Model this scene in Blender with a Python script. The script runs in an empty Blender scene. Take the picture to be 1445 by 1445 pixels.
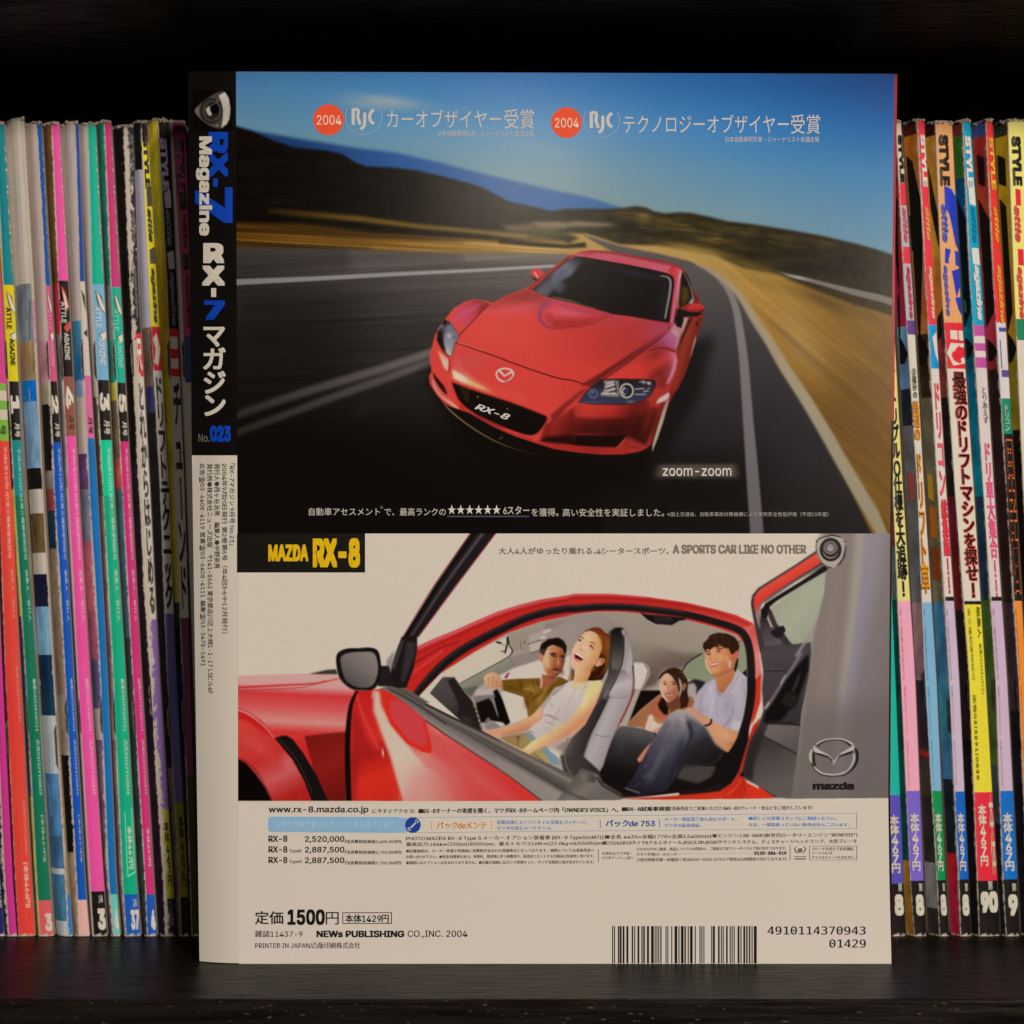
import bpy, math, random
import numpy as np
sc = bpy.context.scene; col = sc.collection
random.seed(5)
# ---------------------------------------------------------------- camera, world, lamps, exposure
S, D, PH, PW, EYE = 0.000226, 0.55, 890.0, 722.5, 470*0.000226   # metres per cover pixel, cover distance, horizon, centre, eye height
cam = bpy.data.cameras.new('camera'); co = bpy.data.objects.new('camera', cam); col.objects.link(co); sc.camera = co
co.location = (0, -D, EYE); co.rotation_euler = (math.pi/2, 0, 0)
cam.sensor_width = 36; cam.lens = 36*(D/S)/1445; cam.shift_y = (PH-722.5)/1445; cam.clip_start = .01; cam.clip_end = 50
cam.dof.use_dof = True; cam.dof.focus_distance = D; cam.dof.aperture_fstop = 13
w = bpy.data.worlds.new('World'); sc.world = w; w.use_nodes = True
w.node_tree.nodes['Background'].inputs[0].default_value = (1, .82, .62, 1); w.node_tree.nodes['Background'].inputs[1].default_value = .012
def lamp(name, loc, aim, power, size, colour):
    l = bpy.data.lights.new(name, 'AREA'); l.shape = 'DISK'; l.size = size; l.energy = power; l.color = colour
    o = bpy.data.objects.new(name, l); col.objects.link(o); o.location = loc
    d = [a-b for a, b in zip(aim, loc)]
    from mathutils import Vector
    o.rotation_euler = Vector(d).to_track_quat('-Z', 'Y').to_euler()
lamp('room_lamp', (.97, -2.38, .68), (0, 0, .14), 51, .32, (1, .836, .672))
lamp('ceiling_lamp', (.012, -1.75, .70), (0, 0, .16), 2.6, .14, (1, .85, .68))
vs = sc.view_settings; vs.view_transform = 'Standard'; vs.look = 'None'; vs.exposure = 0; vs.gamma = 1; vs.use_curve_mapping = False
sc.render.engine = 'CYCLES'; sc.cycles.use_denoising = True; sc.cycles.max_bounces = 6
# ---------------------------------------------------------------- helpers
import os
def face(file):            # a typeface that ships with Blender; the built-in one if it is missing
    try:
        p = os.path.join(bpy.utils.system_resource('DATAFILES', path='fonts'), file)
        return bpy.data.fonts.load(p) if os.path.exists(p) else None
    except Exception: return None
SANS, MONO = face('Inter.woff2'), face('DejaVuSansMono.woff2')
WHITE = (208, 192, 174)
def lin(c):
    c = np.asarray(c, float)/255
    return np.where(c <= .04045, c/12.92, ((c+.055)/1.055)**2.4)
LW = lin(WHITE)
def ink(c, k=1., lift=0.): return np.clip((lin(c)*k-lift)/LW*.78, .002, .97)     # colour on the page -> ink albedo
def at(px, py, d=0.):                                                          # a page point at depth d behind the cover plane
    k = 1+d/D; return ((px-PW)*S*k, d, EYE+(PH-py)*S*k)
def empty(name, label, cat, loc=(0, 0, 0), group=None):
    o = bpy.data.objects.new(name, None); col.objects.link(o); o.location = loc; o.empty_display_size = .01
    o['label'] = label; o['category'] = cat
    if group: o['group'] = group
    return o
def mesh(name, v, f, mat, parent=None, colours=None, point=False, smooth=False):
    me = bpy.data.meshes.new(name); v = np.asarray(v, np.float64)
    if parent is not None:
        p = parent
        while p is not None: v = v-np.array(p.location); p = p.parent
    me.from_pydata(v.tolist() if len(v) < 200000 else v, [], f); me.update()
    if colours is not None:
        a = me.color_attributes.new('ink', 'FLOAT_COLOR', 'POINT' if point else 'CORNER')
        c = np.ones((len(a.data), 4), np.float32); c[:, :np.shape(colours)[-1]] = colours; a.data.foreach_set('color', c.ravel())
    if smooth: me.polygons.foreach_set('use_smooth', [True]*len(me.polygons))
    me.materials.append(mat); o = bpy.data.objects.new(name, me); col.objects.link(o); o.parent = parent
    return o
def nodes(name):
    m = bpy.data.materials.new(name); m.use_nodes = True; nt = m.node_tree; return m, nt, nt.nodes['Principled BSDF'], nt.links.new
def nd(nt, t, **kw):
    n = nt.nodes.new(t)
    for k, v in kw.items():
        if k in n.inputs: n.inputs[k].default_value = v
        else: setattr(n, k, v)
    return n
def m_print(name, rough=.36, spec=.45, ripple=.05):
    """ink on coated paper: colour from the printed ink, faint paper ripple in the gloss"""
    m, nt, b, L = nodes(name)
    a = nd(nt, 'ShaderNodeAttribute', attribute_name='ink'); L(a.outputs['Color'], b.inputs['Base Color'])
    tc = nd(nt, 'ShaderNodeTexCoord'); n = nd(nt, 'ShaderNodeTexNoise', Scale=260., Detail=4.); L(tc.outputs['Object'], n.inputs['Vector'])
    bp = nd(nt, 'ShaderNodeBump', Strength=ripple, Distance=.0004); L(n.outputs['Fac'], bp.inputs['Height']); L(bp.outputs['Normal'], b.inputs['Normal'])
    b.inputs['Roughness'].default_value = rough; b.inputs['Specular IOR Level'].default_value = spec
    return m
def m_plain(name, rgb, rough=.6, spec=.3):
    m, nt, b, L = nodes(name); tc = nd(nt, 'ShaderNodeTexCoord'); n = nd(nt, 'ShaderNodeTexNoise', Scale=90., Detail=4.)
    L(tc.outputs['Object'], n.inputs['Vector']); r = nd(nt, 'ShaderNodeMix', data_type='RGBA')
    L(n.outputs['Fac'], r.inputs[0]); r.inputs[6].default_value = (*[c*.9 for c in rgb], 1); r.inputs[7].default_value = (*[min(c*1.1, 1) for c in rgb], 1)
    L(r.outputs[2], b.inputs['Base Color']); b.inputs['Roughness'].default_value = rough; b.inputs['Specular IOR Level'].default_value = spec
    return m
def m_worn():
    """spine and cover of a used magazine: ink, scuffed through to white paper along the folds and ends"""
    m, nt, b, L = nodes('worn_cover_print')
    a = nd(nt, 'ShaderNodeAttribute', attribute_name='ink'); wv = nd(nt, 'ShaderNodeAttribute', attribute_name='wear')
    sep = nd(nt, 'ShaderNodeSeparateXYZ'); L(wv.outputs['Vector'], sep.inputs[0])
    tc = nd(nt, 'ShaderNodeTexCoord')
    mp = nd(nt, 'ShaderNodeMapping'); mp.inputs['Scale'].default_value = (1, 1, .45); L(tc.outputs['Object'], mp.inputs['Vector'])
    n1 = nd(nt, 'ShaderNodeTexNoise', Scale=800., Detail=5., Roughness=.7); L(mp.outputs['Vector'], n1.inputs['Vector'])
    n2 = nd(nt, 'ShaderNodeTexNoise', Scale=42., Detail=3.); L(mp.outputs['Vector'], n2.inputs['Vector'])
    def mth(op, x, y, cl=False):
        q = nd(nt, 'ShaderNodeMath', operation=op, use_clamp=cl)
        for i, s in enumerate((x, y)):
            if isinstance(s, (int, float)): q.inputs[i].default_value = s
            else: L(s, q.inputs[i])
        return q.outputs[0]
    nn = mth('MULTIPLY', mth('SUBTRACT', mth('ADD', mth('MULTIPLY', n1.outputs['Fac'], 1.5), mth('MULTIPLY', n2.outputs['Fac'], 1.)), .98), 2.3)
    e1 = mth('ADD', mth('SUBTRACT', mth('MULTIPLY', nn, mth('MULTIPLY', sep.outputs['Z'], .66)), sep.outputs['X']), .15, True)
    e2 = mth('MULTIPLY', mth('SUBTRACT', mth('MULTIPLY', nn, 5.), sep.outputs['Y']), .5, True)
    fl = mth('MULTIPLY', mth('SUBTRACT', n1.outputs['Fac'], .69), 14., True)        # stray flecks
    mask = mth('MAXIMUM', mth('MAXIMUM', e1, e2), mth('MULTIPLY', fl, .7))
    mx = nd(nt, 'ShaderNodeMix', data_type='RGBA'); L(mask, mx.inputs[0])
    # printed photographs on the covers: soft patches of lighter and darker ink, other hues (the attribute's alpha says how pictorial)
    mp3 = nd(nt, 'ShaderNodeMapping'); mp3.inputs['Scale'].default_value = (1.6, .7, .55); L(tc.outputs['Object'], mp3.inputs['Vector'])
    n3 = nd(nt, 'ShaderNodeTexNoise', Scale=150., Detail=4., Roughness=.6); L(mp3.outputs['Vector'], n3.inputs['Vector'])
    hs = nd(nt, 'ShaderNodeHueSaturation'); L(a.outputs['Color'], hs.inputs['Color'])
    L(mth('ADD', mth('MULTIPLY', mth('SUBTRACT', n2.outputs['Fac'], .5), mth('MULTIPLY', a.outputs['Alpha'], .35)), .5), hs.inputs['Hue'])
    L(mth('ADD', mth('MULTIPLY', mth('SUBTRACT', n3.outputs['Fac'], .5), mth('MULTIPLY', a.outputs['Alpha'], 3.6)), 1.), hs.inputs['Value'])
    L(hs.outputs['Color'], mx.inputs[6])
    pc = nd(nt, 'ShaderNodeMix', data_type='RGBA'); L(n2.outputs['Fac'], pc.inputs[0]); pc.inputs[6].default_value = (.48, .44, .38, 1); pc.inputs[7].default_value = (.78, .76, .72, 1)
    L(pc.outputs[2], mx.inputs[7]); L(mx.outputs[2], b.inputs['Base Color'])
    bp = nd(nt, 'ShaderNodeBump', Strength=.25, Distance=.0005); L(mth('ADD', mask, mth('MULTIPLY', n2.outputs['Fac'], .6)), bp.inputs['Height']); L(bp.outputs['Normal'], b.inputs['Normal'])
    b.inputs['Roughness'].default_value = .5; b.inputs['Specular IOR Level'].default_value = .1
    return m
def m_shelf():
    """black-brown wood-effect foil: fine pores along the board, satin sheen, a few pale chips"""
    m, nt, b, L = nodes('black_brown_wood'); tc = nd(nt, 'ShaderNodeTexCoord')
    def nz(scale, vec, det=4.):
        mp = nd(nt, 'ShaderNodeMapping'); mp.inputs['Scale'].default_value = vec; L(tc.outputs['Object'], mp.inputs['Vector'])
        n = nd(nt, 'ShaderNodeTexNoise', Scale=scale, Detail=det); L(mp.outputs['Vector'], n.inputs['Vector']); return n.outputs['Fac']
    g = nz(30., (1, 16, 16), 6.); pores = nz(22., (2.6, 30, 30), 5.); chips = nz(260., (1.3, 9, 9), 2.)
    r1 = nd(nt, 'ShaderNodeValToRGB'); L(g, r1.inputs[0]); r1.color_ramp.elements[0].position = .3; r1.color_ramp.elements[0].color = (.004, .0034, .003, 1); r1.color_ramp.elements[1].position = .75; r1.color_ramp.elements[1].color = (.018, .015, .0125, 1)
    r2 = nd(nt, 'ShaderNodeValToRGB'); L(chips, r2.inputs[0]); r2.color_ramp.elements[0].position = .70; r2.color_ramp.elements[1].position = .75
    mx = nd(nt, 'ShaderNodeMix', data_type='RGBA'); L(r2.outputs[0], mx.inputs[0]); L(r1.outputs[0], mx.inputs[6]); mx.inputs[7].default_value = (.22, .2, .17, 1)
    L(mx.outputs[2], b.inputs['Base Color'])
    bp = nd(nt, 'ShaderNodeBump', Strength=.5, Distance=.0006); L(pores, bp.inputs['Height']); L(bp.outputs['Normal'], b.inputs['Normal'])
    rr = nd(nt, 'ShaderNodeMapRange'); L(pores, rr.inputs[0]); rr.inputs[3].default_value = .3; rr.inputs[4].default_value = .46; L(rr.outputs[0], b.inputs['Roughness'])
    sp = nd(nt, 'ShaderNodeMapRange'); L(pores, sp.inputs[0]); sp.inputs[1].default_value = .36; sp.inputs[2].default_value = .56; sp.inputs[3].default_value = .01; sp.inputs[4].default_value = .075; L(sp.outputs[0], b.inputs['Specular IOR Level'])
    return m
M_PIC, M_INK, M_WORN = m_print('glossy_printed_cover', .18, .085, .03), m_print('printing_ink', .34, .12, .03), m_worn()
M_PAGES, M_SHELF, M_STEEL = m_plain('page_edges', (.5, .46, .4), .8, .1), m_shelf(), m_plain('dull_staple_steel', (.08, .075, .07), .45, .5)
def box(x0, x1, y0, y1, z0, z1):
    v = [(x, y, z) for x in (x0, x1) for y in (y0, y1) for z in (z0, z1)]
    return v, [(0, 1, 3, 2), (4, 6, 7, 5), (0, 4, 5, 1), (2, 3, 7, 6), (0, 2, 6, 4), (1, 5, 7, 3)]
class Sheet:
    """flat printed shapes gathered into one mesh; every point is page pixels -> world through a surface function"""
    def __init__(s, surf, fine=0): s.v, s.f, s.c, s.surf, s.todo, s.fine = [], [], [], surf, [], fine
    def add(s, x, y, lift):
        x, y = np.asarray(x, float), np.asarray(y, float); n = len(s.v)
        s.v.extend(np.stack(np.broadcast_arrays(*s.surf(x, y, lift), x*0)[:3], -1).tolist()); return n
    def poly(s, pts, colour, lift=.0002):
        n = s.add([q[0] for q in pts], [q[1] for q in pts], lift); s.f.append(list(range(n, n+len(pts)))); s.c += [ink(colour)]*len(pts)
    def quads(s, a, b, colour, lift=.0002):
        for i in range(len(a)-1): s.poly([a[i], a[i+1], b[i+1], b[i]], colour, lift)
    def rect(s, x0, y0, x1, y1, colour, lift=.0002): s.poly([(x0, y0), (x0, y1), (x1, y1), (x1, y0)], colour, lift)
    def disc(s, cx, cy, r, colour, lift=.0002, n=40): s.poly([(cx+r*math.cos(-2*math.pi*i/n), cy+r*math.sin(-2*math.pi*i/n)) for i in range(n)], colour, lift)
    def frame(s, x0, y0, x1, y1, t, colour, dy=0.):
        s.poly([(x0, y0), (x0, y0+t), (x1, y1*0+y0+dy+t), (x1, y0+dy)], colour); s.poly([(x0, y1-t), (x0, y1), (x1, y1+dy), (x1, y1+dy-t)], colour)
        s.rect(x0, y0, x0+t, y1, colour); s.rect(x1-t, y0+dy, x1, y1+dy, colour)
    def text(s, body, x0, y0, x1, y1, colour, bold=0., turn=False, skew=0., lift=.0003, dy=0., dx=0., aff=None, stack=False, mono=False):
        """lettering fitted to a page box; turn = reads downward, stack = upright characters one under the other (set in type at the end)"""
        s.todo.append(((body, skew, stack, mono), (x0, y0, x1, y1, colour, bold, turn, lift, dy, dx, aff)))
    def set_type(s):
        for key, (x0, y0, x1, y1, colour, bold, turn, lift, dy, dx, aff) in s.todo:
            v, fs = GLYPHS[key]; c = ink(colour); tri = v[fs]                                   # every triangle on its own, a hair apart in height
            # heavier weights are struck several times with a small shift, like a fat pen
            hit = [(0, 0)] if bold < .004 else [(i*bold, j*bold*.85) for i in (-1, 0, 1) for j in (-1, 0, 1) if i or j]
            pad = np.array((bold, bold*.85))*(len(hit) > 1); lo, hi = v.min(0)-pad, v.max(0)+pad; sp = np.maximum(hi-lo, 1e-6)
            if s.fine:
                for _ in range(7):
                    q = tri*((abs(x1-x0), abs(y1-y0)) if not turn else (abs(y1-y0), abs(x1-x0)))/sp
                    e = np.stack([np.linalg.norm(q[:, k]-q[:, (k+1) % 3], axis=1) for k in range(3)], 1); big = e.max(1) > s.fine
                    if not big.any(): break
                    k = e[big].argmax(1); r = np.arange(len(k)); A, B, C = (tri[big][r, (k+j) % 3] for j in range(3)); M = (A+B)/2
                    tri = np.concatenate([tri[~big], np.stack([A, M, C], 1), np.stack([M, B, C], 1)])
            m = len(tri); hair = np.repeat((np.arange(m) % 13)*1.5e-6, 3)
            for h, hv in enumerate(hit):
                a, b = ((tri.reshape(-1, 2)+hv-lo)/sp).T
                if aff: x, y = aff[0][0]+a*aff[1][0]+b*aff[2][0], aff[0][1]+a*aff[1][1]+b*aff[2][1]
                elif turn: x, y = x0+b*(x1-x0)+dx*a, y0+a*(y1-y0)
                else: x, y = x0+a*(x1-x0), y1-b*(y1-y0)+dy*a
                n = s.add(x, y, lift+h*.000024+hair); s.f.extend((n+np.arange(m*3).reshape(-1, 3)).tolist()); s.c.extend([c]*(3*m))
    def build(s, name, parent):
        o = bpy.data.objects.new(name, bpy.data.meshes.new(name)); col.objects.link(o); o.parent = parent; o.data.materials.append(M_INK); PRESS.append((s, o)); return o
PRESS = []
def run_press():
    """set all lettering in one go (one evaluation of the typefaces), then fill the printed meshes"""
    keys = []
    for s, o in PRESS: keys += [k for k, _ in s.todo if k not in keys]
    latin = lambda k: k[3] or all(ord(q) < 256 for q in k[0])
    import re
    runs = lambda q: re.findall(r'[\x21-\xff][\x20-\xff]*|[^\x21-\xff]+', q)
    def block(lines, font, skew, space):
        cu = bpy.data.curves.new('lettering', 'FONT'); cu.body = '\n'.join(lines); cu.resolution_u = 3; cu.shear = skew; cu.space_line = space
        if font: cu.font = font
        t = bpy.data.objects.new('lettering', cu); col.objects.link(t); return t
    def shape(t):
        me = bpy.data.meshes.new_from_object(t.evaluated_get(dg)); me.calc_loop_triangles()
        v = np.array([q.co[:2] for q in me.vertices]); f = np.array([list(q.vertices) for q in me.loop_triangles if q.area > 1e-9])
        bpy.data.meshes.remove(me); cu = t.data; bpy.data.objects.remove(t); bpy.data.curves.remove(cu); return v, f
    def parted(lines, t):                 # a block of type, parted again line by line; every line back on its own baseline
        v, f = shape(t); cy = v[f].mean(1)[:, 1]
        b0 = v[f[cy > cy.max()-.3]].reshape(-1, 2)[:, 1].min(); bN = v[f[cy < cy.min()+.3]].reshape(-1, 2)[:, 1].min()
        pitch = (b0-bN)/(len(lines)-1); idx = np.round((b0+.35-cy)/pitch).astype(int); out = {}
        for i, r in enumerate(lines):
            g = f[idx == i]
            if len(g): u, inv = np.unique(g, return_inverse=True); out.setdefault(r, (v[u]-(0, b0-i*pitch), inv.reshape(-1, 3)))
        return out
    mixed = [k for k in keys if not latin(k) or k[2]]; pieces = {r for k in mixed for r in (k[0] if k[2] else runs(k[0])) if r.strip()}
    la = ['H']+sorted(r for r in pieces if ord(r[0]) < 256)+['H']; cj = ['H', '国']+sorted(r for r in pieces if ord(r[0]) > 255)+['H']
    jobs = [(k, block([k[0]], MONO if k[3] else SANS, k[1], 1.)) for k in keys if k not in mixed]; t1, t2 = block(la, SANS, 0, 3.), block(cj, None, 0, 3.)
    dg = bpy.context.evaluated_depsgraph_get(); dg.update()
    for k, t in jobs: GLYPHS[k] = shape(t)
    LA, LINE = parted(la, t1), parted(cj, t2)
    em = np.ptp(LINE['国'][0][:, 1])*1.05; mid = LINE['国'][0][:, 1].mean(); sc_ = .80*np.ptp(LINE['国'][0][:, 1])/np.ptp(LA['H'][0][:, 1])
    for r, (v, f) in LA.items():
        if r not in LINE or r == 'H': LINE[r] = (v*sc_, f)
    for k in mixed:
        vs, fs, n = [], [], 0
        if k[2]:
            for j, ch in enumerate(k[0]):
                q, g = LINE[ch]; q = q-((q[:, 0].min()+q[:, 0].max())/2, mid if ord(ch) > 255 else (q[:, 1].min()+q[:, 1].max())/2)
                if ch == 'ー': q = np.stack([q[:, 1], -q[:, 0]], 1)
                if ord(ch) < 256: q = q*(1.25, 1.1)
                vs.append(q-(0, j*em)); fs.append(g+n); n += len(q)
        else:
            x = 0.
            for r in runs(k[0]):
                lead = len(r)-len(r.lstrip(' \u3000'))
                if not r.strip(): x += em*.5*len(r); continue
                q, g = LINE[r]; q = q-(q[:, 0].min()-x-lead*em*.5, 0); vs.append(q); fs.append(g+n); n += len(q); x = q[:, 0].max()+em*.09+(len(r)-len(r.rstrip(' \u3000')))*em*.3
        GLYPHS[k] = (np.concatenate(vs), np.concatenate(fs))
    for s, o in PRESS:
        s.set_type(); off, p = np.zeros(3), o.parent
        while p is not None: off += np.array(p.location); p = p.parent
        me = o.data; me.from_pydata((np.array(s.v)-off).tolist(), [], s.f); me.update()
        a = me.color_attributes.new('ink', 'FLOAT_COLOR', 'CORNER'); c = np.ones((len(a.data), 4), np.float32); c[:, :3] = np.array(s.c); a.data.foreach_set('color', c.ravel())
GLYPHS = {}
import numpy as np, math
class Print:
    """A small 2-D ink plotter: the printed pictures of the cover as an array of ink colours."""
    def __init__(s, x0, y0, x1, y1, base):
        s.x0, s.y0, s.w, s.h = x0, y0, x1-x0+1, y1-y0+1
        s.a = np.zeros((s.h, s.w, 3)); s.a[:] = base
        s.clip = None; s.rng = np.random.default_rng(7)
    @staticmethod
    def spline(p, closed, n=8):
        p = np.asarray(p, float); m = len(p); out = []
        for i in range(m if closed else m-1):
            if closed: a, b, c, d = p[i-1], p[i], p[(i+1) % m], p[(i+2) % m]
            else: a, b, c, d = p[max(i-1, 0)], p[i], p[i+1], p[min(i+2, m-1)]
            for k in range(n):
                t = k/n
                out.append(.5*((2*b)+(c-a)*t+(2*a-5*b+4*c-d)*t*t+(3*b-a-3*c+d)*t**3))
        if not closed: out.append(p[-1])
        return np.array(out)
    def mask(s, pts, f=0., pad=2):
        p = np.asarray(pts, float)-(s.x0, s.y0)
        g = int(3*f)+pad
        xa, ya = max(int(p[:, 0].min())-g, 0), max(int(p[:, 1].min())-g, 0)
        xb, yb = min(int(p[:, 0].max())+g+1, s.w), min(int(p[:, 1].max())+g+1, s.h)
        if xb <= xa or yb <= ya: return None
        m = np.zeros((yb-ya, xb-xa)); ix = np.arange(xa, xb)-.5; S = 3
        q = np.roll(p, -1, 0); dy = q[:, 1]-p[:, 1]; ok = abs(dy) > 1e-9
        P, Q, D = p[ok], q[ok], dy[ok]
        for r in range(yb-ya):
            for k in range(S):
                y = ya+r-.5+(k+.5)/S
                c = (P[:, 1] <= y) != (Q[:, 1] <= y)
                if not c.any(): continue
                xs = np.sort(P[c, 0]+(y-P[c, 1])*(Q[c, 0]-P[c, 0])/D[c])
                for u, v in zip(xs[::2], xs[1::2]):
                    m[r] += np.clip(np.minimum(v, ix+1)-np.maximum(u, ix), 0, 1)/S
        if f > 0: m = s.blur(m, f)
        return m, xa, ya, xb, yb
    @staticmethod
    def blur(m, f):
        r = max(int(math.ceil(3*f)), 1); k = np.exp(-.5*(np.arange(-r, r+1)/f)**2); k /= k.sum()
        for ax in (0, 1):
            mp = np.pad(m, [(r, r) if i == ax else (0, 0) for i in range(2)], mode='edge'); o = np.zeros_like(m)
            for i, w in enumerate(k): o += w*(mp[i:i+m.shape[0]] if ax == 0 else mp[:, i:i+m.shape[1]])
            m = o
        return m
    def ink(s, col, xa, ya, xb, yb):
        if not isinstance(col, list): return np.array(col, float)
        (ax, ay), (bx, by), st = col
        X, Y = np.meshgrid(np.arange(xa, xb)+s.x0, np.arange(ya, yb)+s.y0)
        t = ((X-ax)*(bx-ax)+(Y-ay)*(by-ay))/((bx-ax)**2+(by-ay)**2)
        ts = [q[0] for q in st]
        return np.stack([np.interp(t, ts, [q[1][i] for q in st]) for i in range(3)], -1)
    def put(s, mm, col, a):
        if mm is None: return
        m, xa, ya, xb, yb = mm
        if s.clip is not None: m = m*s.clip[ya:yb, xa:xb]
        m = (m*a)[..., None]; d = s.a[ya:yb, xa:xb]
        d[:] = d*(1-m)+s.ink(col, xa, ya, xb, yb)*m
    def fill(s, pts, col, f=0., sm=False, a=1.):
        if sm: pts = s.spline(pts, True)
        s.put(s.mask(pts, f), col, a)
    def band(s, pts, w, sm=True):
        p = s.spline(pts, False) if sm else np.asarray(pts, float)
        n = len(p); ww = np.interp(np.linspace(0, 1, n), np.linspace(0, 1, len(np.atleast_1d(w))), np.atleast_1d(w))/2
        t = np.gradient(p, axis=0); t /= np.linalg.norm(t, axis=1)[:, None]+1e-9
        nn = np.stack([-t[:, 1], t[:, 0]], 1)*ww[:, None]
        return np.vstack([p+nn, (p-nn)[::-1]])
    def line(s, pts, w, col, f=0., sm=True, a=1.): s.put(s.mask(s.band(pts, w, sm), f), col, a)
    def spot(s, cx, cy, rx, ry, col, a=1., rot=0., hard=0.):
        R = max(rx, ry)*(3 if not hard else 1.3)+2
        xa, ya = max(int(cx-s.x0-R), 0), max(int(cy-s.y0-R), 0); xb, yb = min(int(cx-s.x0+R)+1, s.w), min(int(cy-s.y0+R)+1, s.h)
        if xb <= xa or yb <= ya: return
        X, Y = np.meshgrid(np.arange(xa, xb)+s.x0-cx, np.arange(ya, yb)+s.y0-cy)
        c, n = math.cos(rot), math.sin(rot); u, v = (X*c+Y*n)/rx, (-X*n+Y*c)/ry
        d = np.sqrt(u*u+v*v)
        m = np.exp(-.5*(d*1.5)**2) if not hard else np.clip((1-d)*min(rx, ry)/hard+.5, 0, 1)
        s.put((m, xa, ya, xb, yb), col, a)
    def setclip(s, pts=None, f=.4, sm=False):
        if pts is None: s.clip = None; return
        if sm: pts = s.spline(pts, True)
        c = np.zeros((s.h, s.w)); mm = s.mask(pts, f)
        if mm: c[mm[2]:mm[4], mm[1]:mm[3]] = mm[0]
        s.clip = c
    def streaks(s, pts, ang, amp, L=60, f=6., fine=1.2):
        """motion-streaked texture inside an outline, along one direction"""
        mm = s.mask(pts, f)
        if mm is None: return
        m, xa, ya, xb, yb = mm
        n = s.rng.normal(0, 1, 4000); X, Y = np.meshgrid(np.arange(xa, xb), np.arange(ya, yb))
        v = (-X*math.sin(ang)+Y*math.cos(ang))/fine; u = (X*math.cos(ang)+Y*math.sin(ang))/L
        g = s.rng.normal(0, 1, (64, 1024))
        def smp(a, b):
            i, j = np.floor(a).astype(int), np.floor(b).astype(int); fa, fb = a-i, b-j
            fa = fa*fa*(3-2*fa); fb = fb*fb*(3-2*fb)
            G = lambda p, q: g[p % 64, q % 1024]
            return (G(i, j)*(1-fb)+G(i, j+1)*fb)*(1-fa)+(G(i+1, j)*(1-fb)+G(i+1, j+1)*fb)*fa
        t = smp(u, v)*.6+smp(u*.7+9, v/3.1)*.8
        if s.clip is not None: m = m*s.clip[ya:yb, xa:xb]
        d = s.a[ya:yb, xa:xb]; d[:] = np.clip(d*(1+(m*amp*t)[..., None]), 0, 255)
def print_grain(P, amp=.006):
    g = P.blur(P.rng.normal(0, 1, (P.h, P.w)), .7)*2.4
    P.a = np.clip(P.a*(1+amp*g)[..., None], 0, 255)
def zoomed(x0, y0, k): return lambda *p: [(x0+a*k, y0+b*k) for a, b in p]
E_ = zoomed(330, 90, .32526); F_ = zoomed(800, 200, .32526); G_ = zoomed(330, 480, .21453); H_ = zoomed(900, 600, .25606)
A_ = zoomed(590, 330, .15225); B_ = zoomed(780, 330, .15225); C_ = zoomed(590, 470, .15225); D_ = zoomed(780, 470, .15225)
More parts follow.
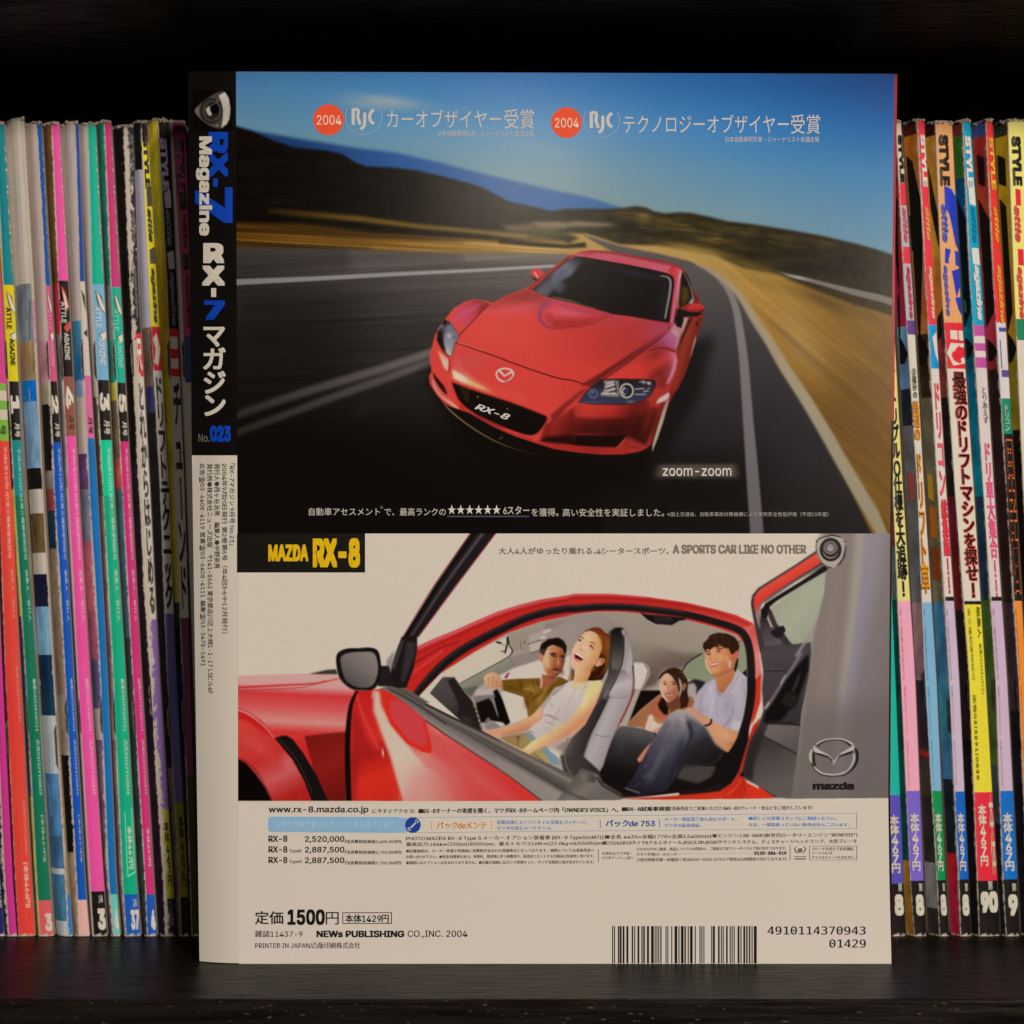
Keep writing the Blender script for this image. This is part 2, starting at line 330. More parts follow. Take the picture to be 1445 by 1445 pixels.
def road_picture():
    P = Print(332, 99, 1264, 753, (20, 17, 15))
    # sky, darker towards the top edge
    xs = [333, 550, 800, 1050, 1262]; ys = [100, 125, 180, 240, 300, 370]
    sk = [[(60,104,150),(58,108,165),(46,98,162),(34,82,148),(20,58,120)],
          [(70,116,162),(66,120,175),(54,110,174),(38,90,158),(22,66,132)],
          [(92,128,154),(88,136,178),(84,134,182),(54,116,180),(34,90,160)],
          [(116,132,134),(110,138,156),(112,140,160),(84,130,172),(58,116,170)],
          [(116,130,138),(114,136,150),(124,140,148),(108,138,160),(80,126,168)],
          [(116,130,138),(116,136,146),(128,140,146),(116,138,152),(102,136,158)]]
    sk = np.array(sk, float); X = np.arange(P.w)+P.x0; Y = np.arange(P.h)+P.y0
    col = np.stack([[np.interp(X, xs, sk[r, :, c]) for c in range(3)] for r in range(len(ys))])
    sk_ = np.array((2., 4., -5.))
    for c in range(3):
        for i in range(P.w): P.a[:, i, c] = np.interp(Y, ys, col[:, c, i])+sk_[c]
    P.spot(548, 143, 52, 9, (156,162,162), .75, .12); P.spot(520, 148, 46, 7, (144,156,162), .55, .1)
    P.spot(760, 210, 60, 10, (128,150,168), .35, .2); P.spot(620, 205, 60, 9, (120,146,160), .3, .2)
    # far blue ridge
    P.fill(E_((0,272),(90,292),(150,302),(330,333),(530,365),(700,385),(880,425),(1100,482),(1300,528),(1445,562))+F_((0,222),(90,240),(180,268),(250,290),(250,340),(0,340))+E_((1100,700),(0,500)),
           [(420, 190), (820, 300), [(0, (28,58,104)), (.35, (40,84,142)), (1, (56,98,148))]], 2.2)
    # left hill
    P.fill(E_((-30,262),(80,292),(170,332),(260,362),(400,376),(470,392),(530,430),(580,446),(680,450),(800,464),(950,500),(1060,530),(1130,565),(1190,598),(1300,622),(1380,640))+F_((0,292),(160,292),(240,288),(300,279),(345,286),(375,302),(430,313),(480,306),(540,309),(620,326),(700,346),(800,357),(960,382),(1100,407),(1250,442),(1430,492),(1430,800))+E_((1445,900),(-30,900)),
           [(335, 260), (1262, 420), [(0, (17,13,10)), (.4, (20,17,12)), (.55, (46,40,24)), (.75, (44,36,19)), (1, (28,24,14))]], 1.6)
    P.setclip(E_((-30,282),(170,345),(470,405),(580,460),(950,515),(1190,612),(1445,660))+F_((0,305),(300,290),(480,318),(800,370),(1100,420),(1430,505),(1430,800))+E_((-30,800)), 2)
    P.spot(745, 285, 45, 22, (62,58,44), .55); P.spot(720, 265, 30, 10, (40,44,44), .5, .4)  # paler patches put the cover's gloss glare into the printed hill
    for x, y, rx, ry, c, a in ((905,305,40,8,(86,70,34),.7),(960,318,60,9,(78,62,28),.7),(1020,342,40,8,(98,76,34),.7),(1080,330,60,10,(62,50,24),.6),(1000,300,40,6,(30,24,14),.7),(1110,350,60,8,(34,28,14),.7),(870,322,40,8,(34,27,14),.8),(1050,365,60,8,(34,28,14),.7),(960,343,60,8,(40,32,16),.8),(1170,345,50,10,(52,42,20),.6),(1200,380,60,12,(24,20,12),.7),(500,210,70,26,(28,19,13),.4)):
        P.spot(x, y, rx, ry, c, a, .12)
    P.streaks([(332,180),(1264,180),(1264,420),(332,420)], .10, .13, 26, 8, 2.6)
    P.streaks([(830,280),(1264,300),(1264,420),(830,380)], .14, .16, 12, 8, 4.)
    P.setclip()
    # golden verge left
    P.fill(E_((150,625),(560,662),(800,694),(1100,722),(1260,735),(1445,770),(1445,800),(1100,742),(800,716),(560,686),(150,650)), [(380,300),(760,330),[(0,(40,28,12)),(.3,(100,74,26)),(.7,(120,92,38)),(1,(130,104,50))]], 2)
    P.fill(E_((1150,700),(1300,690),(1400,700))+F_((0,352),(120,352),(240,362),(120,372),(0,372))+E_((1380,735),(1200,730)), (98,86,60), 3)
    P.fill(F_((-150,384),(0,388),(70,396),(110,410),(-170,426)), (84,76,42), 3, a=.8)
    P.fill(E_((1290,688),(1400,684),(1445,690))+F_((40,345),(150,352),(225,362),(100,366),(0,366))+E_((1445,712),(1330,708)), (124,108,88), 1.8)
    P.fill(E_((-30,690),(300,700),(600,735),(900,752),(1200,772),(1445,784))+F_((80,400),(240,460),(240,560),(0,560))+E_((1445,870),(-30,870)), [(340,0),(830,0),[(0,(92,58,17)),(.45,(126,88,32)),(.8,(168,128,60)),(1,(176,140,76))]], 2.4)
    P.fill(E_((-30,690),(300,698),(600,730),(1000,765),(1000,775),(600,756),(300,740),(-30,735)), (52,32,12), 4, a=.7)
    P.fill(E_((-30,770),(300,782),(600,795),(600,805),(300,806),(-30,795)), (46,32,14), 3, a=.8)
    P.streaks(E_((-30,680),(1445,760),(1445,860),(-30,860)), .055, .2, 90, 4, 1.0)
    P.fill(E_((1150,760),(1300,775),(1445,786))+F_((80,436),(86,458))+E_((1445,800),(1300,792),(1150,778)), (28,22,12), 1.6)
    # dry field right
    P.fill(F_((0,395),(90,402),(230,445),(400,450),(500,465),(640,490),(760,545),(900,572),(1000,600),(1100,650),(1250,708),(1430,752),(1430,1720),(1210,1720),(640,565),(520,520),(230,470),(60,420)),
           [(1020,380),(1190,560),[(0,(178,140,78)),(.3,(168,124,56)),(.6,(140,98,36)),(1,(112,76,24))]], 1.8)
    P.spot(1075, 400, 70, 10, (150,112,48), .8, .35); P.spot(1180, 430, 80, 12, (96,72,28), .9, .35); P.spot(1150, 470, 120, 9, (150,108,44), .6, .55)
    P.spot(1060, 375, 40, 8, (104,84,36), .7, .25); P.spot(980, 352, 50, 7, (160,126,62), .8, .18)
    P.spot(1215, 590, 60, 70, (104,68,20), .6, .9); P.spot(1130, 480, 26, 60, (176,140,84), .6, -.55)
    P.streaks(F_((500,470),(1430,770),(1430,1720),(1210,1720),(640,565)), .72, .05, 120, 4, 3.2)
    # the bend and the road
    P.fill(F_((60,400),(230,452),(400,486),(520,516),(600,548),(660,580),(740,660),(800,760),(870,860),(930,970),(1010,1100),(1100,1250),(1180,1400),(1330,1720),(-1470,1720),(-1470,600),(0,600),(300,560),(200,480)),
           [(1000,380),(1040,760),[(0,(84,78,74)),(.25,(60,56,57)),(.55,(40,37,40)),(1,(30,26,25))]], 1.4)
    # left carriageway
    P.fill(E_((-30,800),(600,808),(1000,822),(1250,822),(1445,824),(1600,900),(1600,2100),(-30,2100)),
           [(620,350),(560,700),[(0,(92,84,78)),(.12,(78,71,67)),(.3,(54,49,46)),(.55,(36,32,30)),(.8,(22,18,16)),(1,(18,15,13))]], 2.2)
    P.fill(E_((-30,800),(500,806),(500,900),(-30,935)), (52,46,46), 6, a=.6); P.fill(E_((1000,825),(1445,825),(1445,855),(1000,860)), (124,112,102), 3, a=.6)
    P.fill([(332,380),(520,420),(420,753),(332,753)], (20,17,15), 28, a=.55); P.fill([(332,600),(1080,640),(1080,753),(332,753)], (19,16,14), 22, a=.85)
    P.streaks(E_((-30,820),(1445,830),(1445,1200),(-30,1700)), -.06, .07, 120, 6, 1.6)
    P.line(E_((-20,949),(350,932),(700,913),(1050,896),(1445,874)), [8.8,6.5,5.5,4.6,3.6], [(333,0),(800,0),[(0,(122,116,112)),(.6,(148,142,138)),(1,(158,150,144))]], .7)
    P.line(G_((-20,505),(300,395),(650,285),(1000,180),(1330,70)), [11,11,12,12,11], [(333,0),(610,0),[(0,(46,41,40)),(.5,(74,67,66)),(1,(104,96,93))]], 2.2)
    P.line(G_((-20,620),(300,505),(650,375),(1000,250),(1330,128)), [10,10,11,11,11], [(333,0),(610,0),[(0,(42,38,37)),(.5,(66,60,59)),(1,(92,84,82))]], 2.2)
    P.line(G_((800,470),(1100,370),(1330,290)), 16, (34,30,30), 5, a=.8)
    # white edge line and kerb, right
    P.line(F_((600,548),(655,590),(700,645),(732,720),(752,830),(768,960),(778,1090),(788,1230),(797,1340),(805,1445),(826,1720)), [3,5,8,10.5,12,13.5,14.5,16,17.5,19], [(1030,380),(1060,753),[(0,(128,118,110)),(.4,(116,106,105)),(1,(98,90,92))]], 1)
    P.line(F_((560,530),(650,575),(745,662),(810,765),(880,870),(945,980),(1030,1110),(1120,1260),(1205,1410),(1395,1735)), [3,6,9,11,13,15,16,17,18,20], [(1010,390),(1250,740),[(0,(160,138,106)),(.5,(154,140,112)),(1,(146,132,106))]], 1.6)
    # guard rail
    P.fill(F_((940,590),(1100,650),(1250,702),(1430,752),(1430,700),(1200,630),(1000,590)), (50,36,17), 2.2)
    P.fill(F_((915,562),(1050,592),(1200,628),(1430,678),(1430,712),(1250,668),(1100,622),(960,585)), [(1100,390),(1110,412),[(0,(108,104,96)),(.5,(158,152,142)),(1,(112,106,98))]], .9)
    # shade under the car
    P.fill([(600,520),(1000,480),(985,560),(925,660),(900,690),(780,690),(640,620)], (18,14,12), 9, a=.95)
    P.fill([(930,560),(1000,470),(1010,480),(960,600),(915,670)], (24,21,22), 6, a=.7)
    P.fill([(926,657),(1040,655),(1044,674),(922,674)], (70,60,55), 3.2, a=.8); P.fill([(932,656),(1036,656),(1038,673),(930,673)], (100,86,76), 1.8, a=.6)
    car(P)
    return P
def car(P):
    body = A_((260,780),(330,690),(430,630),(530,607),(620,617),(690,638),(850,560),(1000,505),(1100,430),(1280,290),(1390,208))+B_((180,195),(260,163),(350,150),(500,158),(700,193),(900,228),(1080,263),(1170,298),(1230,348),(1270,420),(1300,515),(1345,575),(1368,650),(1400,700),(1388,800),(1350,920),(1310,1040),(1280,1140),(1240,1250))+D_((1215,400),(1160,510),(1110,580),(1060,700),(1000,850),(930,1020),(860,1073),(800,1098),(650,1124),(450,1125),(230,1105),(0,1070))+C_((1100,1020),(900,955),(700,865),(480,740),(300,680),(240,650),(170,570),(110,470),(102,400),(125,350),(108,250),(108,170))+A_((112,1120),(150,960),(190,870))
    P.fill(body, [(620,560),(960,450),[(0,(222,68,58)),(.4,(222,66,58)),(.7,(196,54,48)),(1,(150,40,36))]], .7)
    P.setclip(body, .6)
    # bonnet tones
    P.fill(A_((640,660),(850,560),(1010,508),(1060,530),(1240,605),(1150,680),(1100,720),(900,690),(720,720),(560,760)), [(700,410),(690,445),[(0,(160,50,46)),(.6,(196,62,58)),(1,(222,78,74))]], 2.4)
    P.spot(735, 435, 50, 9, (222,84,92), .7, -.15); P.spot(700, 470, 60, 22, (226,74,66), .8)
    P.spot(880, 445, 60, 18, (190,62,74), .8, .1); P.spot(930, 466, 34, 12, (176,70,104), .7, -.3); P.spot(820, 520, 60, 18, (226,64,54), .7)
    P.spot(870, 490, 50, 20, (190,54,46), .6, -.5)
    # bonnet bulge
    P.fill(A_((1240,600),(1445,640))+B_((300,690),(550,752),(380,830),(180,868),(0,872))+A_((1320,872),(1200,865),(1160,800),(1170,700)), [(770,425),(810,465),[(0,(206,64,70)),(.4,(212,70,80)),(1,(182,48,46))]], 1, sm=False)
    P.fill(A_((1240,605),(1180,680),(1160,760),(1190,860),(1215,865),(1165,800),(1170,720),(1250,615)), (146,56,92), 1.1); P.fill(A_((1180,800),(1300,860),(1445,850),(1445,800),(1300,790))+A_((1200,720),), (176,44,42), 2.4, a=.8); P.fill(B_((0,720),(180,715),(380,740),(520,760),(380,800),(180,800),(0,790)), (206,72,88), 2.4, a=.55); P.fill(B_((0,820),(200,820),(420,770),(300,840),(150,868),(0,870)), (168,40,40), 2, a=.8); P.line(A_((1235,605),(1160,660),(1125,760),(1150,820),(1200,868)), [2,4.5,5,3.5,1], (150,62,92), .8)
    P.line(A_((1180,862),(1280,880),(1445,855))+B_((180,868),(330,840),(450,790),(560,750)), [1.2,1.6,1.8,1.2,1], (150,42,48), .8)
    P.spot(803, 455, 26, 7, (180,44,40), .7, -.1); P.spot(800, 441, 26, 5, (226,90,110), .7, .1)
    P.fill(B_((0,640),(150,700),(330,745),(560,755),(330,700),(0,610)), (190,60,88), 1.2, a=.8)
    # fender left
    P.fill(A_((260,790),(330,700),(430,640),(530,612),(620,625),(660,650),(560,760),(460,860),(380,935),(320,840)), [(640,450),(680,430),[(0,(222,70,66)),(.4,(206,66,92)),(.7,(192,58,66)),(1,(140,40,38))]], 1)
    P.spot(660, 440, 28, 4, (206,84,124), .7, -.55)
    P.line(A_((670,645),(570,740),(470,850),(390,930),(350,1000),(310,1130)), [.8,1.2,1.4,1.4,1.2], (96,22,20), .5)
    # bonnet shut line
    P.line(A_((345,1010),(500,1060),(700,1130),(900,1205),(1100,1275),(1300,1338))+B_((180,1358),(330,1405),(380,1412)), [1,1.6,1.6,1.7,1.6,1.3], (74,16,16), .45)
    P.line(A_((370,1005),(480,1040),(600,1085)), .8, (236,130,110), .5, a=.7)
    # crease to headlight right
    P.fill(B_((1085,880),(1000,960),(800,1100),(560,1270),(380,1400),(250,1410),(330,1360),(600,1190),(800,1060),(960,960)), [(820,530),(940,460),[(0,(112,30,28)),(.5,(108,30,28)),(1,(146,48,60))]], 1.3)
    P.fill(D_((350,490),(130,690),(0,860),(-20,760),(60,690),(250,540)), (136,36,32), 1.6)
    P.line(B_((1075,860),(1090,890),(1050,930),(850,1075),(600,1260),(440,1370)), [1,1.3,1.5,1.5,1], (70,16,20), .5)
    # right fender
    P.fill(B_((1100,880),(1190,940),(1150,1080),(1050,1060),(900,1060),(1000,970)), [(930,490),(955,470),[(0,(150,50,60)),(.5,(178,80,124)),(1,(186,110,130))]], 1.4)
    P.fill(B_((1120,830),(1200,880),(1190,950),(1160,1090),(1140,1090),(1160,960),(1090,900)), (196,150,150), 1.4, a=.8)
    P.fill(D_((500,440),(720,290),(880,200),(1000,160),(1130,180),(1140,260),(1100,400),(1040,500),(950,520),(940,440)), [(860,525),(950,500),[(0,(222,62,52)),(.45,(208,56,48)),(.75,(132,36,32)),(.9,(160,56,72)),(1,(196,110,130))]], 1.4)
    P.spot(930, 512, 26, 10, (226,64,52), .6, -.5); P.spot(925, 530, 22, 7, (120,34,30), .6, -.7)
    P.line(D_((1135,180),(1140,260),(1110,370),(1060,470)), [2,4,5,3], (206,130,160), 1.2, a=.9)
    P.line(D_((880,165),(1000,140),(1060,140),(1140,175)), [1.5,2.5,2.5,2], (120,32,36), .8)
    P.fill(D_((1150,180),(1170,260),(1150,380),(1090,520),(1000,620),(940,850),(900,1050),(1000,980),(1110,700),(1200,480),(1300,200),(1340,60),(1230,80)), [(950,540),(985,560),[(0,(140,36,30)),(.5,(96,24,20)),(1,(60,16,14))]], 1.4)
    # side of the car
    P.fill(B_((1180,940),(1260,800),(1380,770),(1400,720),(1388,810),(1300,1060),(1215,1290),(1140,1445),(1110,1445),(1180,1150),(1150,1090)), [(955,470),(990,480),[(0,(92,26,20)),(.4,(150,52,30)),(.7,(120,36,24)),(1,(70,20,16))]], 1.2)
    P.fill(B_((1205,780),(1265,770),(1240,860),(1190,960),(1165,1060),(1150,1060),(1190,930)), (196,160,146), 1, a=.9)
    P.fill(B_((1262,775),(1300,780),(1230,920),(1160,1080),(1150,1070),(1200,930)), (70,20,18), 1)
    P.fill(B_((1335,800),(1350,840),(1335,865),(1328,840)), (30,14,12), .6)
    P.fill(B_((1325,930),(1330,1000),(1295,1120),(1275,1140),(1295,1040)), (150,130,116), .6); P.fill(B_((1345,580),(1310,540),(1320,640),(1350,640)), (116,30,30), .8)
    # roof
    P.fill(B_((190,205),(260,165),(350,150),(500,160),(700,195),(900,230),(1080,265),(1180,310),(1180,340),(1120,350),(1080,375),(900,330),(600,270),(400,235),(240,212)), [(860,352),(855,382),[(0,(120,30,34)),(.3,(176,50,62)),(.55,(214,90,110)),(.75,(206,60,72)),(1,(200,48,50))]], .8)
    P.fill(B_((350,175),(560,190),(800,240),(1000,280),(1110,300),(1080,330),(900,290),(600,230),(400,205)), (214,120,136), 2, a=.7)
    P.line(B_((1130,300),(1090,330),(1070,355)), 1, (96,24,28), .5)
    # right pillar
    P.fill(B_((1080,340),(1130,310),(1190,330),(1175,420),(1160,600),(1140,830),(1085,825),(1110,640),(1125,440)), [(948,400),(960,402),[(0,(210,54,46)),(.45,(206,70,96)),(.8,(190,110,130)),(1,(120,30,34))]], .7)
    P.line(B_((1190,340),(1170,440),(1160,600),(1150,690)), [2.4,1.8,1.4,1], (210,170,160), .7)
    # side glass
    P.fill(B_((1200,360),(1240,360),(1280,450),(1300,540),(1310,620),(1260,640),(1180,690),(1170,640),(1190,450)), (24,17,14), .7)
    P.fill(B_((1200,480),(1250,500),(1270,590),(1200,680),(1190,600)), (76,54,18), 1.6); P.line(B_((1215,360),(1260,450),(1290,540),(1300,610)), [1,1.6,2,2.4], (120,120,120), .7)
    # windscreen
    ws = A_((1060,520),(1130,460),(1280,330),(1400,240),(1445,215))+B_((210,208),(300,215),(500,250),(700,285),(900,325),(1060,365),(1120,400),(1125,470),(1100,640),(1080,822),(900,795),(700,760),(560,745),(380,690),(190,640),(0,600))+A_((1250,600),(1130,560))
    P.fill(ws, (20,17,16), .6)
    P.setclip(ws, .6)
    P.fill(A_((1050,540),(1445,200),(1445,420),(1300,560))+B_((0,470),(0,200)), [(765,415),(805,395),[(0,(128,130,140)),(.5,(86,94,112)),(1,(40,40,50))]], 3)
    P.fill(B_((0,330),(180,200),(290,240),(150,420),(0,470)), [(785,400),(815,365),[(0,(92,102,122)),(.6,(104,110,122)),(1,(40,40,48))]], 2.2)
    P.fill(A_((1370,620),(1400,540),(1445,500))+B_((80,440),(190,380),(300,245),(420,250),(1150,420),(1100,840),(80,640)), (20,16,16), 1.8); P.fill(A_((1070,545),(1180,450),(1300,350),(1400,300),(1330,420),(1240,540),(1180,590)), [(755,415),(795,395),[(0,(126,128,140)),(1,(92,98,116))]], 2, a=.75)
    P.spot(905, 388, 40, 4, (32,34,50), .9, .22); P.spot(935, 425, 8, 30, (34,34,42), .6, .1); P.spot(848, 405, 60, 20, (28,24,22), .5)
    P.line(A_((1060,545),(1200,590),(1300,600),(1445,640))+B_((190,640),(300,672),(390,695)), [1,2.4,2.2,1.6,1], (96,86,70), 1, a=.8)
    P.line(B_((0,585),(150,615),(270,660),(390,690)), [1.4,2,1.2], (120,100,66), .7, a=.7)
    P.line(B_((990,390),(1060,400),(1090,440),(1085,540),(1060,680),(1040,785)), [1,2.4,3,3,2.6,2.4], (140,136,124), .6)
    P.setclip(body, .6)
    P.line(A_((1020,515),(1150,400),(1290,285),(1400,210))+B_((180,200)), [2.4,2.2,2,1.6], (120,24,26), .6)
    P.line(A_((1050,525),(1200,390),(1300,310),(1400,225)), [1.6,1.6,1.4], (40,14,14), .6)
    # nose
    P.fill(A_((330,1120),(310,1260),(330,1330),(450,1370),(600,1440),(900,1560),(1000,1590),(1000,1500),(800,1440),(560,1370),(420,1250),(370,1130)), [(640,508),(690,555),[(0,(222,80,74)),(.5,(226,110,100)),(1,(226,74,64))]], 2.4)
    P.fill(C_((312,330),(330,420),(420,460),(600,530),(780,590),(640,520),(520,470),(420,400)), [(645,530),(700,552),[(0,(232,206,176)),(.5,(228,170,110)),(1,(226,90,70))]], 1.4)
    P.spot(650, 533, 13, 5, (236,214,190), .9, .5); P.spot(672, 543, 16, 3, (228,190,110), .8, .42)
    P.spot(665, 510, 22, 14, (206,84,88), .5)
    P.line(A_((320,1130),(305,1250),(310,1330)), 2, (214,66,58), .8)
    # badge on the nose
    for ring in (((722,1300),(745,1265),(800,1248),(860,1260),(882,1290),(872,1330),(830,1365),(790,1368),(745,1345),(722,1300)),): P.line(A_(*ring), 2.3, (210,200,188), .35)
    P.line(A_((755,1270),(790,1305),(800,1318),(830,1300),(872,1275)), [3.6,2.2,1.6,2.2,3.6], (210,200,188), .35)
    P.line(A_((795,1372),(850,1362),(885,1325)), .9, (110,30,28), .5)
    # grille
    gr = C_((312,455),(400,490),(600,560),(850,640),(1050,715),(1185,770),(1200,800),(1170,860),(1110,930),(1060,950),(980,940),(880,905),(740,850),(560,770),(430,680),(370,610),(335,520))
    P.line(np.array(gr+gr[:1]), 3.6, (206,52,44), .8, False)
    P.fill(gr, (17,13,11), .7)
    for k in range(7): P.line(C_((385+k*9,505+k*19),(470,512+k*20)), .9, (92,66,30), .4, a=.8)
    P.line(C_((500,760),(700,860),(880,920),(1000,960),(1080,955),(1150,890),(1205,800)), [1.4,2,2.4,2.4,2,1.6], (222,76,60), .8)
    P.spot(752, 616, 3, 2, (200,60,50), .9); P.spot(674, 560, 1, 1, (200,160,80), .9); P.spot(716, 577, 1, 1, (170,150,120), .9); P.spot(663, 549, 1, 1, (200,120,60), .9)
    P.fill(C_((380,640),(500,745),(700,850),(900,930),(1060,975),(1100,1020),(1000,1005),(760,920),(500,790),(390,720)), [(650,570),(760,620),[(0,(196,46,40)),(.5,(206,52,44)),(1,(190,46,40))]], 1)
    P.fill(C_((520,740),(740,850),(820,885),(740,880),(560,790)), (140,32,28), 1.6, a=.8)
    # left bumper duct
    P.fill(C_((135,360),(180,420),(240,490),(270,560),(255,570),(200,510),(150,430)), (40,14,12), .9)
    P.fill(C_((130,380),(150,440),(200,520),(250,575),(320,640),(375,700),(330,690),(230,610),(150,500)), [(612,535),(645,575),[(0,(206,110,110)),(.5,(206,90,92)),(1,(226,150,110))]], 1)
    P.line(C_((140,430),(150,500),(230,600),(320,660),(380,712)), [1,1.4,1.8,1.2], (236,190,160), .7, a=.9)
    P.fill(A_((180,1075),(215,1110),(285,1170),(288,1200),(272,1275),(240,1240),(205,1150)), [(618,495),(634,522),[(0,(226,150,110)),(.6,(216,190,160)),(1,(216,190,164))]], .8)
    P.line(A_((288,1160),(290,1240),(275,1300)), 2.4, (196,44,40), .8)
    # headlight left
    hl = A_((245,795),(290,810),(340,880),(378,945),(345,1010),(310,1130),(290,1140),(230,1080),(175,990),(178,900),(210,840))
    P.fill(hl, (58,54,58), .6); P.setclip(hl, .6)
    P.fill(A_((250,860),(310,830),(380,950),(345,1010),(305,1150),(270,1120),(235,1000)), [(635,465),(640,500),[(0,(110,112,130)),(.5,(140,140,152)),(1,(176,168,158))]], 1.2)
    P.spot(634, 474, 4, 4, (190,180,168), .9); P.spot(640, 490, 2, 6, (110,116,140), .9); P.spot(632, 497, 3, 8, (186,178,168), .9); P.spot(628, 466, 2, 3, (80,82,96), .9); P.spot(641, 476, 3, 4, (90,96,124), .8)
    P.fill(A_((180,920),(215,890),(225,960),(235,1030),(250,1090),(180,1000)), (18,15,15), .7); P.fill(A_((240,795),(270,800),(260,840),(230,830)), (22,18,20), .7)
    P.line(A_((185,890),(215,850),(232,880)), 1.2, (150,146,140), .6)
    P.setclip(body, .6)
    P.line(A_((170,960),(215,1060),(290,1140)), 1.2, (50,14,14), .5)
    # front right corner
    P.fill(D_((240,650),(380,662),(640,660),(770,640),(850,600),(900,640),(880,720),(780,760),(600,780),(350,790),(160,780),(130,740)), [(800,575),(890,590),[(0,(170,42,36)),(.3,(206,56,46)),(.7,(190,48,40)),(1,(120,30,26))]], 1.6)
    P.fill(D_((120,760),(350,790),(620,780),(800,750),(900,680),(980,700),(930,880),(860,1040),(700,960),(400,940),(60,930),(0,880)), [(820,585),(830,620),[(0,(140,34,30)),(.4,(104,26,22)),(1,(60,17,14))]], 2.2)
    P.spot(915, 590, 8, 26, (150,40,34), .6, .3); P.spot(890, 600, 8, 22, (90,24,20), .7, .3)
    P.fill(D_((20,945),(300,945),(690,945),(680,985),(620,1050),(560,1060),(200,1050),(0,1020)), (22,13,11), 1.2)
    P.fill(D_((0,1000),(200,1040),(400,1065),(590,1068),(660,990),(690,960),(660,1040),(720,1045),(800,1060),(790,1085),(640,1115),(430,1118),(200,1095),(0,1060)), [(780,625),(900,640),[(0,(206,52,44)),(.5,(190,44,36)),(.8,(206,50,42)),(1,(150,34,30))]], .9)
    P.line(D_((590,1070),(640,1020),(685,965)), [1,2.4,1.4], (222,96,60), .8); P.line(D_((20,1000),(110,1005),(180,985)), .9, (150,50,40), .6)
    P.spot(893, 635, 10, 4, (206,60,54), .8)
    P.fill(C_((1180,850),(1300,780),(1445,690),(1445,1000),(1300,1010),(1130,1000)), [(770,590),(805,600),[(0,(120,30,26)),(.4,(170,44,38)),(1,(120,30,26))]], 2)
    P.fill(C_((1180,960),(1445,940),(1445,1010),(1300,1025),(1120,1010)), (40,15,12), 2)
    P.fill(C_((1020,985),(1200,1020),(1445,1050),(1445,1105),(1250,1065),(1080,1020)), (206,50,42), .9)
    # side marker and arch lip
    P.fill(D_((960,640),(985,605),(1080,545),(1080,595),(1040,630),(965,655)), (206,186,176), .8)
    # headlight right
    hr = D_((445,435),(600,428),(800,430),(940,440),(958,475),(900,580),(800,640),(650,660),(380,655),(235,640),(300,560),(370,490))
    P.line(np.array(hr+hr[:1]), 2, (60,14,14), .6, False); P.fill(hr, [(830,540),(830,572),[(0,(34,30,36)),(.5,(52,54,72)),(1,(46,52,78))]], .5); P.setclip(hr, .5)
    P.fill(D_((470,440),(600,440),(610,590),(440,580),(490,500)), (146,138,132), 1); 
    for q in (((500,470),(560,450)),((480,500),(590,470)),((500,535),(590,510)),((450,560),(600,560))): P.line(D_(*q), 1.4, (208,198,184), .5)
    for q in (((500,520),(590,490)),((520,550),(600,530)),((580,450),(590,560))): P.line(D_(*q), 1.6, (34,30,36), .5)
    P.line(D_((605,440),(610,585)), 1.8, (120,116,116), .5)
    P.spot(*D_((685,535))[0], 11, 11, (24,22,28), 1, 0, 1.2)
    th = np.linspace(0, 2*np.pi, 24)
    P.line([(884.3+9*math.cos(t), 551.4+9.6*math.sin(t)) for t in th], 2.4, (196,184,164), .5)
    P.spot(883, 551.5, 5.5, 6, (44,50,76), 1, 0, 1); P.line([(883+4.8*math.cos(t), 552+5*math.sin(t)) for t in np.linspace(1.6, 4.2, 10)], [1,2.2,1], (206,194,172), .5); P.spot(881, 548, 1.6, 1.3, (200,206,214), 1)
    P.spot(837, 555.5, 6, 6, (58,66,96), 1, 0, 1); P.line([(837+6.2*math.cos(t), 555.5+6.2*math.sin(t)) for t in th], 1.1, (116,120,136), .5); P.spot(836, 553, 2, 1.6, (110,120,150), 1)
    for q, c in ((((760,520),(900,510)),(176,168,160)),(((760,570),(860,570)),(150,148,150)),(((800,450),(900,460)),(150,140,136)),(((840,545),(890,530)),(180,174,168))): P.line(D_(*q), 1.6, c, .5)
    P.spot(916, 541, 3, 2.4, (206,196,190), .9); P.spot(908, 539, 2, 3, (170,160,156), .9); P.spot(912, 548, 3, 2, (60,20,24), .9); P.spot(830, 568, 24, 2.4, (70,78,108), .8); P.spot(890, 567, 6, 2, (130,134,150), .7)
    P.setclip()
    P.fill(body, [(640,420),(930,640),[(0,(60,10,10)),(1,(20,4,4))]], .6, a=.07); P.fill(D_((-60,830),(300,800),(900,700),(1000,760),(900,1100),(400,1150),(-100,1080)), (40,8,8), 8, a=.22)
    P.fill(body, (255,120,80), 14, a=.0)
    # wheel edge, splitter, mirrors
    P.fill(D_((1065,600),(1075,620),(1030,800),(970,980),(920,1105),(925,1040),(970,880),(1020,720)), [(940,570),(925,635),[(0,(160,146,124)),(1,(176,162,140))]], .7)
    P.line(C_((245,660),(300,720),(420,820),(600,940),(800,1040),(980,1095),(1150,1140)), [1.2,1.6,1.5,1.3,.8,.5], [(630,575),(760,640),[(0,(150,120,60)),(.5,(128,100,54)),(1,(44,28,24))]], .5)
    P.line(C_((750,985),(785,960)), 1, (110,90,70), .5)
    P.fill(A_((1045,345),(1080,322),(1130,322),(1162,360),(1160,385),(1110,420),(1060,400),(1045,370)), (198,56,50), .5); P.fill(A_((1050,392),(1110,418),(1095,440),(1065,418)), (30,20,18), .6); P.line(A_((1075,350),(1095,380),(1110,410)), [1,2.2,1], (230,160,140), .5)
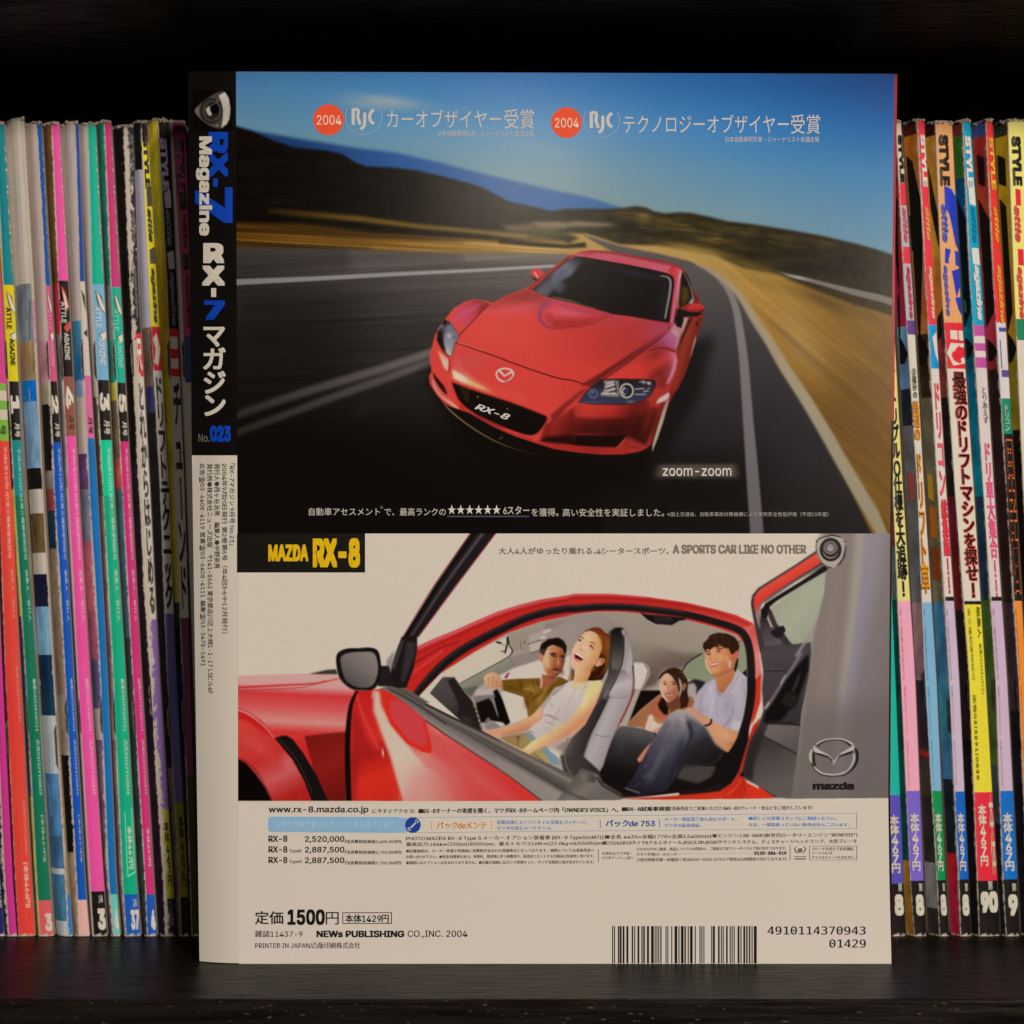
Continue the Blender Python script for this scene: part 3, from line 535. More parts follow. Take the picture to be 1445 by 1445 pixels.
    P.fill(B_((1160,690),(1240,710),(1400,735),(1330,768),(1210,770),(1215,800),(1190,870),(1150,860),(1130,800)), (22,16,15), .6)
    P.fill(B_((1245,700),(1265,655),(1320,645),(1390,660),(1410,690),(1390,715),(1320,725),(1245,722)), [(985,428),(985,441),[(0,(196,52,56)),(.6,(176,40,40)),(1,(110,26,26))]], .5)
    P.line(B_((1255,735),(1330,738),(1405,700)), 1.8, (16,12,12), .5)
    P.fill(B_((1260,640),(1290,600),(1310,610),(1290,650)), (140,138,136), .6)
I_ = zoomed(330, 740, .27675); J_ = zoomed(580, 820, .15225); K_ = zoomed(660, 860, .15225); L_ = zoomed(860, 860, .15225)
M_ = zoomed(600, 940, .16609); N_ = zoomed(820, 960, .17301); O_ = zoomed(1030, 730, .16609); Q_ = zoomed(1020, 920, .17301)
R_ = zoomed(780, 820, .20761); S_ = zoomed(700, 880, .083045); T_ = zoomed(790, 880, .062284); U_ = zoomed(910, 930, .062284); V_ = zoomed(980, 880, .062284)
def cabin_picture():
    W = (207,192,174)
    P = Print(336, 753, 1263, 1133, W)
    # grey curtain of brushed metal on the right
    P.fill([(1160,745),(1270,745),(1270,1140),(1105,1140),(1125,1050),(1135,960),(1150,860)], [(1110,0),(1262,0),[(0,(118,106,98)),(.3,(128,115,108)),(1,(128,115,112))]], 4)
    P.fill([(1218,745),(1270,745),(1270,1140),(1190,1140),(1205,950)], [(1205,900),(1262,915),[(0,(140,128,132)),(.4,(126,114,114)),(1,(120,108,104))]], 8)
    P.line([(1216,740),(1206,850),(1196,930),(1188,1000),(1180,1140)], [15,15,12,9,5], (158,146,134), 5); P.line([(1230,740),(1218,850),(1206,930),(1198,1000),(1190,1140)], [9,9,7,6,3], (136,128,142), 4)
    P.line([(1188,740),(1176,850),(1168,930),(1160,1000),(1150,1140)], [10,14,14,12,8], (134,120,110), 6)
    P.fill([(1130,1000),(1270,985),(1270,1140),(1110,1140)], (104,93,90), 16, a=.65)
    # inside of the cabin
    ins = I_((1000,860),(1080,760))+J_((280,850),(600,650),(900,480),(1200,375),(1445,325))+R_((0,262),(150,225),(300,212),(450,210),(600,222),(900,262),(1100,312),(1250,365),(1300,420),(1320,482))+L_((1270,430),(1285,800),(1240,1050),(1190,1240))+N_((1260,740),(1210,840),(1100,890),(900,905),(520,950),(330,968),(0,840),(-300,700),(-900,400))
    P.fill(ins, (168,154,142), .8)
    P.setclip(ins, .5)
    P.fill(J_((60,1080),(280,850),(600,650),(890,510),(940,650),(900,700),(450,950),(480,1000),(700,1020)), (200,186,166), .8)
    P.fill(J_((880,490),(1200,360),(1445,310))+R_((300,205),(600,222),(700,300),(530,320),(520,482),(0,482),(-40,420))+J_((960,790),(930,620)), [(720,0),(900,0),[(0,(160,146,132)),(.5,(152,138,130)),(1,(140,126,112))]], 1.5)
    P.fill(R_((300,205),(600,222),(900,262),(1100,312),(1250,365),(1300,420),(1320,600),(900,560),(530,600),(500,320)), [(960,860),(940,960),[(0,(158,144,130)),(.5,(150,136,122)),(1,(104,90,80))]], 2)
    P.fill(R_((-60,300),(130,255),(60,290),(-60,340)), (120,106,98), 2.4, a=.6)
    P.fill(L_((200,420),(420,330),(700,420),(860,400),(700,520),(660,560),(500,560),(430,700),(290,750),(230,480)), [(910,910),(930,970),[(0,(146,132,118)),(.4,(116,100,90)),(1,(86,72,66))]], 3)
    # sun visors and header
    P.fill(S_((230,180),(700,60),(900,90),(760,500),(540,560),(420,400),(290,480)), (152,138,122), 1.5)
    P.fill(S_((560,200),(900,85),(940,90),(800,240),(560,330)), (170,154,144), 1); P.fill(S_((800,120),(940,85),(930,130),(800,170)), (192,180,168), .6); P.fill(S_((740,230),(860,205),(840,250),(760,270)), (196,184,170), .6)
    P.fill(S_((560,340),(770,285),(750,450),(580,490)), (182,168,156), .8); P.line(S_((540,350),(770,280)), .9, (70,58,50), .4); P.fill(S_((560,500),(750,440),(750,480),(560,520)), (110,96,88), .8)
    P.line(S_((410,290),(440,480)), .8, (90,76,66), .4); P.spot(*S_((485,320))[0], 1.4, 1.6, (80,66,50), .9); P.line(S_((330,560),(520,520),(740,490)), 1.6, (128,114,104), .9)
    # windscreen pillar and mirror
    P.fill(J_((450,950),(900,705),(960,790),(840,870),(700,930),(600,1010),(540,1060),(480,1010)), [(690,930),(700,950),[(0,(158,148,128)),(1,(128,124,108))]], .9)
    P.fill(S_((220,560),(740,490),(740,610),(330,750)), (142,126,118), 1); P.line(S_((220,570),(330,750)), .8, (96,84,72), .4)
    P.line(J_((450,950),(700,815),(890,710),(940,650),(915,600),(900,510)), [.9,.9,1.1,2,1.6,1.2], (40,36,34), .4)
    P.line(S_((0,315),(60,325),(100,340)), [2,3,1.4], (24,21,21), .5); P.line(S_((190,230),(195,330),(170,430),(150,510)), [2.6,2.8,2.6,2], (34,30,30), .5); P.line(S_((80,480),(150,460)), 1.4, (60,56,50), .5); P.line(S_((110,350),(170,390)), 2, (140,136,124), .8)
    # driver side window
    P.fill(S_((60,880),(330,750),(740,620),(800,680),(1260,540),(1240,900),(1200,1000),(700,1050),(100,960)), (204,190,176), .9)
    P.fill(S_((130,925),(180,850),(240,820),(190,930)), (150,62,84), .6)
    P.fill(J_((840,1020),(1050,1060),(1100,1260),(920,1330),(850,1130)), (204,190,174), .8)
    # dashboard
    P.fill(J_((60,1080),(170,930),(280,890),(400,890),(480,1010),(560,1100),(620,1200),(660,1390),(400,1290)), [(600,960),(670,1010),[(0,(84,76,74)),(.5,(60,52,50)),(1,(30,25,23))]], .8)
    P.fill(J_((120,1100),(180,960),(280,910),(340,930),(430,1080),(440,1200),(420,1270),(250,1180)), [(610,960),(640,1010),[(0,(82,75,72)),(.6,(70,62,60)),(1,(54,47,45))]], .8)
    P.fill(J_((340,920),(400,895),(480,1010),(570,1140),(640,1300),(650,1390),(560,1350),(430,1270),(445,1150)), (38,31,29), .9); P.spot(*J_((520,1290))[0], 9, 4, (74,58,40), .6, .5)
    P.fill(J_((200,880),(290,825),(285,880),(230,920)), (30,27,27), .6)
    P.fill(J_((480,1000),(600,970),(620,980),(560,1080),(520,1050)), (92,94,84), 1)
    P.fill(J_((610,1010),(780,1000),(770,1060),(600,1060)), (182,170,160), 1); P.fill(J_((570,1070),(760,1050),(790,1110),(600,1140)), (120,110,104), 1.2)
    P.fill(J_((600,1130),(720,1085),(760,1130),(800,1240),(860,1330),(740,1290),(690,1310),(640,1310)), (22,18,17), .8)
    P.fill(J_((760,1020),(800,1000),(850,1100),(920,1310),(880,1340),(820,1290),(780,1140)), (18,15,14), .6); P.line(J_((755,1010),(775,1075)), 1, (150,140,130), .5)
    P.line(J_((760,1120),(780,1170),(805,1245)), 1, (120,112,106), .4); P.line(J_((575,1130),(610,1210),(640,1310),(660,1390)), [1,1.8,1.6,1.4], (130,122,114), .8)
    for k in range(5): P.spot(*J_((590+k*14,1160+k*44))[0], 1, 1.4, (196,188,176), .8)
    P.fill(J_((680,1340),(760,1300),(860,1330),(840,1350),(720,1390)), (134,124,120), .8); P.fill(J_((770,1300),(850,1310),(870,1335),(830,1350)), (196,186,172), .7); P.fill(J_((690,1290),(720,1260),(740,1300),(690,1330)), (120,110,108), .7)
    # rear quarter windows, parcel shelf
    P.fill(L_((225,490),(310,495),(355,560),(345,620),(290,740),(240,740)), (204,190,176), .7)
    P.line(L_((240,490),(330,505),(368,570),(350,640),(270,780),(210,930),(150,1070)), [1.5,2,2.2,2.2,2.4,2.4,2], (166,152,138), .6)
    P.fill(L_((290,750),(480,750),(480,830),(300,1080),(170,1070),(240,880)), (20,16,15), .8)
    P.fill(L_((680,560),(720,500),(860,410),(900,380),(1285,280),(1285,640),(1190,560),(900,700),(720,640)), [(960,900),(1060,960),[(0,(128,130,106)),(1,(140,146,118))]], .7); P.line(L_((675,570),(730,490),(860,405)), 1.8, (30,26,26), .5)
    P.fill(L_((720,680),(790,645),(890,670),(860,730),(820,790),(760,740)), (34,32,36), 1); P.fill(L_((730,690),(780,680),(810,720),(800,790),(730,790)), (164,150,146), 1.2)
    P.fill(L_((1230,590),(1275,550),(1275,630)), (24,20,20), .6); P.line(L_((1190,300),(1235,290)), 1, (70,64,58), .4)
    # rear floor
    P.fill(N_((130,760),(330,420),(600,420),(900,640),(1280,480),(1340,300),(1340,700),(1200,880),(700,940),(330,960)), (24,20,19), 1.2)
    P.fill(N_((820,700),(1100,705),(1060,790),(950,840),(780,800)), (70,62,58), 1.6); P.line(N_((830,697),(1090,710)), 1, (96,86,82), .6)
    # the woman at the back
    P.fill(L_((160,1075),(280,940),(400,840),(470,785),(560,800),(620,850),(760,800),(790,860),(760,920),(700,940),(520,1000),(400,1160),(330,1130),(300,1090)), [(890,1000),(930,1000),[(0,(146,98,66)),(.5,(158,104,72)),(1,(150,92,64))]], .7)
    P.fill(L_((410,860),(480,790),(500,840),(470,900),(500,970),(560,1000),(500,1060),(420,1080),(400,960)), (168,92,66), 1.4); P.line(L_((170,1060),(300,930),(470,790)), 1.4, (186,140,104), .8)
    P.fill(L_((360,990),(390,970),(430,1020),(500,1060),(500,1090),(440,1130),(380,1140),(325,1110)), (204,182,160), .8); P.fill(L_((400,1010),(510,1000),(480,1060),(440,1060)), (176,110,74), 1)
    P.fill(L_((400,1120),(480,1080),(500,1100),(440,1150)), (196,150,130), .6)
    P.fill(U_((280,480),(370,330),(500,220),(680,190),(830,250),(960,450),(980,560),(960,720),(1000,940),(960,1080),(800,1130),(780,900),(840,700),(820,560),(700,420),(500,330)), (46,28,19), .5)
    P.fill(U_((370,880),(430,860),(480,980),(540,1100),(520,1260),(440,1260),(330,1140),(290,1030)), (28,18,14), .6)
    P.fill(U_((500,820),(780,780),(800,1100),(600,1200),(500,1050)), (104,60,44), .9)
    P.fill(U_((345,560),(380,420),(430,350),(520,320),(640,420),(720,520),(740,660),(760,800),(660,920),(560,990),(480,920),(400,800),(350,680)), [(935,960),(960,985),[(0,(206,164,136)),(.5,(188,128,98)),(1,(146,84,64))]], .5)
    P.line(U_((345,600),(375,740),(430,860),(540,980)), [1.4,2.4,2.4,1], (210,188,166), .6)
    P.fill(U_((560,330),(700,350),(780,520),(800,700),(770,780),(720,560),(640,430)), (50,28,20), .6); P.fill(U_((755,420),(810,470),(850,600),(830,700),(790,560)), (186,168,146), .5); P.line(U_((800,280),(870,330),(900,440)), 1.6, (96,72,48), .6)
    P.fill(U_((870,560),(920,530),(945,600),(900,700),(850,720),(830,660)), (176,104,82), .5); P.line(U_((420,300),(480,240),(540,220)), 1.4, (110,80,56), .6)
    P.line(U_((425,560),(460,575),(490,570)), 1.7, (50,34,28), .4); P.line(U_((620,570),(680,570),(720,560)), 1.9, (60,34,28), .4); P.line(U_((410,520),(480,515)), .9, (110,72,54), .4); P.line(U_((610,520),(700,520)), 1, (90,54,42), .4)
    P.line(U_((560,560),(540,660),(560,720),(610,700)), [.8,1.2,1.6,1], (160,92,76), .6); P.line(U_((465,795),(540,790),(600,800),(650,770)), [1,1.8,2,.9], (96,44,38), .4); P.line(U_((500,825),(560,840),(620,815)), 1.4, (180,94,80), .5)
    # the young man at the back
    P.fill(L_((775,900),(820,760),(900,680),(990,640),(1050,780),(1150,620),(1190,560),(1280,640),(1275,900),(1225,1125),(1130,1110),(1060,1110),(920,1000),(850,960)), [(980,960),(1055,1000),[(0,(164,152,160)),(.4,(176,166,176)),(1,(168,158,166))]], .6)
    for q, w, c in ((((940,720),(960,850),(930,960)),5,(186,176,186)),(((860,800),(840,900)),4,(150,138,148)),(((1150,920),(1120,1010),(1050,1100)),5,(140,130,146)),(((1000,700),(1010,790),(1080,800)),3,(146,134,144)),(((1090,760),(1180,800),(1240,640)),1.1,(130,118,126)),(((1250,700),(1260,850)),3,(150,140,146))): P.line(L_(*q), w*.5, c, 1.1)
    P.fill(L_((1140,1030),(1230,1040),(1220,1125),(1130,1115)), (192,180,178), 1.2)
    P.fill(L_((940,590),(1150,500),(1165,590),(1100,680),(990,660)), (168,104,70), .6)
    P.fill(L_((985,630),(1160,570),(1150,640),(1060,770),(1020,775),(1000,720)), [(1015,950),(1035,975),[(0,(190,122,80)),(1,(160,96,62))]], .6)
    P.fill(L_((1100,760),(1190,560),(1240,620),(1170,800)), (180,168,176), .6); P.line(L_((1110,760),(1170,660),(1205,600)), .9, (140,126,132), .4)
    P.fill(V_((210,560),(330,420),(520,400),(780,500),(1000,640),(980,800),(900,900),(760,1050),(600,1130),(480,1170),(380,1130),(300,1020),(255,900),(245,760)), [(1000,925),(1035,935),[(0,(206,150,112)),(.5,(200,134,90)),(1,(176,104,72))]], .5)
    P.line(V_((250,800),(270,960),(340,1080),(400,1130)), 1.3, (214,184,152), .5)
    P.fill(V_((185,520),(200,440),(290,360),(340,270),(440,225),(560,205),(760,230),(900,300),(1000,420),(1020,520),(1000,620),(900,680),(830,700),(800,620),(770,560),(700,560),(600,490),(520,460),(560,540),(440,530),(350,600),(280,580),(260,650),(220,600)), (46,27,18), .6)
    P.line(V_((300,350),(450,300),(650,300)), 1.6, (74,48,30), .9, a=.7); P.line(V_((480,450),(600,500),(680,550)), 1.6, (70,40,24), .8)
    P.fill(V_((900,680),(940,620),(1000,610),(1000,720),(960,820),(880,830),(860,760)), (190,96,82), .5); P.fill(V_((960,800),(1000,780),(980,960),(930,1100),(890,1040),(920,900)), (44,26,20), .5)
    P.fill(V_((770,840),(835,840),(825,980),(790,1020),(760,960)), (206,186,160), .7, a=.75); P.fill(V_((700,720),(780,760),(780,860),(720,900)), (206,150,112), 1, a=.8)
    P.line(V_((270,700),(330,690),(370,680)), 1.7, (70,38,34), .4); P.line(V_((500,640),(560,622),(600,620)), 1.7, (74,40,34), .4); P.line(V_((240,650),(350,630)), 1.2, (96,56,36), .4); P.line(V_((480,590),(640,560)), 1.2, (110,62,38), .5)
    P.line(V_((400,680),(350,780),(400,820),(480,800)), [.6,1,1.4,1], (176,98,68), .5); P.line(V_((340,950),(440,910),(580,885)), [1.6,2.4,1], (206,176,160), .4); P.line(V_((350,975),(450,960),(560,900)), [1.4,2,1], (176,92,84), .5); P.line(V_((350,930),(450,895),(580,880)), .9, (130,66,54), .4)
    # forearm with bracelet
    P.fill(L_((700,925),(740,905),(800,930),(900,1000),(1060,1090),(1200,1150),(1190,1230),(1100,1330),(1020,1290),(900,1100),(820,1030),(740,980)), [(980,1020),(1030,1050),[(0,(200,140,112)),(.5,(204,150,112)),(1,(196,136,96))]], .6)
    P.line(L_((880,1080),(935,1060),(945,1015)), [2.6,3,2.4], (34,24,22), .5); P.spot(*L_((930,1040))[0], 1, 1, (120,60,50), .8)
    # jeans
    P.fill(L_((20,1190),(60,1110),(130,1080),(300,1110),(440,1160),(480,1250),(300,1445),(-20,1445),(-40,1300)), [(880,1030),(900,1075),[(0,(98,92,90)),(.4,(62,58,60)),(1,(34,31,33))]], .9)
    P.fill(N_((140,740),(250,480),(310,380),(420,380),(600,430),(600,480),(470,660),(420,760),(360,860),(300,930),(150,850)), [(880,1030),(870,1090),[(0,(86,80,78)),(.35,(50,46,48)),(1,(24,20,20))]], 1.2)
    P.fill(N_((460,640),(520,560),(610,470),(620,500),(540,600),(500,660),(465,668)), (190,124,96), .5)
    P.fill(N_((350,880),(420,800),(480,680),(580,500),(680,330),(720,280),(780,240),(860,240),(920,290),(1010,380),(1090,520),(1180,590),(1080,690),(840,690),(800,740),(720,860),(700,900),(480,945),(400,900)), [(945,1000),(925,1120),[(0,(164,152,148)),(.12,(140,130,132)),(.35,(86,82,92)),(.6,(58,54,66)),(1,(34,31,40))]], .7)
    P.fill(N_((880,300),(1010,380),(1090,520),(1180,590),(1080,690),(840,690),(780,760),(800,640),(900,500),(870,380)), [(975,1030),(1000,1080),[(0,(88,84,92)),(.4,(44,40,44)),(1,(26,22,22))]], 2.2)
    P.line(N_((850,290),(900,430),(850,560),(760,700),(720,850)), 4.5, (36,33,40), 2); P.line(N_((800,320),(760,460),(650,640),(560,800)), 5, (98,92,100), 3, a=.7); P.line(N_((720,330),(620,520),(520,720)), 4, (78,74,84), 2, a=.6)
    for k in range(9): P.line(N_((590+k*13,690-k*38),(650+k*12,650-k*38)), .8, (112,106,112), .6, a=.45)
    P.line(N_((360,880),(420,900),(480,920)), 1.6, (112,104,100), .6); P.line(N_((500,800),(560,760),(540,800)), 1.6, (112,104,112), .9, a=.6)
    P.fill(N_((250,920),(330,930),(370,950),(310,965)), (66,38,20), 1)
    P.line(N_((330,965),(700,945),(1000,900)), 1.4, (96,88,86), .7); P.line(N_((420,960),(800,935),(1000,905)), 1.6, (50,44,43), .8)
    # driver
    P.fill(S_((100,960),(300,940),(600,930),(740,920),(780,1000),(900,960),(1080,900),(1240,980),(1300,1020),(1000,1080),(900,1220),(700,1445),(640,1500),(520,1420),(470,1250),(300,1190),(110,1130)), [(730,965),(790,990),[(0,(108,76,26)),(.5,(128,92,38)),(1,(96,66,22))]], .6)
    P.fill(S_((470,1250),(900,1220),(700,1445),(560,1700),(520,1420)), (122,86,32), .8)
    for q, w, c in ((((400,950),(440,1100)),4,(88,60,18)),(((620,960),(640,1100),(560,1250)),3,(92,62,20)),(((480,1120),(560,1100),(660,1150)),4,(160,124,60)),(((900,1000),(800,1180),(700,1330)),4,(158,118,56)),(((1000,1020),(880,1180)),2.6,(92,62,22)),(((700,960),(720,1060)),3,(70,46,16)),(((300,1100),(450,1160)),3,(96,66,22)),(((600,1300),(800,1150)),3,(86,58,18))): P.line(S_(*q), w, c, 1.1, a=.8)
    P.fill(S_((780,860),(1000,900),(1060,950),(860,1060),(760,1110),(740,1000)), (154,88,60), .7); P.line(S_((770,860),(775,980),(760,1090)), 2, (206,176,156), .6)
    P.fill(S_((800,560),(850,430),(950,360),(1120,380),(1190,480),(1170,640),(1120,800),(1040,900),(950,910),(860,860),(800,760),(790,650)), [(770,925),(795,935),[(0,(206,172,138)),(.35,(180,116,74)),(.7,(150,86,54)),(1,(112,60,40))]], .6)
    P.fill(S_((740,430),(770,350),(880,260),(1060,235),(1150,290),(1200,380),(1195,480),(1170,520),(1130,420),(960,360),(880,400),(840,470),(800,540),(760,500)), (24,18,16), .6)
    P.fill(S_((750,430),(820,420),(830,520),(790,560),(750,510)), (70,52,44), 1); P.fill(S_((725,540),(770,510),(810,560),(790,650),(750,640)), (190,122,92), .5)
    P.line(S_((930,540),(990,550),(1030,570)), 2.4, (60,32,24), .7); P.line(S_((1100,570),(1160,580)), 2.4, (50,26,20), .7); P.line(S_((920,510),(1020,530)), 1.3, (70,42,28), .5); P.line(S_((1060,580),(1050,690),(1010,680)), [1,1.8,1], (196,132,92), .6)
    P.line(S_((960,770),(1020,780),(1060,790)), 2.2, (74,36,36), .5); P.line(S_((980,810),(1030,830)), 1.3, (176,102,82), .5); P.spot(*S_((1080,760))[0], 2, 5, (120,70,48), .6); P.spot(*S_((880,720))[0], 4, 6, (204,164,124), .6)
    P.fill(J_((670,900),(700,860),(760,840),(820,870),(850,960),(850,1010),(810,980),(790,1000),(720,990),(690,960)), [(685,955),(710,970),[(0,(206,170,134)),(1,(186,128,94))]], .8)
    for q in (((720,890),(715,980)),((760,880),(750,990)),((790,900),(790,980))): P.line(J_(*q), 1, (160,104,76), .6)
    # passenger: top, skin, trousers
    P.fill(K_((300,1190),(480,1150),(560,1140),(760,1280),(800,1400),(780,1445),(560,1370)), [(720,1040),(770,1070),[(0,(146,118,76)),(.5,(160,134,90)),(1,(172,146,98))]], .8)
    P.line(K_((470,1170),(465,1260)), 1.2, (86,66,36), .6); P.line(K_((600,1330),(700,1400)), 1, (90,70,40), .5); P.line(K_((440,1180),(500,1190)), 1.2, (92,72,40), .5)
    P.fill(K_((520,1150),(620,1150),(820,1330),(860,1445),(780,1440),(700,1320)), (124,142,150), 1); P.fill(K_((740,1270),(850,1330),(890,1390),(870,1400),(760,1310)), (204,190,172), .6)
    P.fill(K_((560,1110),(690,1010),(700,930),(760,830),(850,720),(950,660),(1130,660),(1200,700),(1200,860),(1080,1070),(950,1200),(880,1330),(760,1290),(620,1180)), [(770,960),(830,1030),[(0,(206,192,178)),(.5,(196,182,174)),(1,(184,168,160))]], .7)
    P.fill(K_((960,1180),(1000,1150),(960,1220),(900,1330),(800,1280)), (150,132,122), 1.4); P.fill(K_((860,1260),(960,1200),(900,1330)), (140,124,114), 1.4)
    for q, w, c in ((((900,690),(840,750),(785,800)),1.6,(120,118,130)),(((770,800),(760,860),(790,910)),1,(150,144,146)),(((700,980),(760,990),(830,1030)),1.4,(146,132,126)),(((740,970),(850,1020)),1,(130,116,112)),(((720,1040),(800,1070)),1,(140,126,122)),(((560,1110),(620,1150)),1,(140,124,116)),(((1130,680),(1060,750)),1.2,(150,146,150))): P.line(K_(*q), w, c, .6)
    P.fill(K_((690,900),(690,1010),(560,1110),(430,1150),(300,1180),(160,1160),(150,1130),(300,1100),(450,1060),(580,990)), [(720,1020),(725,1035),[(0,(212,166,128)),(.5,(204,150,112)),(1,(186,124,92))]], .7)
    P.fill(K_((150,1130),(300,1100),(320,1150),(290,1200),(200,1170)), (206,150,124), .8)
    P.fill(K_((1130,660),(1220,650),(1255,690),(1220,800),(1170,920),(1090,1060),(960,1150),(780,1230),(600,1320),(500,1330),(520,1290),(600,1220),(760,1130),(950,1010),(1060,860),(1090,740)), [(790,990),(815,1020),[(0,(206,192,146)),(.5,(212,196,140)),(.75,(212,172,124)),(1,(204,140,104))]], .7)
    P.line(K_((1250,690),(1180,900),(1090,1070),(950,1165),(760,1255),(580,1330)), [1.4,2,2.4,2.2,2,1.4], (206,140,106), 1, a=.85); P.fill(K_((300,1200),(420,1270),(560,1350),(600,1320),(480,1290)), (206,172,130), .9)
    # light and shade on the figures
    P.spot(*K_((900,1000))[0], 9, 14, (172,158,150), .4, .5); P.spot(*K_((760,1130))[0], 10, 6, (176,162,152), .4, .6); P.spot(*K_((980,760))[0], 12, 8, (214,202,188), .6)
    P.line(K_((1010,700),(960,820),(900,920)), 2, (164,152,148), 1.4, a=.5); P.line(K_((860,900),(820,980),(760,1060)), 1.6, (156,142,136), 1.2, a=.6); P.line(K_((950,1120),(860,1210),(780,1270)), 1.6, (140,122,112), 1.2, a=.6)
    P.spot(*K_((640,1060))[0], 8, 3, (222,180,144), .6, -.4); P.spot(*K_((1090,860))[0], 4, 12, (224,208,158), .6, .4)
    P.spot(*S_((620,1080))[0], 8, 4, (150,112,50), .5, .3); P.spot(*S_((760,1290))[0], 5, 8, (150,112,52), .5, .5); P.spot(*S_((520,1330))[0], 4, 9, (78,52,14), .6); P.spot(*S_((250,1090))[0], 12, 3, (84,58,18), .6, .2)
    P.spot(*S_((1080,700))[0], 2.2, 5, (196,136,98), .5); P.spot(*S_((1120,820))[0], 3, 5, (96,52,36), .6); P.spot(*S_((980,430))[0], 6, 3, (170,112,80), .6)
    P.spot(*L_((930,760))[0], 4, 16, (196,186,198), .6, .3); P.spot(*L_((1100,900))[0], 9, 14, (150,138,146), .5); P.spot(*L_((1200,780))[0], 5, 18, (186,176,184), .5); P.spot(*L_((850,940))[0], 6, 6, (140,128,138), .5)
    P.spot(*L_((1080,1170))[0], 12, 6, (214,164,126), .6, .7); P.spot(*L_((1140,1260))[0], 8, 6, (170,110,76), .6, .7); P.spot(*L_((700,1010))[0], 7, 6, (176,164,156), .6); P.spot(*L_((420,1060))[0], 5, 3, (214,196,176), .6)
    P.spot(*N_((640,620))[0], 7, 22, (92,88,104), .45, .5); P.spot(*N_((800,560))[0], 5, 20, (40,36,44), .6, .4); P.spot(*N_((560,800))[0], 6, 12, (72,70,88), .5, .6); P.spot(*N_((330,520))[0], 6, 14, (70,65,64), .5, .4)
    for k in range(16): a = P.rng.uniform(0, 1); q = N_((440+a*300+P.rng.uniform(-40,40), 880-a*480))[0]; P.line([q, (q[0]+4+3*P.rng.random(), q[1]-2-3*P.rng.random())], .7, (104,100,112), .6, a=.35)
    # seat
    P.fill(T_((1080,260),(1130,160),(1220,100),(1330,85),(1445,100))+L_((130,180),(180,270),(205,400),(215,520),(210,700),(160,900),(40,1150),(-20,1300),(-60,1445))+N_((150,740),(140,768),(0,725),(0,700))+K_((1060,1445),(890,1445),(880,1330),(960,1200),(1100,1060),(1180,900),(1230,780),(1300,600)), [(840,990),(880,1010),[(0,(70,63,60)),(.5,(92,84,80)),(1,(150,138,136))]], .7)
    P.fill(L_((60,180),(130,180),(190,290),(212,420),(215,520),(210,740),(150,920),(40,1150),(-30,1350),(-60,1445))+N_((140,765),(10,720),(30,600),(90,430),(200,210),(270,60)), [(846,1000),(880,1015),[(0,(150,138,138)),(.4,(176,164,164)),(1,(150,138,140))]], .8)
    P.fill(L_((100,560),(140,560),(210,640),(205,780),(150,810),(0,800),(-20,780),(60,660)), [(870,950),(880,982),[(0,(130,119,119)),(.5,(186,174,172)),(1,(160,148,148))]], 1)
    P.fill(T_((1160,300),(1180,180),(1240,110),(1330,88),(1445,110))+L_((110,200),(130,260),(135,380),(120,480),(100,560),(20,560),(5,480)), [(0,890),(0,950),[(0,(26,22,21)),(.3,(48,43,41)),(.8,(96,87,82)),(1,(84,76,72))]], .7)
    P.line(L_((20,200),(15,400),(10,560)), 1.2, (30,25,24), .5); P.line(L_((135,240),(130,420),(105,540),(40,690),(-40,830)), 1.5, (34,29,29), .5)
    P.fill(L_((10,560),(100,555),(60,660),(-20,800),(-60,860),(-50,720)), [(855,945),(865,975),[(0,(60,53,50)),(1,(104,95,91))]], .8)
    P.fill(K_((1180,900),(1250,820),(1290,840),(1190,1050),(1110,1200),(1070,1330),(1055,1445),(890,1445),(885,1340),(960,1200),(1090,1070)), [(800,1040),(830,1050),[(0,(96,88,84)),(.5,(66,58,56)),(1,(48,41,40))]], .8)
    P.line(K_((880,1445),(890,1330),(960,1200)), 1.2, (140,128,122), .6); P.line(K_((1290,840),(1190,1050),(1110,1200),(1070,1330)), 1.4, (32,27,27), .6)
    P.line(N_((90,430),(160,455),(240,455)), 1, (120,108,108), .5); P.line(L_((0,815),(90,820),(190,800)), 1, (130,118,118), .6)
    P.fill(N_((0,720),(140,765),(120,800),(0,740)), (30,26,26), .8); P.fill(N_((0,750),(80,760),(130,800),(110,850),(0,820)), (96,88,84), 1)
    P.line(L_((215,520),(225,700),(180,880),(100,1050)), 1.4, (60,20,24), .6); P.line(L_((240,740),(180,880),(75,1090)), 1.6, (160,40,52), .6)
    # passenger's head, thrown back laughing
    P.fill(T_((240,1000),(330,1060),(330,1200),(300,1290),(230,1300),(180,1250),(240,1120)), [(804,0),(811,0),[(0,(176,128,84)),(1,(70,36,20))]], .6)
    P.fill(T_((480,260),(560,170),(680,110),(780,80),(880,85),(960,130),(1020,200),(1090,230),(1140,330),(1120,600),(1110,900),(1060,1080),(960,1270),(800,1290),(600,1290),(640,1150),(700,900),(640,600)), [(845,900),(860,945),[(0,(104,48,24)),(.35,(124,66,28)),(.6,(60,30,16)),(1,(44,20,12))]], .6)
    P.line(T_((1000,280),(1070,420),(1080,700),(1060,950),(960,1150)), [2,4,4,3,2], (140,84,34), 1.2, a=.85); P.line(T_((960,700),(930,760),(1020,740)), 3.4, (40,22,14), 1); P.line(T_((760,1240),(900,1180),(1000,1080)), 1.6, (90,44,24), .8)
    P.fill(T_((340,1030),(500,1040),(720,980),(690,1150),(620,1290),(560,1400),(400,1420),(300,1340),(335,1200)), [(812,950),(832,962),[(0,(212,182,140)),(.5,(206,150,104)),(1,(196,134,84))]], .6)
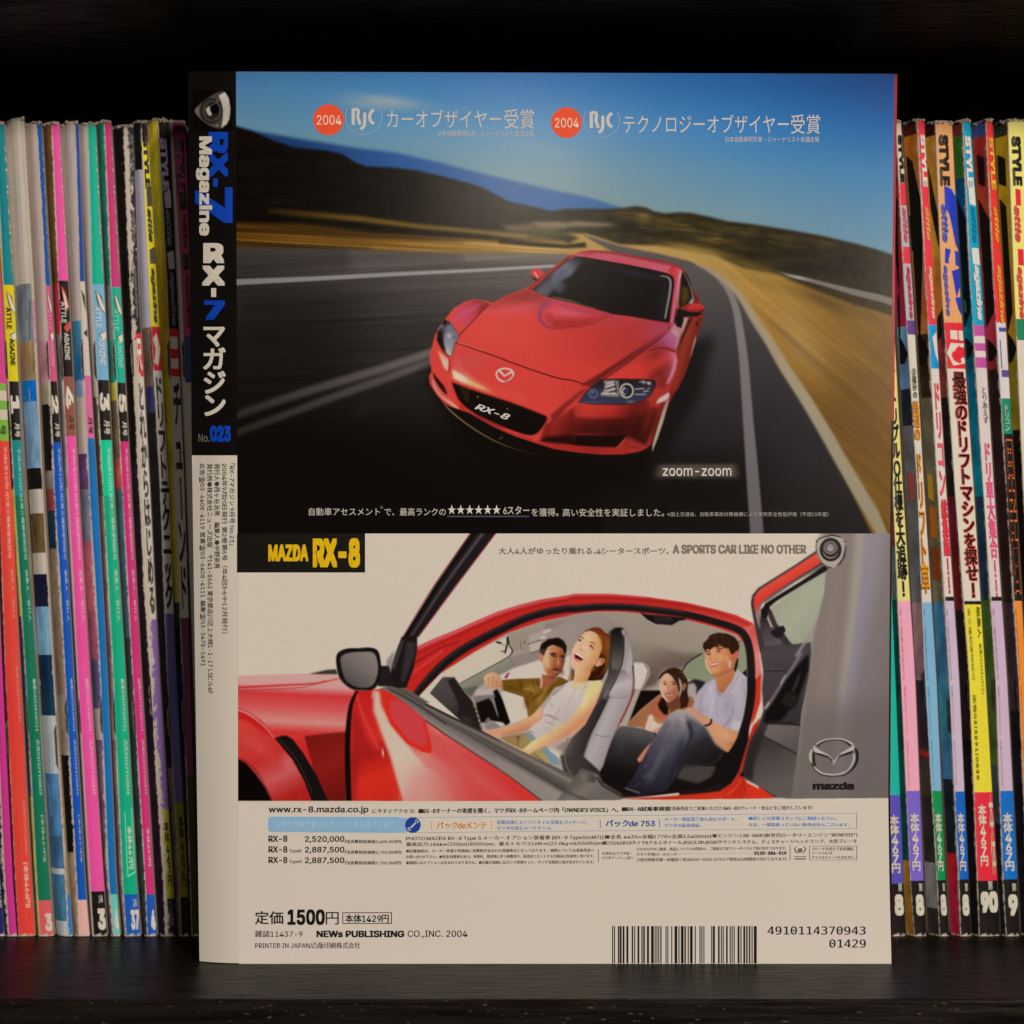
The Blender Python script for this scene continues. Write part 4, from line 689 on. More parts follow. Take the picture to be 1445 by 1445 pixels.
    P.fill(T_((250,1380),(360,1330),(560,1330),(640,1330),(500,1480),(300,1480)), (206,188,146), 1.6)
    P.fill(T_((480,270),(560,190),(680,160),(800,200),(900,260),(960,350),(955,560),(900,720),(880,790),(800,930),(720,1010),(560,1050),(400,1040),(290,1000),(235,930),(250,800),(280,600),(330,480),(420,360)), [(806,930),(842,940),[(0,(216,176,148)),(.4,(214,174,138)),(.75,(206,154,108)),(1,(196,138,92))]], .6)
    P.spot(*T_((640,330))[0], 7, 5, (220,184,146), .8); P.spot(*T_((650,680))[0], 4, 4, (216,186,154), .7); P.spot(*T_((640,1030))[0], 8, 3, (204,140,90), .7)
    P.fill(T_((805,930),(880,800),(960,775),(1020,800),(1025,860),(960,930),(850,975),(815,970)), [(840,935),(853,932),[(0,(214,158,126)),(1,(204,134,106))]], .5); P.line(T_((930,900),(970,850),(960,820)), 1.2, (176,98,72), .5)
    P.line(T_((415,385),(450,365),(490,385)), 1.9, (58,40,34), .4); P.line(T_((450,300),(500,310),(545,340)), 1, (130,86,56), .5)
    P.line(T_((670,490),(720,520),(770,575)), 1.9, (84,54,48), .4); P.line(T_((680,420),(750,440),(800,490)), 1, (150,104,70), .5)
    P.line(T_((510,430),(460,540),(480,600),(540,620)), [.6,.8,1.5,1.2], (196,124,100), .6)
    P.fill(T_((320,690),(350,650),(420,660),(500,720),(550,790),(530,830),(470,870),(390,860),(320,790)), (196,116,104), .5); P.fill(T_((330,700),(400,720),(470,770),(545,800),(480,830),(400,800),(340,760)), (52,20,18), .4); P.line(T_((350,680),(430,710),(530,790)), [1.2,2,1], (224,204,184), .35); P.line(T_((320,790),(390,850),(460,850)), 1.6, (206,128,112), .5)
    P.fill([(790,1066),(822,1066),(846,1088),(850,1106),(836,1114),(796,1092)], [(790,0),(848,0),[(0,(70,62,59)),(.6,(58,51,49)),(1,(40,35,34))]], 1)
    P.line([(801,1040),(797,1062),(800,1082),(808,1094)], 1.2, (120,110,104), .6)
    # faces: eyes, brows, modelling
    def eye(z, x, y, r=1.5, iris=(34,22,18), lid=(70,44,36)):
        cx, cy = z((x, y))[0]; P.spot(cx, cy, r*1.9, r*1.05, (206,190,176), .75); P.spot(cx, cy, r*.95, r*1.0, iris, 1); P.line([(cx-r*1.7, cy+.1), (cx, cy-r*.8), (cx+r*1.7, cy)], [.5, 1., .5], lid, .35)
    eye(S_, 985, 560, 1.3); eye(S_, 1135, 590, 1.2); P.line(S_((915,515),(970,500),(1035,525)), [.8,1.8,1], (34,22,18), .45); P.line(S_((1080,555),(1130,545),(1175,560)), [.8,1.6,.8], (34,20,16), .45)
    P.spot(*S_((870,640))[0], 3.6, 8, (210,178,142), .7, .1); P.spot(*S_((960,430))[0], 7, 3.4, (184,122,84), .7, -.2); P.line(S_((1055,585),(1062,640),(1050,690)), [.8,1.6,2], (202,142,104), .7); P.spot(*S_((1000,690))[0], 1.4, 1, (92,50,34), .8); P.spot(*S_((930,800))[0], 5, 3, (138,84,58), .6, .5); P.spot(*S_((1110,690))[0], 3.4, 8, (120,66,44), .5, .1)
    P.fill(S_((960,770),(1010,755),(1070,775),(1065,800),(1010,800)), (88,40,40), .5); P.line(S_((975,815),(1030,835),(1065,815)), [.8,1.6,.8], (168,96,80), .5); P.line(S_((860,880),(950,925),(1050,905)), [1,2.4,1.4], (96,54,38), 1, a=.8)
    for q in (((790,330),(900,270)),((870,290),(1010,250)),((1040,250),(1140,310)),((1100,300),(1180,420))): P.line(S_(*q), .8, (58,46,40), .5, a=.6)
    eye(T_, 452, 384, 1.3, (60,38,30), (96,60,46)); eye(T_, 712, 520, 1.4, (60,38,30), (96,60,46)); P.line(T_((430,300),(480,300),(545,345)), [.6,1.5,.7], (122,76,48), .5); P.line(T_((670,415),(740,430),(805,490)), [.6,1.5,.6], (140,92,58), .5)
    P.spot(*T_((560,560))[0], 4.5, 5, (222,186,160), .75); P.spot(*T_((600,760))[0], 4, 3, (218,180,146), .6); P.spot(*T_((800,600))[0], 4, 7, (206,156,112), .6); P.spot(*T_((380,600))[0], 3, 5, (222,184,158), .7, .4); P.spot(*T_((330,920))[0], 3, 2.4, (214,168,140), .7); P.spot(*T_((480,585))[0], 2, 1.3, (200,132,112), .7)
    P.line(T_((350,665),(430,700),(540,790)), [1.4,2.4,1.2], (226,210,192), .3); P.spot(*T_((700,1010))[0], 6, 4, (186,124,80), .6, -.5); P.spot(*T_((480,1180))[0], 5, 8, (212,166,118), .6)
    for k in range(12):
        u = k/11; P.line(T_((620+u*340,130+u*60),(820+u*240,200+u*160),(960+u*150,520+u*60),(930+u*150,900)), [.5,1.1,1.2,.5], [(112,54,26),(150,86,34),(74,34,18),(130,70,30)][k % 4], .5, a=.5)
    for k in range(6): P.line(T_((720+k*40,1010+k*8),(740+k*50,1120),(660+k*60,1250)), [.5,1.1,.6], [(92,46,24),(52,26,15)][k % 2], .5, a=.6)
    eye(U_, 458, 572, 1.2); eye(U_, 655, 568, 1.2); P.line(U_((405,525),(450,512),(500,525)), [.6,1.2,.6], (92,56,40), .4); P.line(U_((600,520),(660,508),(715,530)), [.6,1.2,.6], (70,40,30), .4)
    P.spot(*U_((440,660))[0], 3.4, 5, (214,178,150), .8); P.spot(*U_((520,420))[0], 5, 4, (208,160,130), .7); P.spot(*U_((560,680))[0], 2, 3, (206,150,122), .7); P.spot(*U_((680,720))[0], 4, 7, (156,92,70), .6); P.line(U_((470,800),(540,780),(600,800),(650,775)), [.7,1.5,1.3,.6], (150,66,58), .4); P.line(U_((490,805),(560,815),(630,795)), 1., (214,190,176), .35)
    for k in range(7): P.line(U_((560+k*50,220+k*6),(680+k*45,330+k*30),(760+k*35,600+k*40)), [.5,1,.5], [(78,50,32),(34,20,14)][k % 2], .5, a=.6)
    eye(V_, 325, 700, 1.3, (52,34,30)); eye(V_, 555, 628, 1.3, (52,34,30)); P.line(V_((255,655),(310,635),(360,640)), [.7,1.5,.7], (82,48,32), .4); P.line(V_((490,585),(560,560),(640,570)), [.7,1.5,.7], (88,50,34), .4)
    P.spot(*V_((600,760))[0], 6, 5, (210,156,108), .8); P.spot(*V_((420,650))[0], 3, 5, (210,150,116), .6, .4); P.spot(*V_((430,800))[0], 2.4, 2, (214,162,126), .8); P.spot(*V_((480,1060))[0], 5, 3, (208,150,106), .7); P.spot(*V_((680,980))[0], 6, 7, (186,116,76), .6); P.line(V_((420,1150),(600,1130),(760,1050)), [1.4,3,2], (150,90,60), 1.4, a=.7)
    P.fill(V_((340,950),(440,905),(585,880),(540,930),(450,965),(380,985)), (176,92,84), .4); P.line(V_((360,945),(450,920),(560,893)), [1.2,2,1], (220,202,188), .3)
    for k in range(12): P.line(V_((300+k*55,260-abs(5-k)*-8),(330+k*55,380),(260+k*58,540)), [.4,1.1,.4], [(78,50,32),(34,20,14),(60,36,24)][k % 3], .5, a=.65)
    for k in range(7): P.line(L_((880+k*40,760+k*20),(870+k*42,900+k*10),(850+k*50,1010)), .6, [(186,178,190),(150,140,150)][k % 2], .5, a=.45)
    P.line(L_((985,640),(1010,780),(1060,770)), [1,1.4,1], (140,126,136), .5); P.line(L_((1010,800),(990,900),(1000,1000)), .8, (150,140,150), .5)
    P.setclip()
    # red bodyside frame, rubber seal
    out = J_((-60,1010),(-90,830),(30,620),(200,540),(400,460),(600,370),(800,285),(1000,222),(1200,172),(1445,134))+R_((150,88),(400,88),(640,108),(900,145),(1100,190),(1250,232),(1360,285),(1385,330),(1400,482))+L_((1350,640),(1340,900),(1300,1100),(1260,1300),(1220,1445))
    inn = list(reversed(J_((60,1080),(280,850),(600,650),(900,480),(1200,375),(1445,325))+R_((150,225),(300,208),(450,208),(600,220),(900,262),(1100,312),(1250,365),(1300,420),(1320,482))+L_((1285,640),(1280,800),(1240,1050),(1190,1240))))
    P.fill(out+inn, [(600,900),(1060,890),[(0,(186,42,36)),(.5,(180,42,38)),(.8,(176,42,38)),(1,(196,60,54))]], .6)
    P.line(J_((20,640),(200,560),(400,478),(600,388),(800,302),(1000,238),(1200,188),(1445,148))+R_((150,96),(400,94),(640,112)), [4,3.6,3,2,1.4], (204,90,100), .8)
    P.line(J_((20,690),(200,610),(400,520),(600,430),(800,345),(1000,275),(1200,225),(1445,178))+R_((150,118),(400,116),(640,132),(900,168),(1150,225),(1340,300)), 1, (112,24,26), .6, a=.8)
    P.line(J_((-20,790),(150,690),(300,610),(450,560)), 2, (120,26,24), 1, a=.8); P.line(J_((-40,880),(100,790),(300,640)), 3, (206,66,66), 1.4)
    P.line(R_((900,200),(1150,260),(1330,330)), 2.4, (206,80,74), 1, a=.8); P.fill(R_((1290,320),(1365,290),(1390,360),(1400,482),(1360,482),(1330,400)), (206,96,90), 1.4); P.fill(L_((1290,230),(1340,150),(1400,480),(1410,600),(1360,640),(1340,400)), [(1065,890),(1072,960),[(0,(200,80,72)),(.5,(212,130,124)),(1,(200,110,106))]], 1)
    P.fill(L_((1345,650),(1410,590),(1400,850),(1350,1010),(1310,1080),(1330,900)), (190,54,38), .8)
    seal = J_((30,1070),(120,960),(280,790),(450,655),(650,540),(850,440),(1050,350),(1250,290),(1445,258))+R_((150,188),(300,176),(450,176),(600,186),(900,226),(1100,275),(1250,325),(1310,380),(1340,482))+L_((1315,640),(1312,800),(1280,1000),(1230,1170))+N_((1320,560),(1270,720),(1180,850),(1050,905),(800,930))
    P.line(seal, [9,12,11.5,11,10.5,10,9.5,9.5,10,11,11.5,11,11,11,11], (30,25,26), .7)
    P.line([(x-1, y-3.2) for x, y in seal[:14]], 1.4, (74,66,68), .8, a=.8)
    P.fill(R_((590,212),(640,225),(900,250),(905,265),(860,270),(810,300),(700,292),(640,260)), (26,22,22), .6); P.line(R_((725,238),(740,252),(800,254)), .8, (150,140,128), .4); P.fill(R_((680,250),(700,230),(830,262),(800,285),(700,285)), (38,33,33), 1)
    # sill behind, red flank at the lower right, rear door
    P.fill(N_((330,968),(700,945),(950,925),(1130,905),(1230,840),(1290,740),(1330,600),(1380,480),(1380,640),(1330,790),(1340,860),(1445,900))+Q_((300,1050),(430,1190),(0,1200))+N_((840,985)), [(1030,1060),(1050,1130),[(0,(176,44,28)),(.6,(190,50,32)),(1,(206,60,40))]], .8)
    P.fill(Q_((170,1050),(430,1190),(190,1200)), (204,54,34), .8); P.line(Q_((180,1050),(190,1195)), 1, (150,36,24), .7)
    P.fill(Q_((0,1130),(90,1060),(140,1010),(190,1040),(175,1200),(0,1200)), [(1020,1120),(1050,1100),[(0,(196,46,30)),(1,(176,44,30))]], 1.2); P.line(Q_((30,1170),(110,1100),(150,1030)), 1, (210,110,90), .8)
    P.fill(L_((1225,1445),(1290,1190),(1330,1080),(1400,1000),(1370,1150),(1290,1445)), (170,44,28), .8)
    P.line(L_((1315,640),(1312,800),(1280,1000),(1225,1180),(1150,1330)), [11,11,11,11,12], (26,21,21), .7); P.fill(Q_((215,470),(190,640),(130,730),(40,820),(0,820),(0,900),(0,1110),(60,1070),(120,980),(160,850),(210,720)), (24,20,20), .8)
    door = Q_((330,150),(318,300),(330,480),(290,600),(215,740),(180,880),(150,1000),(190,1040),(300,1100),(430,1190),(560,1190),(600,900),(640,500),(700,200),(720,0),(715,-200),(280,-200),(310,30))
    P.fill(door, [(1060,940),(1125,1100),[(0,(70,62,64)),(.35,(64,57,58)),(.55,(50,44,44)),(.8,(80,72,70)),(1,(96,87,84))]], .8)
    P.setclip(door, .5)
    P.fill(Q_((310,0),(720,-20),(700,150),(330,150)), [(1080,910),(1085,945),[(0,(78,70,72)),(1,(66,58,60))]], 1); P.line(Q_((320,152),(510,150)), 1.6, (30,25,26), .7); P.line(Q_((320,145),(500,140)), .8, (104,94,96), .5)
    P.line(Q_((640,0),(580,110),(500,230),(430,340),(350,460)), [5,4,3.6,3.4,3], (118,106,112), 1); P.line(Q_((510,190),(470,260)), 1.6, (176,166,168), .7); P.line(Q_((380,410),(340,465)), 2.4, (170,160,156), .8)
    P.fill(Q_((700,10),(700,140),(660,260),(600,430),(540,480),(480,560),(330,580),(350,490),(430,380),(520,220),(620,100)), (20,17,17), 1.4); P.fill(Q_((640,150),(610,260),(570,340),(560,330),(610,200)), (58,51,51), 1.2); P.fill(Q_((470,420),(520,330),(620,360),(580,470)), (36,31,30), 2)
    P.fill(Q_((370,590),(640,600),(620,830),(330,690)), [(1090,1020),(1110,1060),[(0,(110,100,98)),(1,(88,79,78))]], 1.4); P.line(Q_((350,580),(500,580),(640,598)), 2, (26,22,22), .7); P.line(Q_((310,675),(450,750),(610,838)), 1.6, (34,29,30), .7)
    P.fill(Q_((150,1000),(200,800),(300,620),(330,690),(260,900),(240,1060)), (44,38,38), 2); P.line(Q_((160,1000),(210,1060),(320,1120),(440,1190)), 2, (40,34,34), .9)
    P.setclip()
    P.spot(*Q_((155,1000))[0], 3, 3, (18,14,14), 1)
    # rear door window frame
    P.fill(O_((350,760),(560,610),(700,510),(815,460),(800,650),(760,800),(720,940),(690,1060),(540,1078),(480,1050),(420,930),(380,850)), [(1090,850),(1150,900),[(0,(158,156,132)),(.5,(164,164,142)),(1,(150,152,130))]], .8)
    P.line(O_((740,870),(700,970),(620,1090),(560,1180)), [2,3,3.4,3], (146,132,136), 1.2)
    P.fill(O_((320,770),(350,780),(400,900),(470,1000),(520,1075),(480,1090),(400,1010),(330,860)), (54,48,48), .8); P.line(O_((310,780),(345,870),(400,1000),(440,1060)), 1, (96,88,88), .6)
    P.fill(O_((262,780),(330,740),(300,820),(360,960),(440,1080),(300,1095),(270,1000),(255,900)), [(1075,860),(1095,910),[(0,(26,22,22)),(.5,(66,58,60)),(1,(90,82,84))]], .8)
    P.fill(O_((345,970),(430,925),(455,920),(475,960),(440,1015),(400,1030),(355,1000)), (32,28,28), .5)
    P.fill(O_((740,278),(560,400),(400,500),(240,600),(190,660),(178,720),(190,800),(220,950),(262,1150),(290,1100),(262,940),(250,800),(260,740),(330,700),(560,545),(830,395),(830,360)), (60,52,56), .7)
    P.fill(O_((745,298),(560,420),(400,520),(250,618),(205,680),(203,740),(225,860),(252,960),(250,800),(262,735),(330,670),(560,520),(780,385),(790,340)), [(1110,810),(1125,835),[(0,(212,76,62)),(.5,(206,58,46)),(1,(150,120,118))]], .7)
    P.line(O_((262,760),(290,710),(400,640),(560,540),(800,400)), [1.6,1.8,2,2,2], (124,112,112), .6)
    P.fill(O_((270,790),(300,730),(420,655),(600,545),(800,410),(840,420),(820,455),(640,560),(400,710),(340,760),(320,850),(290,860)), (26,21,22), .7)
    P.line(O_((200,690),(186,740),(200,830),(262,1150)), 1.6, (54,46,50), .6)
    # door mirror, A pillar of the open door, shut lines
    rotor(P)
    # front door and wing
    wing = I_((0,772),(300,762),(430,758),(520,768),(600,830),(640,850),(600,960),(575,1060),(570,1420),(0,1420))
    P.fill(wing, [(400,955),(392,1130),[(0,(204,160,152)),(.07,(206,150,144)),(.14,(200,60,60)),(.25,(206,90,88)),(.36,(206,138,128)),(.44,(204,60,56)),(.58,(200,42,40)),(.7,(196,46,42)),(1,(150,34,30))]], .6)
    P.setclip(wing, .5)
    P.line(I_((0,832),(250,820),(420,810),(560,780)), [2.6,2.4,2,1], (190,40,46), .8); P.line(I_((22,850),(250,838),(380,825),(470,795)), .8, (150,40,40), .5)
    P.fill(I_((0,1075),(0,960),(80,1000),(200,1085),(330,1250),(420,1420),(0,1420)), [(340,1020),(395,1130),[(0,(206,66,60)),(.5,(190,52,48)),(.75,(196,90,88)),(1,(170,38,34))]], 1.6)
    P.fill(I_((0,925),(60,950),(140,1000),(205,1085),(150,1060),(60,1000),(0,985)), (190,36,36), 1.6); P.line(I_((0,940),(70,965),(150,1025),(205,1088)), [2,2.2,1.6,1], (214,150,140), .8)
    P.spot(*I_((120,1130))[0], 26, 10, (206,80,78), .6, .6); P.spot(*I_((280,1210))[0], 9, 14, (206,110,112), .6, -.5)
    P.fill(I_((360,1080),(480,1066),(580,1058),(575,1420),(460,1420),(400,1230)), [(430,1040),(480,1130),[(0,(112,28,24)),(.5,(136,32,28)),(1,(104,24,20))]], .8); P.line(I_((360,1078),(480,1065),(580,1056)), .9, (160,50,46), .5)
    P.fill(I_((208,1090),(240,1078),(268,1076),(300,1095),(350,1160),(420,1275),(485,1420),(400,1420),(360,1310),(300,1200)), (26,21,20), .6); P.line(I_((225,1090),(320,1200),(400,1370)), 1.6, (52,44,44), .8)
    P.fill(I_((0,1185),(60,1215),(110,1270),(160,1340),(200,1420),(0,1420)), (17,13,12), .8); P.line(I_((10,1190),(70,1215),(130,1280),(200,1420)), 2, (120,28,26), 1, a=.8)
    P.setclip()
    P.fill(I_((385,762),(470,742),(520,738),(530,765),(440,764)), (60,53,48), .8)
    dr = I_((615,845),(735,840),(800,830),(900,905),(1084,1075))+M_((0,470),(400,730),(700,930),(1010,1160))+I_((1000,1420),(570,1420),(575,1060),(590,940))
    P.fill(dr, [(500,1000),(700,1120),[(0,(196,42,38)),(.3,(206,48,42)),(.5,(208,130,118)),(.62,(206,104,98)),(1,(200,66,64))]], .6)
    P.setclip(dr, .5)
    P.fill(I_((600,840),(700,850),(712,960),(745,1050),(800,1200),(870,1420),(560,1420),(580,1000)), [(495,990),(545,1130),[(0,(186,38,36)),(.4,(204,48,44)),(.55,(170,34,30)),(.75,(206,50,36)),(1,(196,44,34))]], 1)
    P.fill(I_((610,930),(680,1090),(720,1190),(640,1180),(620,1420),(590,1420),(600,1050)), (150,32,30), 3, a=.75); P.line(I_((625,860),(660,980),(740,1150)), 2, (216,86,76), 1.4, a=.8); P.spot(*I_((760,1165))[0], 1.6, 6, (236,190,170), .9, -.1); P.line(I_((715,850),(705,885)), 1.4, (216,180,170), .8)
    P.fill(I_((712,845),(742,850),(752,920),(800,1020),(900,1140),(980,1240),(1084,1300),(1120,1420),(866,1420),(800,1190),(745,1045),(712,950)), [(540,1010),(640,1110),[(0,(206,180,158)),(.4,(206,186,166)),(.7,(206,170,154)),(1,(204,120,112))]], 2)
    P.fill(M_((-100,900),(120,800),(400,900),(500,1170),(-200,1170)), [(600,1100),(660,1090),[(0,(204,140,130)),(1,(200,76,72))]], 9, a=.8)
    P.fill(M_((0,500),(400,760),(700,960),(960,1160),(700,1160),(300,900),(60,760),(0,600)), [(640,1060),(660,1040),[(0,(202,84,80)),(.7,(200,60,58)),(1,(206,52,44))]], 4)
    P.fill(I_((752,860),(780,850),(880,905),(960,960),(985,1030),(1012,1140),(1005,1168),(960,1160),(880,1115),(800,1020),(765,930)), (206,48,38), .9); P.fill(I_((795,900),(850,895),(920,940),(955,970),(975,1050),(985,1110),(960,1135),(890,1100),(820,1010),(795,950)), (198,66,70), 1)
    P.line(I_((760,850),(900,930),(1084,1080))+M_((200,600),(400,735),(700,935),(1000,1150)), [2,2,2,2,2,2], (206,44,40), .8); P.setclip()
    P.line(I_((632,848),(608,890),(592,950),(582,1060),(580,1200),(586,1420)), [2,5,6,7.5,8,8], (22,16,16), .6)
    # waist rail
    P.fill(I_((745,835),(800,820),(870,832),(1000,910))+M_((0,312),(480,550),(800,712),(1160,882),(1445,1022))+N_((330,968))+M_((1445,1165),(1010,1165),(700,922),(400,722),(200,592),(0,455))+I_((900,930),(800,860)), [(700,1030),(680,1064),[(0,(86,78,72)),(.3,(110,100,92)),(.5,(84,76,69)),(.75,(112,102,95)),(1,(140,128,120))]], .6)
    P.line(M_((0,322),(240,440),(480,556),(640,640)), [2,2.4,2,1], (36,31,31), .6); P.line(M_((0,345),(300,500),(600,650),(900,800),(1300,1010)), [1.6,1.8,2,3,4], (130,119,110), .9)
    P.line(M_((0,390),(300,545),(600,720),(900,890),(1300,1120)), [1.6,2,2.4,4,5], (72,64,58), 1.2); P.line(M_((600,790),(900,960),(1200,1140)), [4,8,12], (150,137,129), 2.5, a=.8)
    P.line(M_((0,462),(200,596),(400,726),(700,926),(1010,1160)), 1.4, (48,34,34), .6); P.line(I_((790,840),(870,880),(1000,960),(1084,1020)), 2, (40,35,34), .7, a=.8)
    # A-pillar of the door and mirror
    P.fill([(568,900),(612,828),(664,752),(700,752),(642,828),(590,899),(580,905)], (34,28,29), .6)
    P.line([(579,900),(626,828),(683,750)], [2,3,4], (84,75,74), 1.1); P.line([(572,898),(618,826),(672,750)], 3, (20,16,17), .7)
    P.line([(567.5,900),(611,828),(664,752)], .9, (150,40,44), .4); P.line([(591,898),(643,828),(700,752)], 1.1, (150,36,44), .4)
    P.fill(I_((790,820),(790,760),(830,640),(856,572),(935,566),(935,640),(915,740),(880,832),(840,835)), (30,25,26), .6); P.fill(I_((800,720),(855,590),(870,590),(820,740)), (70,62,62), 1, a=.8); P.fill(I_((880,600),(925,600),(925,660),(870,800),(850,800)), (52,46,46), 1.4)
    P.fill(I_((780,690),(820,640),(800,760),(770,760)), (150,134,128), 1)
    P.fill(I_((740,720),(790,722),(805,770),(800,826),(735,825)), (36,30,31), .7)
    P.fill(I_((521,700),(530,655),(575,633),(640,630),(700,628),(735,645),(748,690),(752,745),(742,800),(720,835),(680,847),(610,843),(565,815),(535,775)), (27,23,23), .5, True)
    P.fill(I_((544,700),(555,668),(600,653),(660,650),(705,652),(727,680),(735,740),(722,795),(700,825),(650,834),(600,818),(565,785)), [(525,925),(495,968),[(0,(134,122,114)),(.4,(120,109,103)),(1,(82,73,71))]], .6, True)
    P.line(I_((535,775),(565,813),(610,842),(680,846)), 1, (96,86,84), .5)
    P.fill(N_((0,720),(60,735),(140,768),(170,830),(330,930),(330,985),(0,985),(-200,985)), [(820,1100),(840,1128),[(0,(96,88,82)),(.4,(120,110,102)),(1,(104,95,88))]], 1.2)
    P.line(N_((130,790),(170,850),(260,905),(330,945)), 2.4, (30,25,24), 1); P.fill(N_((0,760),(90,765),(125,800),(110,840),(0,815)), [(824,0),(842,0),[(0,(112,102,97)),(1,(62,55,52))]], 1)
    P.line(M_((1100,1010),(1300,1110),(1445,1170)), 3, (72,64,58), 1.6)
    emblem(P)
    P.fill([(330,1130),(700,1130.6),(870,1129),(1270,1126),(1270,1140),(330,1140)], W, .3)
    return P
def rotor(P):
    O = zoomed(1130, 740, .055363); cx, cy = 1172.2, 774
    th = np.linspace(0, 2*np.pi, 40)
    P.fill(O((390,440),(480,300),(640,280),(760,270),(950,290),(1130,430),(1165,600),(1120,860),(1000,1040),(860,1090),(740,1100),(600,1020),(430,860),(400,640)), (168,155,144), .5, True)
    P.fill(O((1130,460),(1165,600),(1130,840),(1010,1030),(880,1085),(960,1000),(1060,860),(1120,640)), (50,46,42), .7); P.line(O((390,450),(480,360),(640,310),(800,280),(960,310),(1020,340)), [1,1.4,1.8,1.8,1.6,.8], (34,28,27), .5)
    P.line(O((400,480),(390,600),(440,800),(520,960),(620,1060),(740,1100)), [.8,1.2,1.4,1.6,1.8,1.4], (80,72,66), .6)
    for q in ((405,445),(1120,440),(750,1095)): P.spot(*O(q)[0], 1.2, 1.2, (20,18,16), 1)
    P.spot(cx, 775.6, 15.5, 16.6, (24,22,21), 1, 0, 1); P.line([(cx+14*math.cos(t), 775.6+15*math.sin(t)) for t in th], .9, (58,53,49), .4)
    P.spot(cx, 775, 12, 12.6, (66,60,56), 1, 0, 1); P.line([(cx+11.4*math.cos(t), 776+11.4*math.sin(t)) for t in np.linspace(.5, 2.9, 16)], [.8,2,.8], (150,138,120), .5); P.line([(cx+9*math.cos(t), 774+10*math.sin(t)) for t in np.linspace(.2, 2.8, 16)], 2.6, (28,25,24), .6)
    P.spot(cx-.5, 773, 9.6, 9.6, (112,102,94), 1, 0, 1); P.spot(cx-.5, 772.5, 6.2, 6.4, (74,66,62), 1, 0, 1); P.spot(cx-.5, 772.8, 5, 5.2, (146,134,132), 1, 0, 1); P.spot(cx-.5, 775, 3, 2, (176,162,152), .9)
def emblem(P):
    E = zoomed(1130, 1030, .062284); lt, dk = (186,174,160), (30,28,28)
    P.line(E((200,560),(225,690),(300,860),(420,980),(580,1040),(760,1050),(960,1030),(1100,950),(1220,820),(1280,660),(1270,500),(1220,400)), [1,1.6,2.2,2,1.4,1.2,1.4,2,3,4,3.6,1.6], dk, .4)
    P.line(E((360,340),(460,260),(600,215),(760,200),(900,205),(1040,245),(1180,330)), [3.4,2.2,1.6,1.4,1.6,2.2,3], lt, .4); P.line(E((370,370),(480,285),(620,240),(760,230),(900,235),(1020,275),(1130,360)), [3,2,1.2,.9,1.2,2,3], dk, .4)
    P.line(E((260,440),(220,540),(220,650),(245,760)), [2.4,3.4,3.4,1], lt, .4); P.line(E((300,480),(290,620),(310,760),(350,830)), [2,3.4,3,1], dk, .4)
    P.line(E((290,830),(360,900),(480,980),(640,1010),(800,1010),(940,980),(1060,920),(1150,800),(1205,660),(1205,540)), [1,2.6,2.2,2,2,2,1.4,2,2.8,2], lt, .4)
    P.fill(E((285,345),(400,440),(520,510),(620,560),(690,620),(755,720),(740,800),(700,690),(620,620),(480,570),(320,510),(290,450)), lt, .4); P.fill(E((320,510),(480,545),(620,590),(700,660),(740,760),(640,640),(480,590),(330,550)), dk, .4)
    P.fill(E((1215,335),(1215,440),(1100,490),(940,550),(840,620),(780,720),(745,800),(760,700),(830,600),(930,510),(1080,430)), lt, .4); P.fill(E((1180,470),(1150,540),(960,590),(850,630),(800,690),(870,580),(1000,530)), dk, .4)
# ---------------------------------------------------------------- the bookcase
FRONT, BACK = -.0535, .30
def slab(name, x0, x1, y0, y1, z0, z1):
    v, f = box(x0, x1, y0, y1, z0, z1); o = mesh(name, v, f, M_SHELF); o['kind'] = 'structure'
    bv = o.modifiers.new('eased_edges', 'BEVEL'); bv.width = .0008; bv.segments = 2; return o
slab('shelf', -.39, .39, FRONT, BACK, -.030, 0)
slab('upper_shelf', -.39, .39, FRONT, BACK, .3005, .330)
slab('back_panel', -.39, .39, BACK+.001, BACK+.009, -.03, .330)
# ---------------------------------------------------------------- the magazine shown back cover out
ys_ = [100, 340, 540, 740, 940, 1130, 1250, 1360]; xe_ = [1262.6, 1259.4, 1258, 1256.3, 1254.8, 1253.4, 1255.2, 1258]
def edge_r(y): return np.interp(y, ys_, xe_)
def fold(y): return np.interp(y, [100, 1362], [333, 337.3])
def edge_l(y): return np.interp(y, [100, 642, 1362], [264.6, 270.8, 281.6])
def top_y(x): return 101+3.2*(x-333)/930
BOT = PH+EYE/S
def cover_at(x, y, lift=0.): return at(x, y, -lift)
def spine_d(x, y):
    u = np.clip((x-edge_l(y))/(fold(y)-edge_l(y)), 0, 1); return .0034*(1-u)**2.
def spine_at(x, y, lift=0.):
    k = spine_d(x, y); p = at(x, y, k-lift); return (p[0], p[1], np.maximum(p[2], .0002))
mag = empty('magazine', 'large magazine standing upright with its back cover, a red car advert, facing out', 'magazine', (.03, 0, 0))
PAPER = ink(WHITE)
# back cover sheet
rows = np.linspace(0, 1, 60); v, f = [], []
for t in rows:
    for u in (0, .25, .5, .75, 1):
        y0 = 101+t*(BOT-101); x = fold(y0)+u*(edge_r(y0)-fold(y0)); y = max(y0, top_y(x)) if t == 0 else y0
        v.append(at(x, y, 0)); 
n0 = len(v); v += [(a, b+.0004, c) for a, b, c in v]
for i in range(59):
    for j in range(4):
        a = i*5+j; f += [(a, a+5, a+6, a+1), (n0+a, n0+a+1, n0+a+6, n0+a+5)]
    f += [(i*5, n0+i*5, n0+i*5+5, i*5+5), (i*5+4, i*5+9, n0+i*5+9, n0+i*5+4)]
cover = mesh('back_cover', v, f, M_PIC, mag, PAPER)
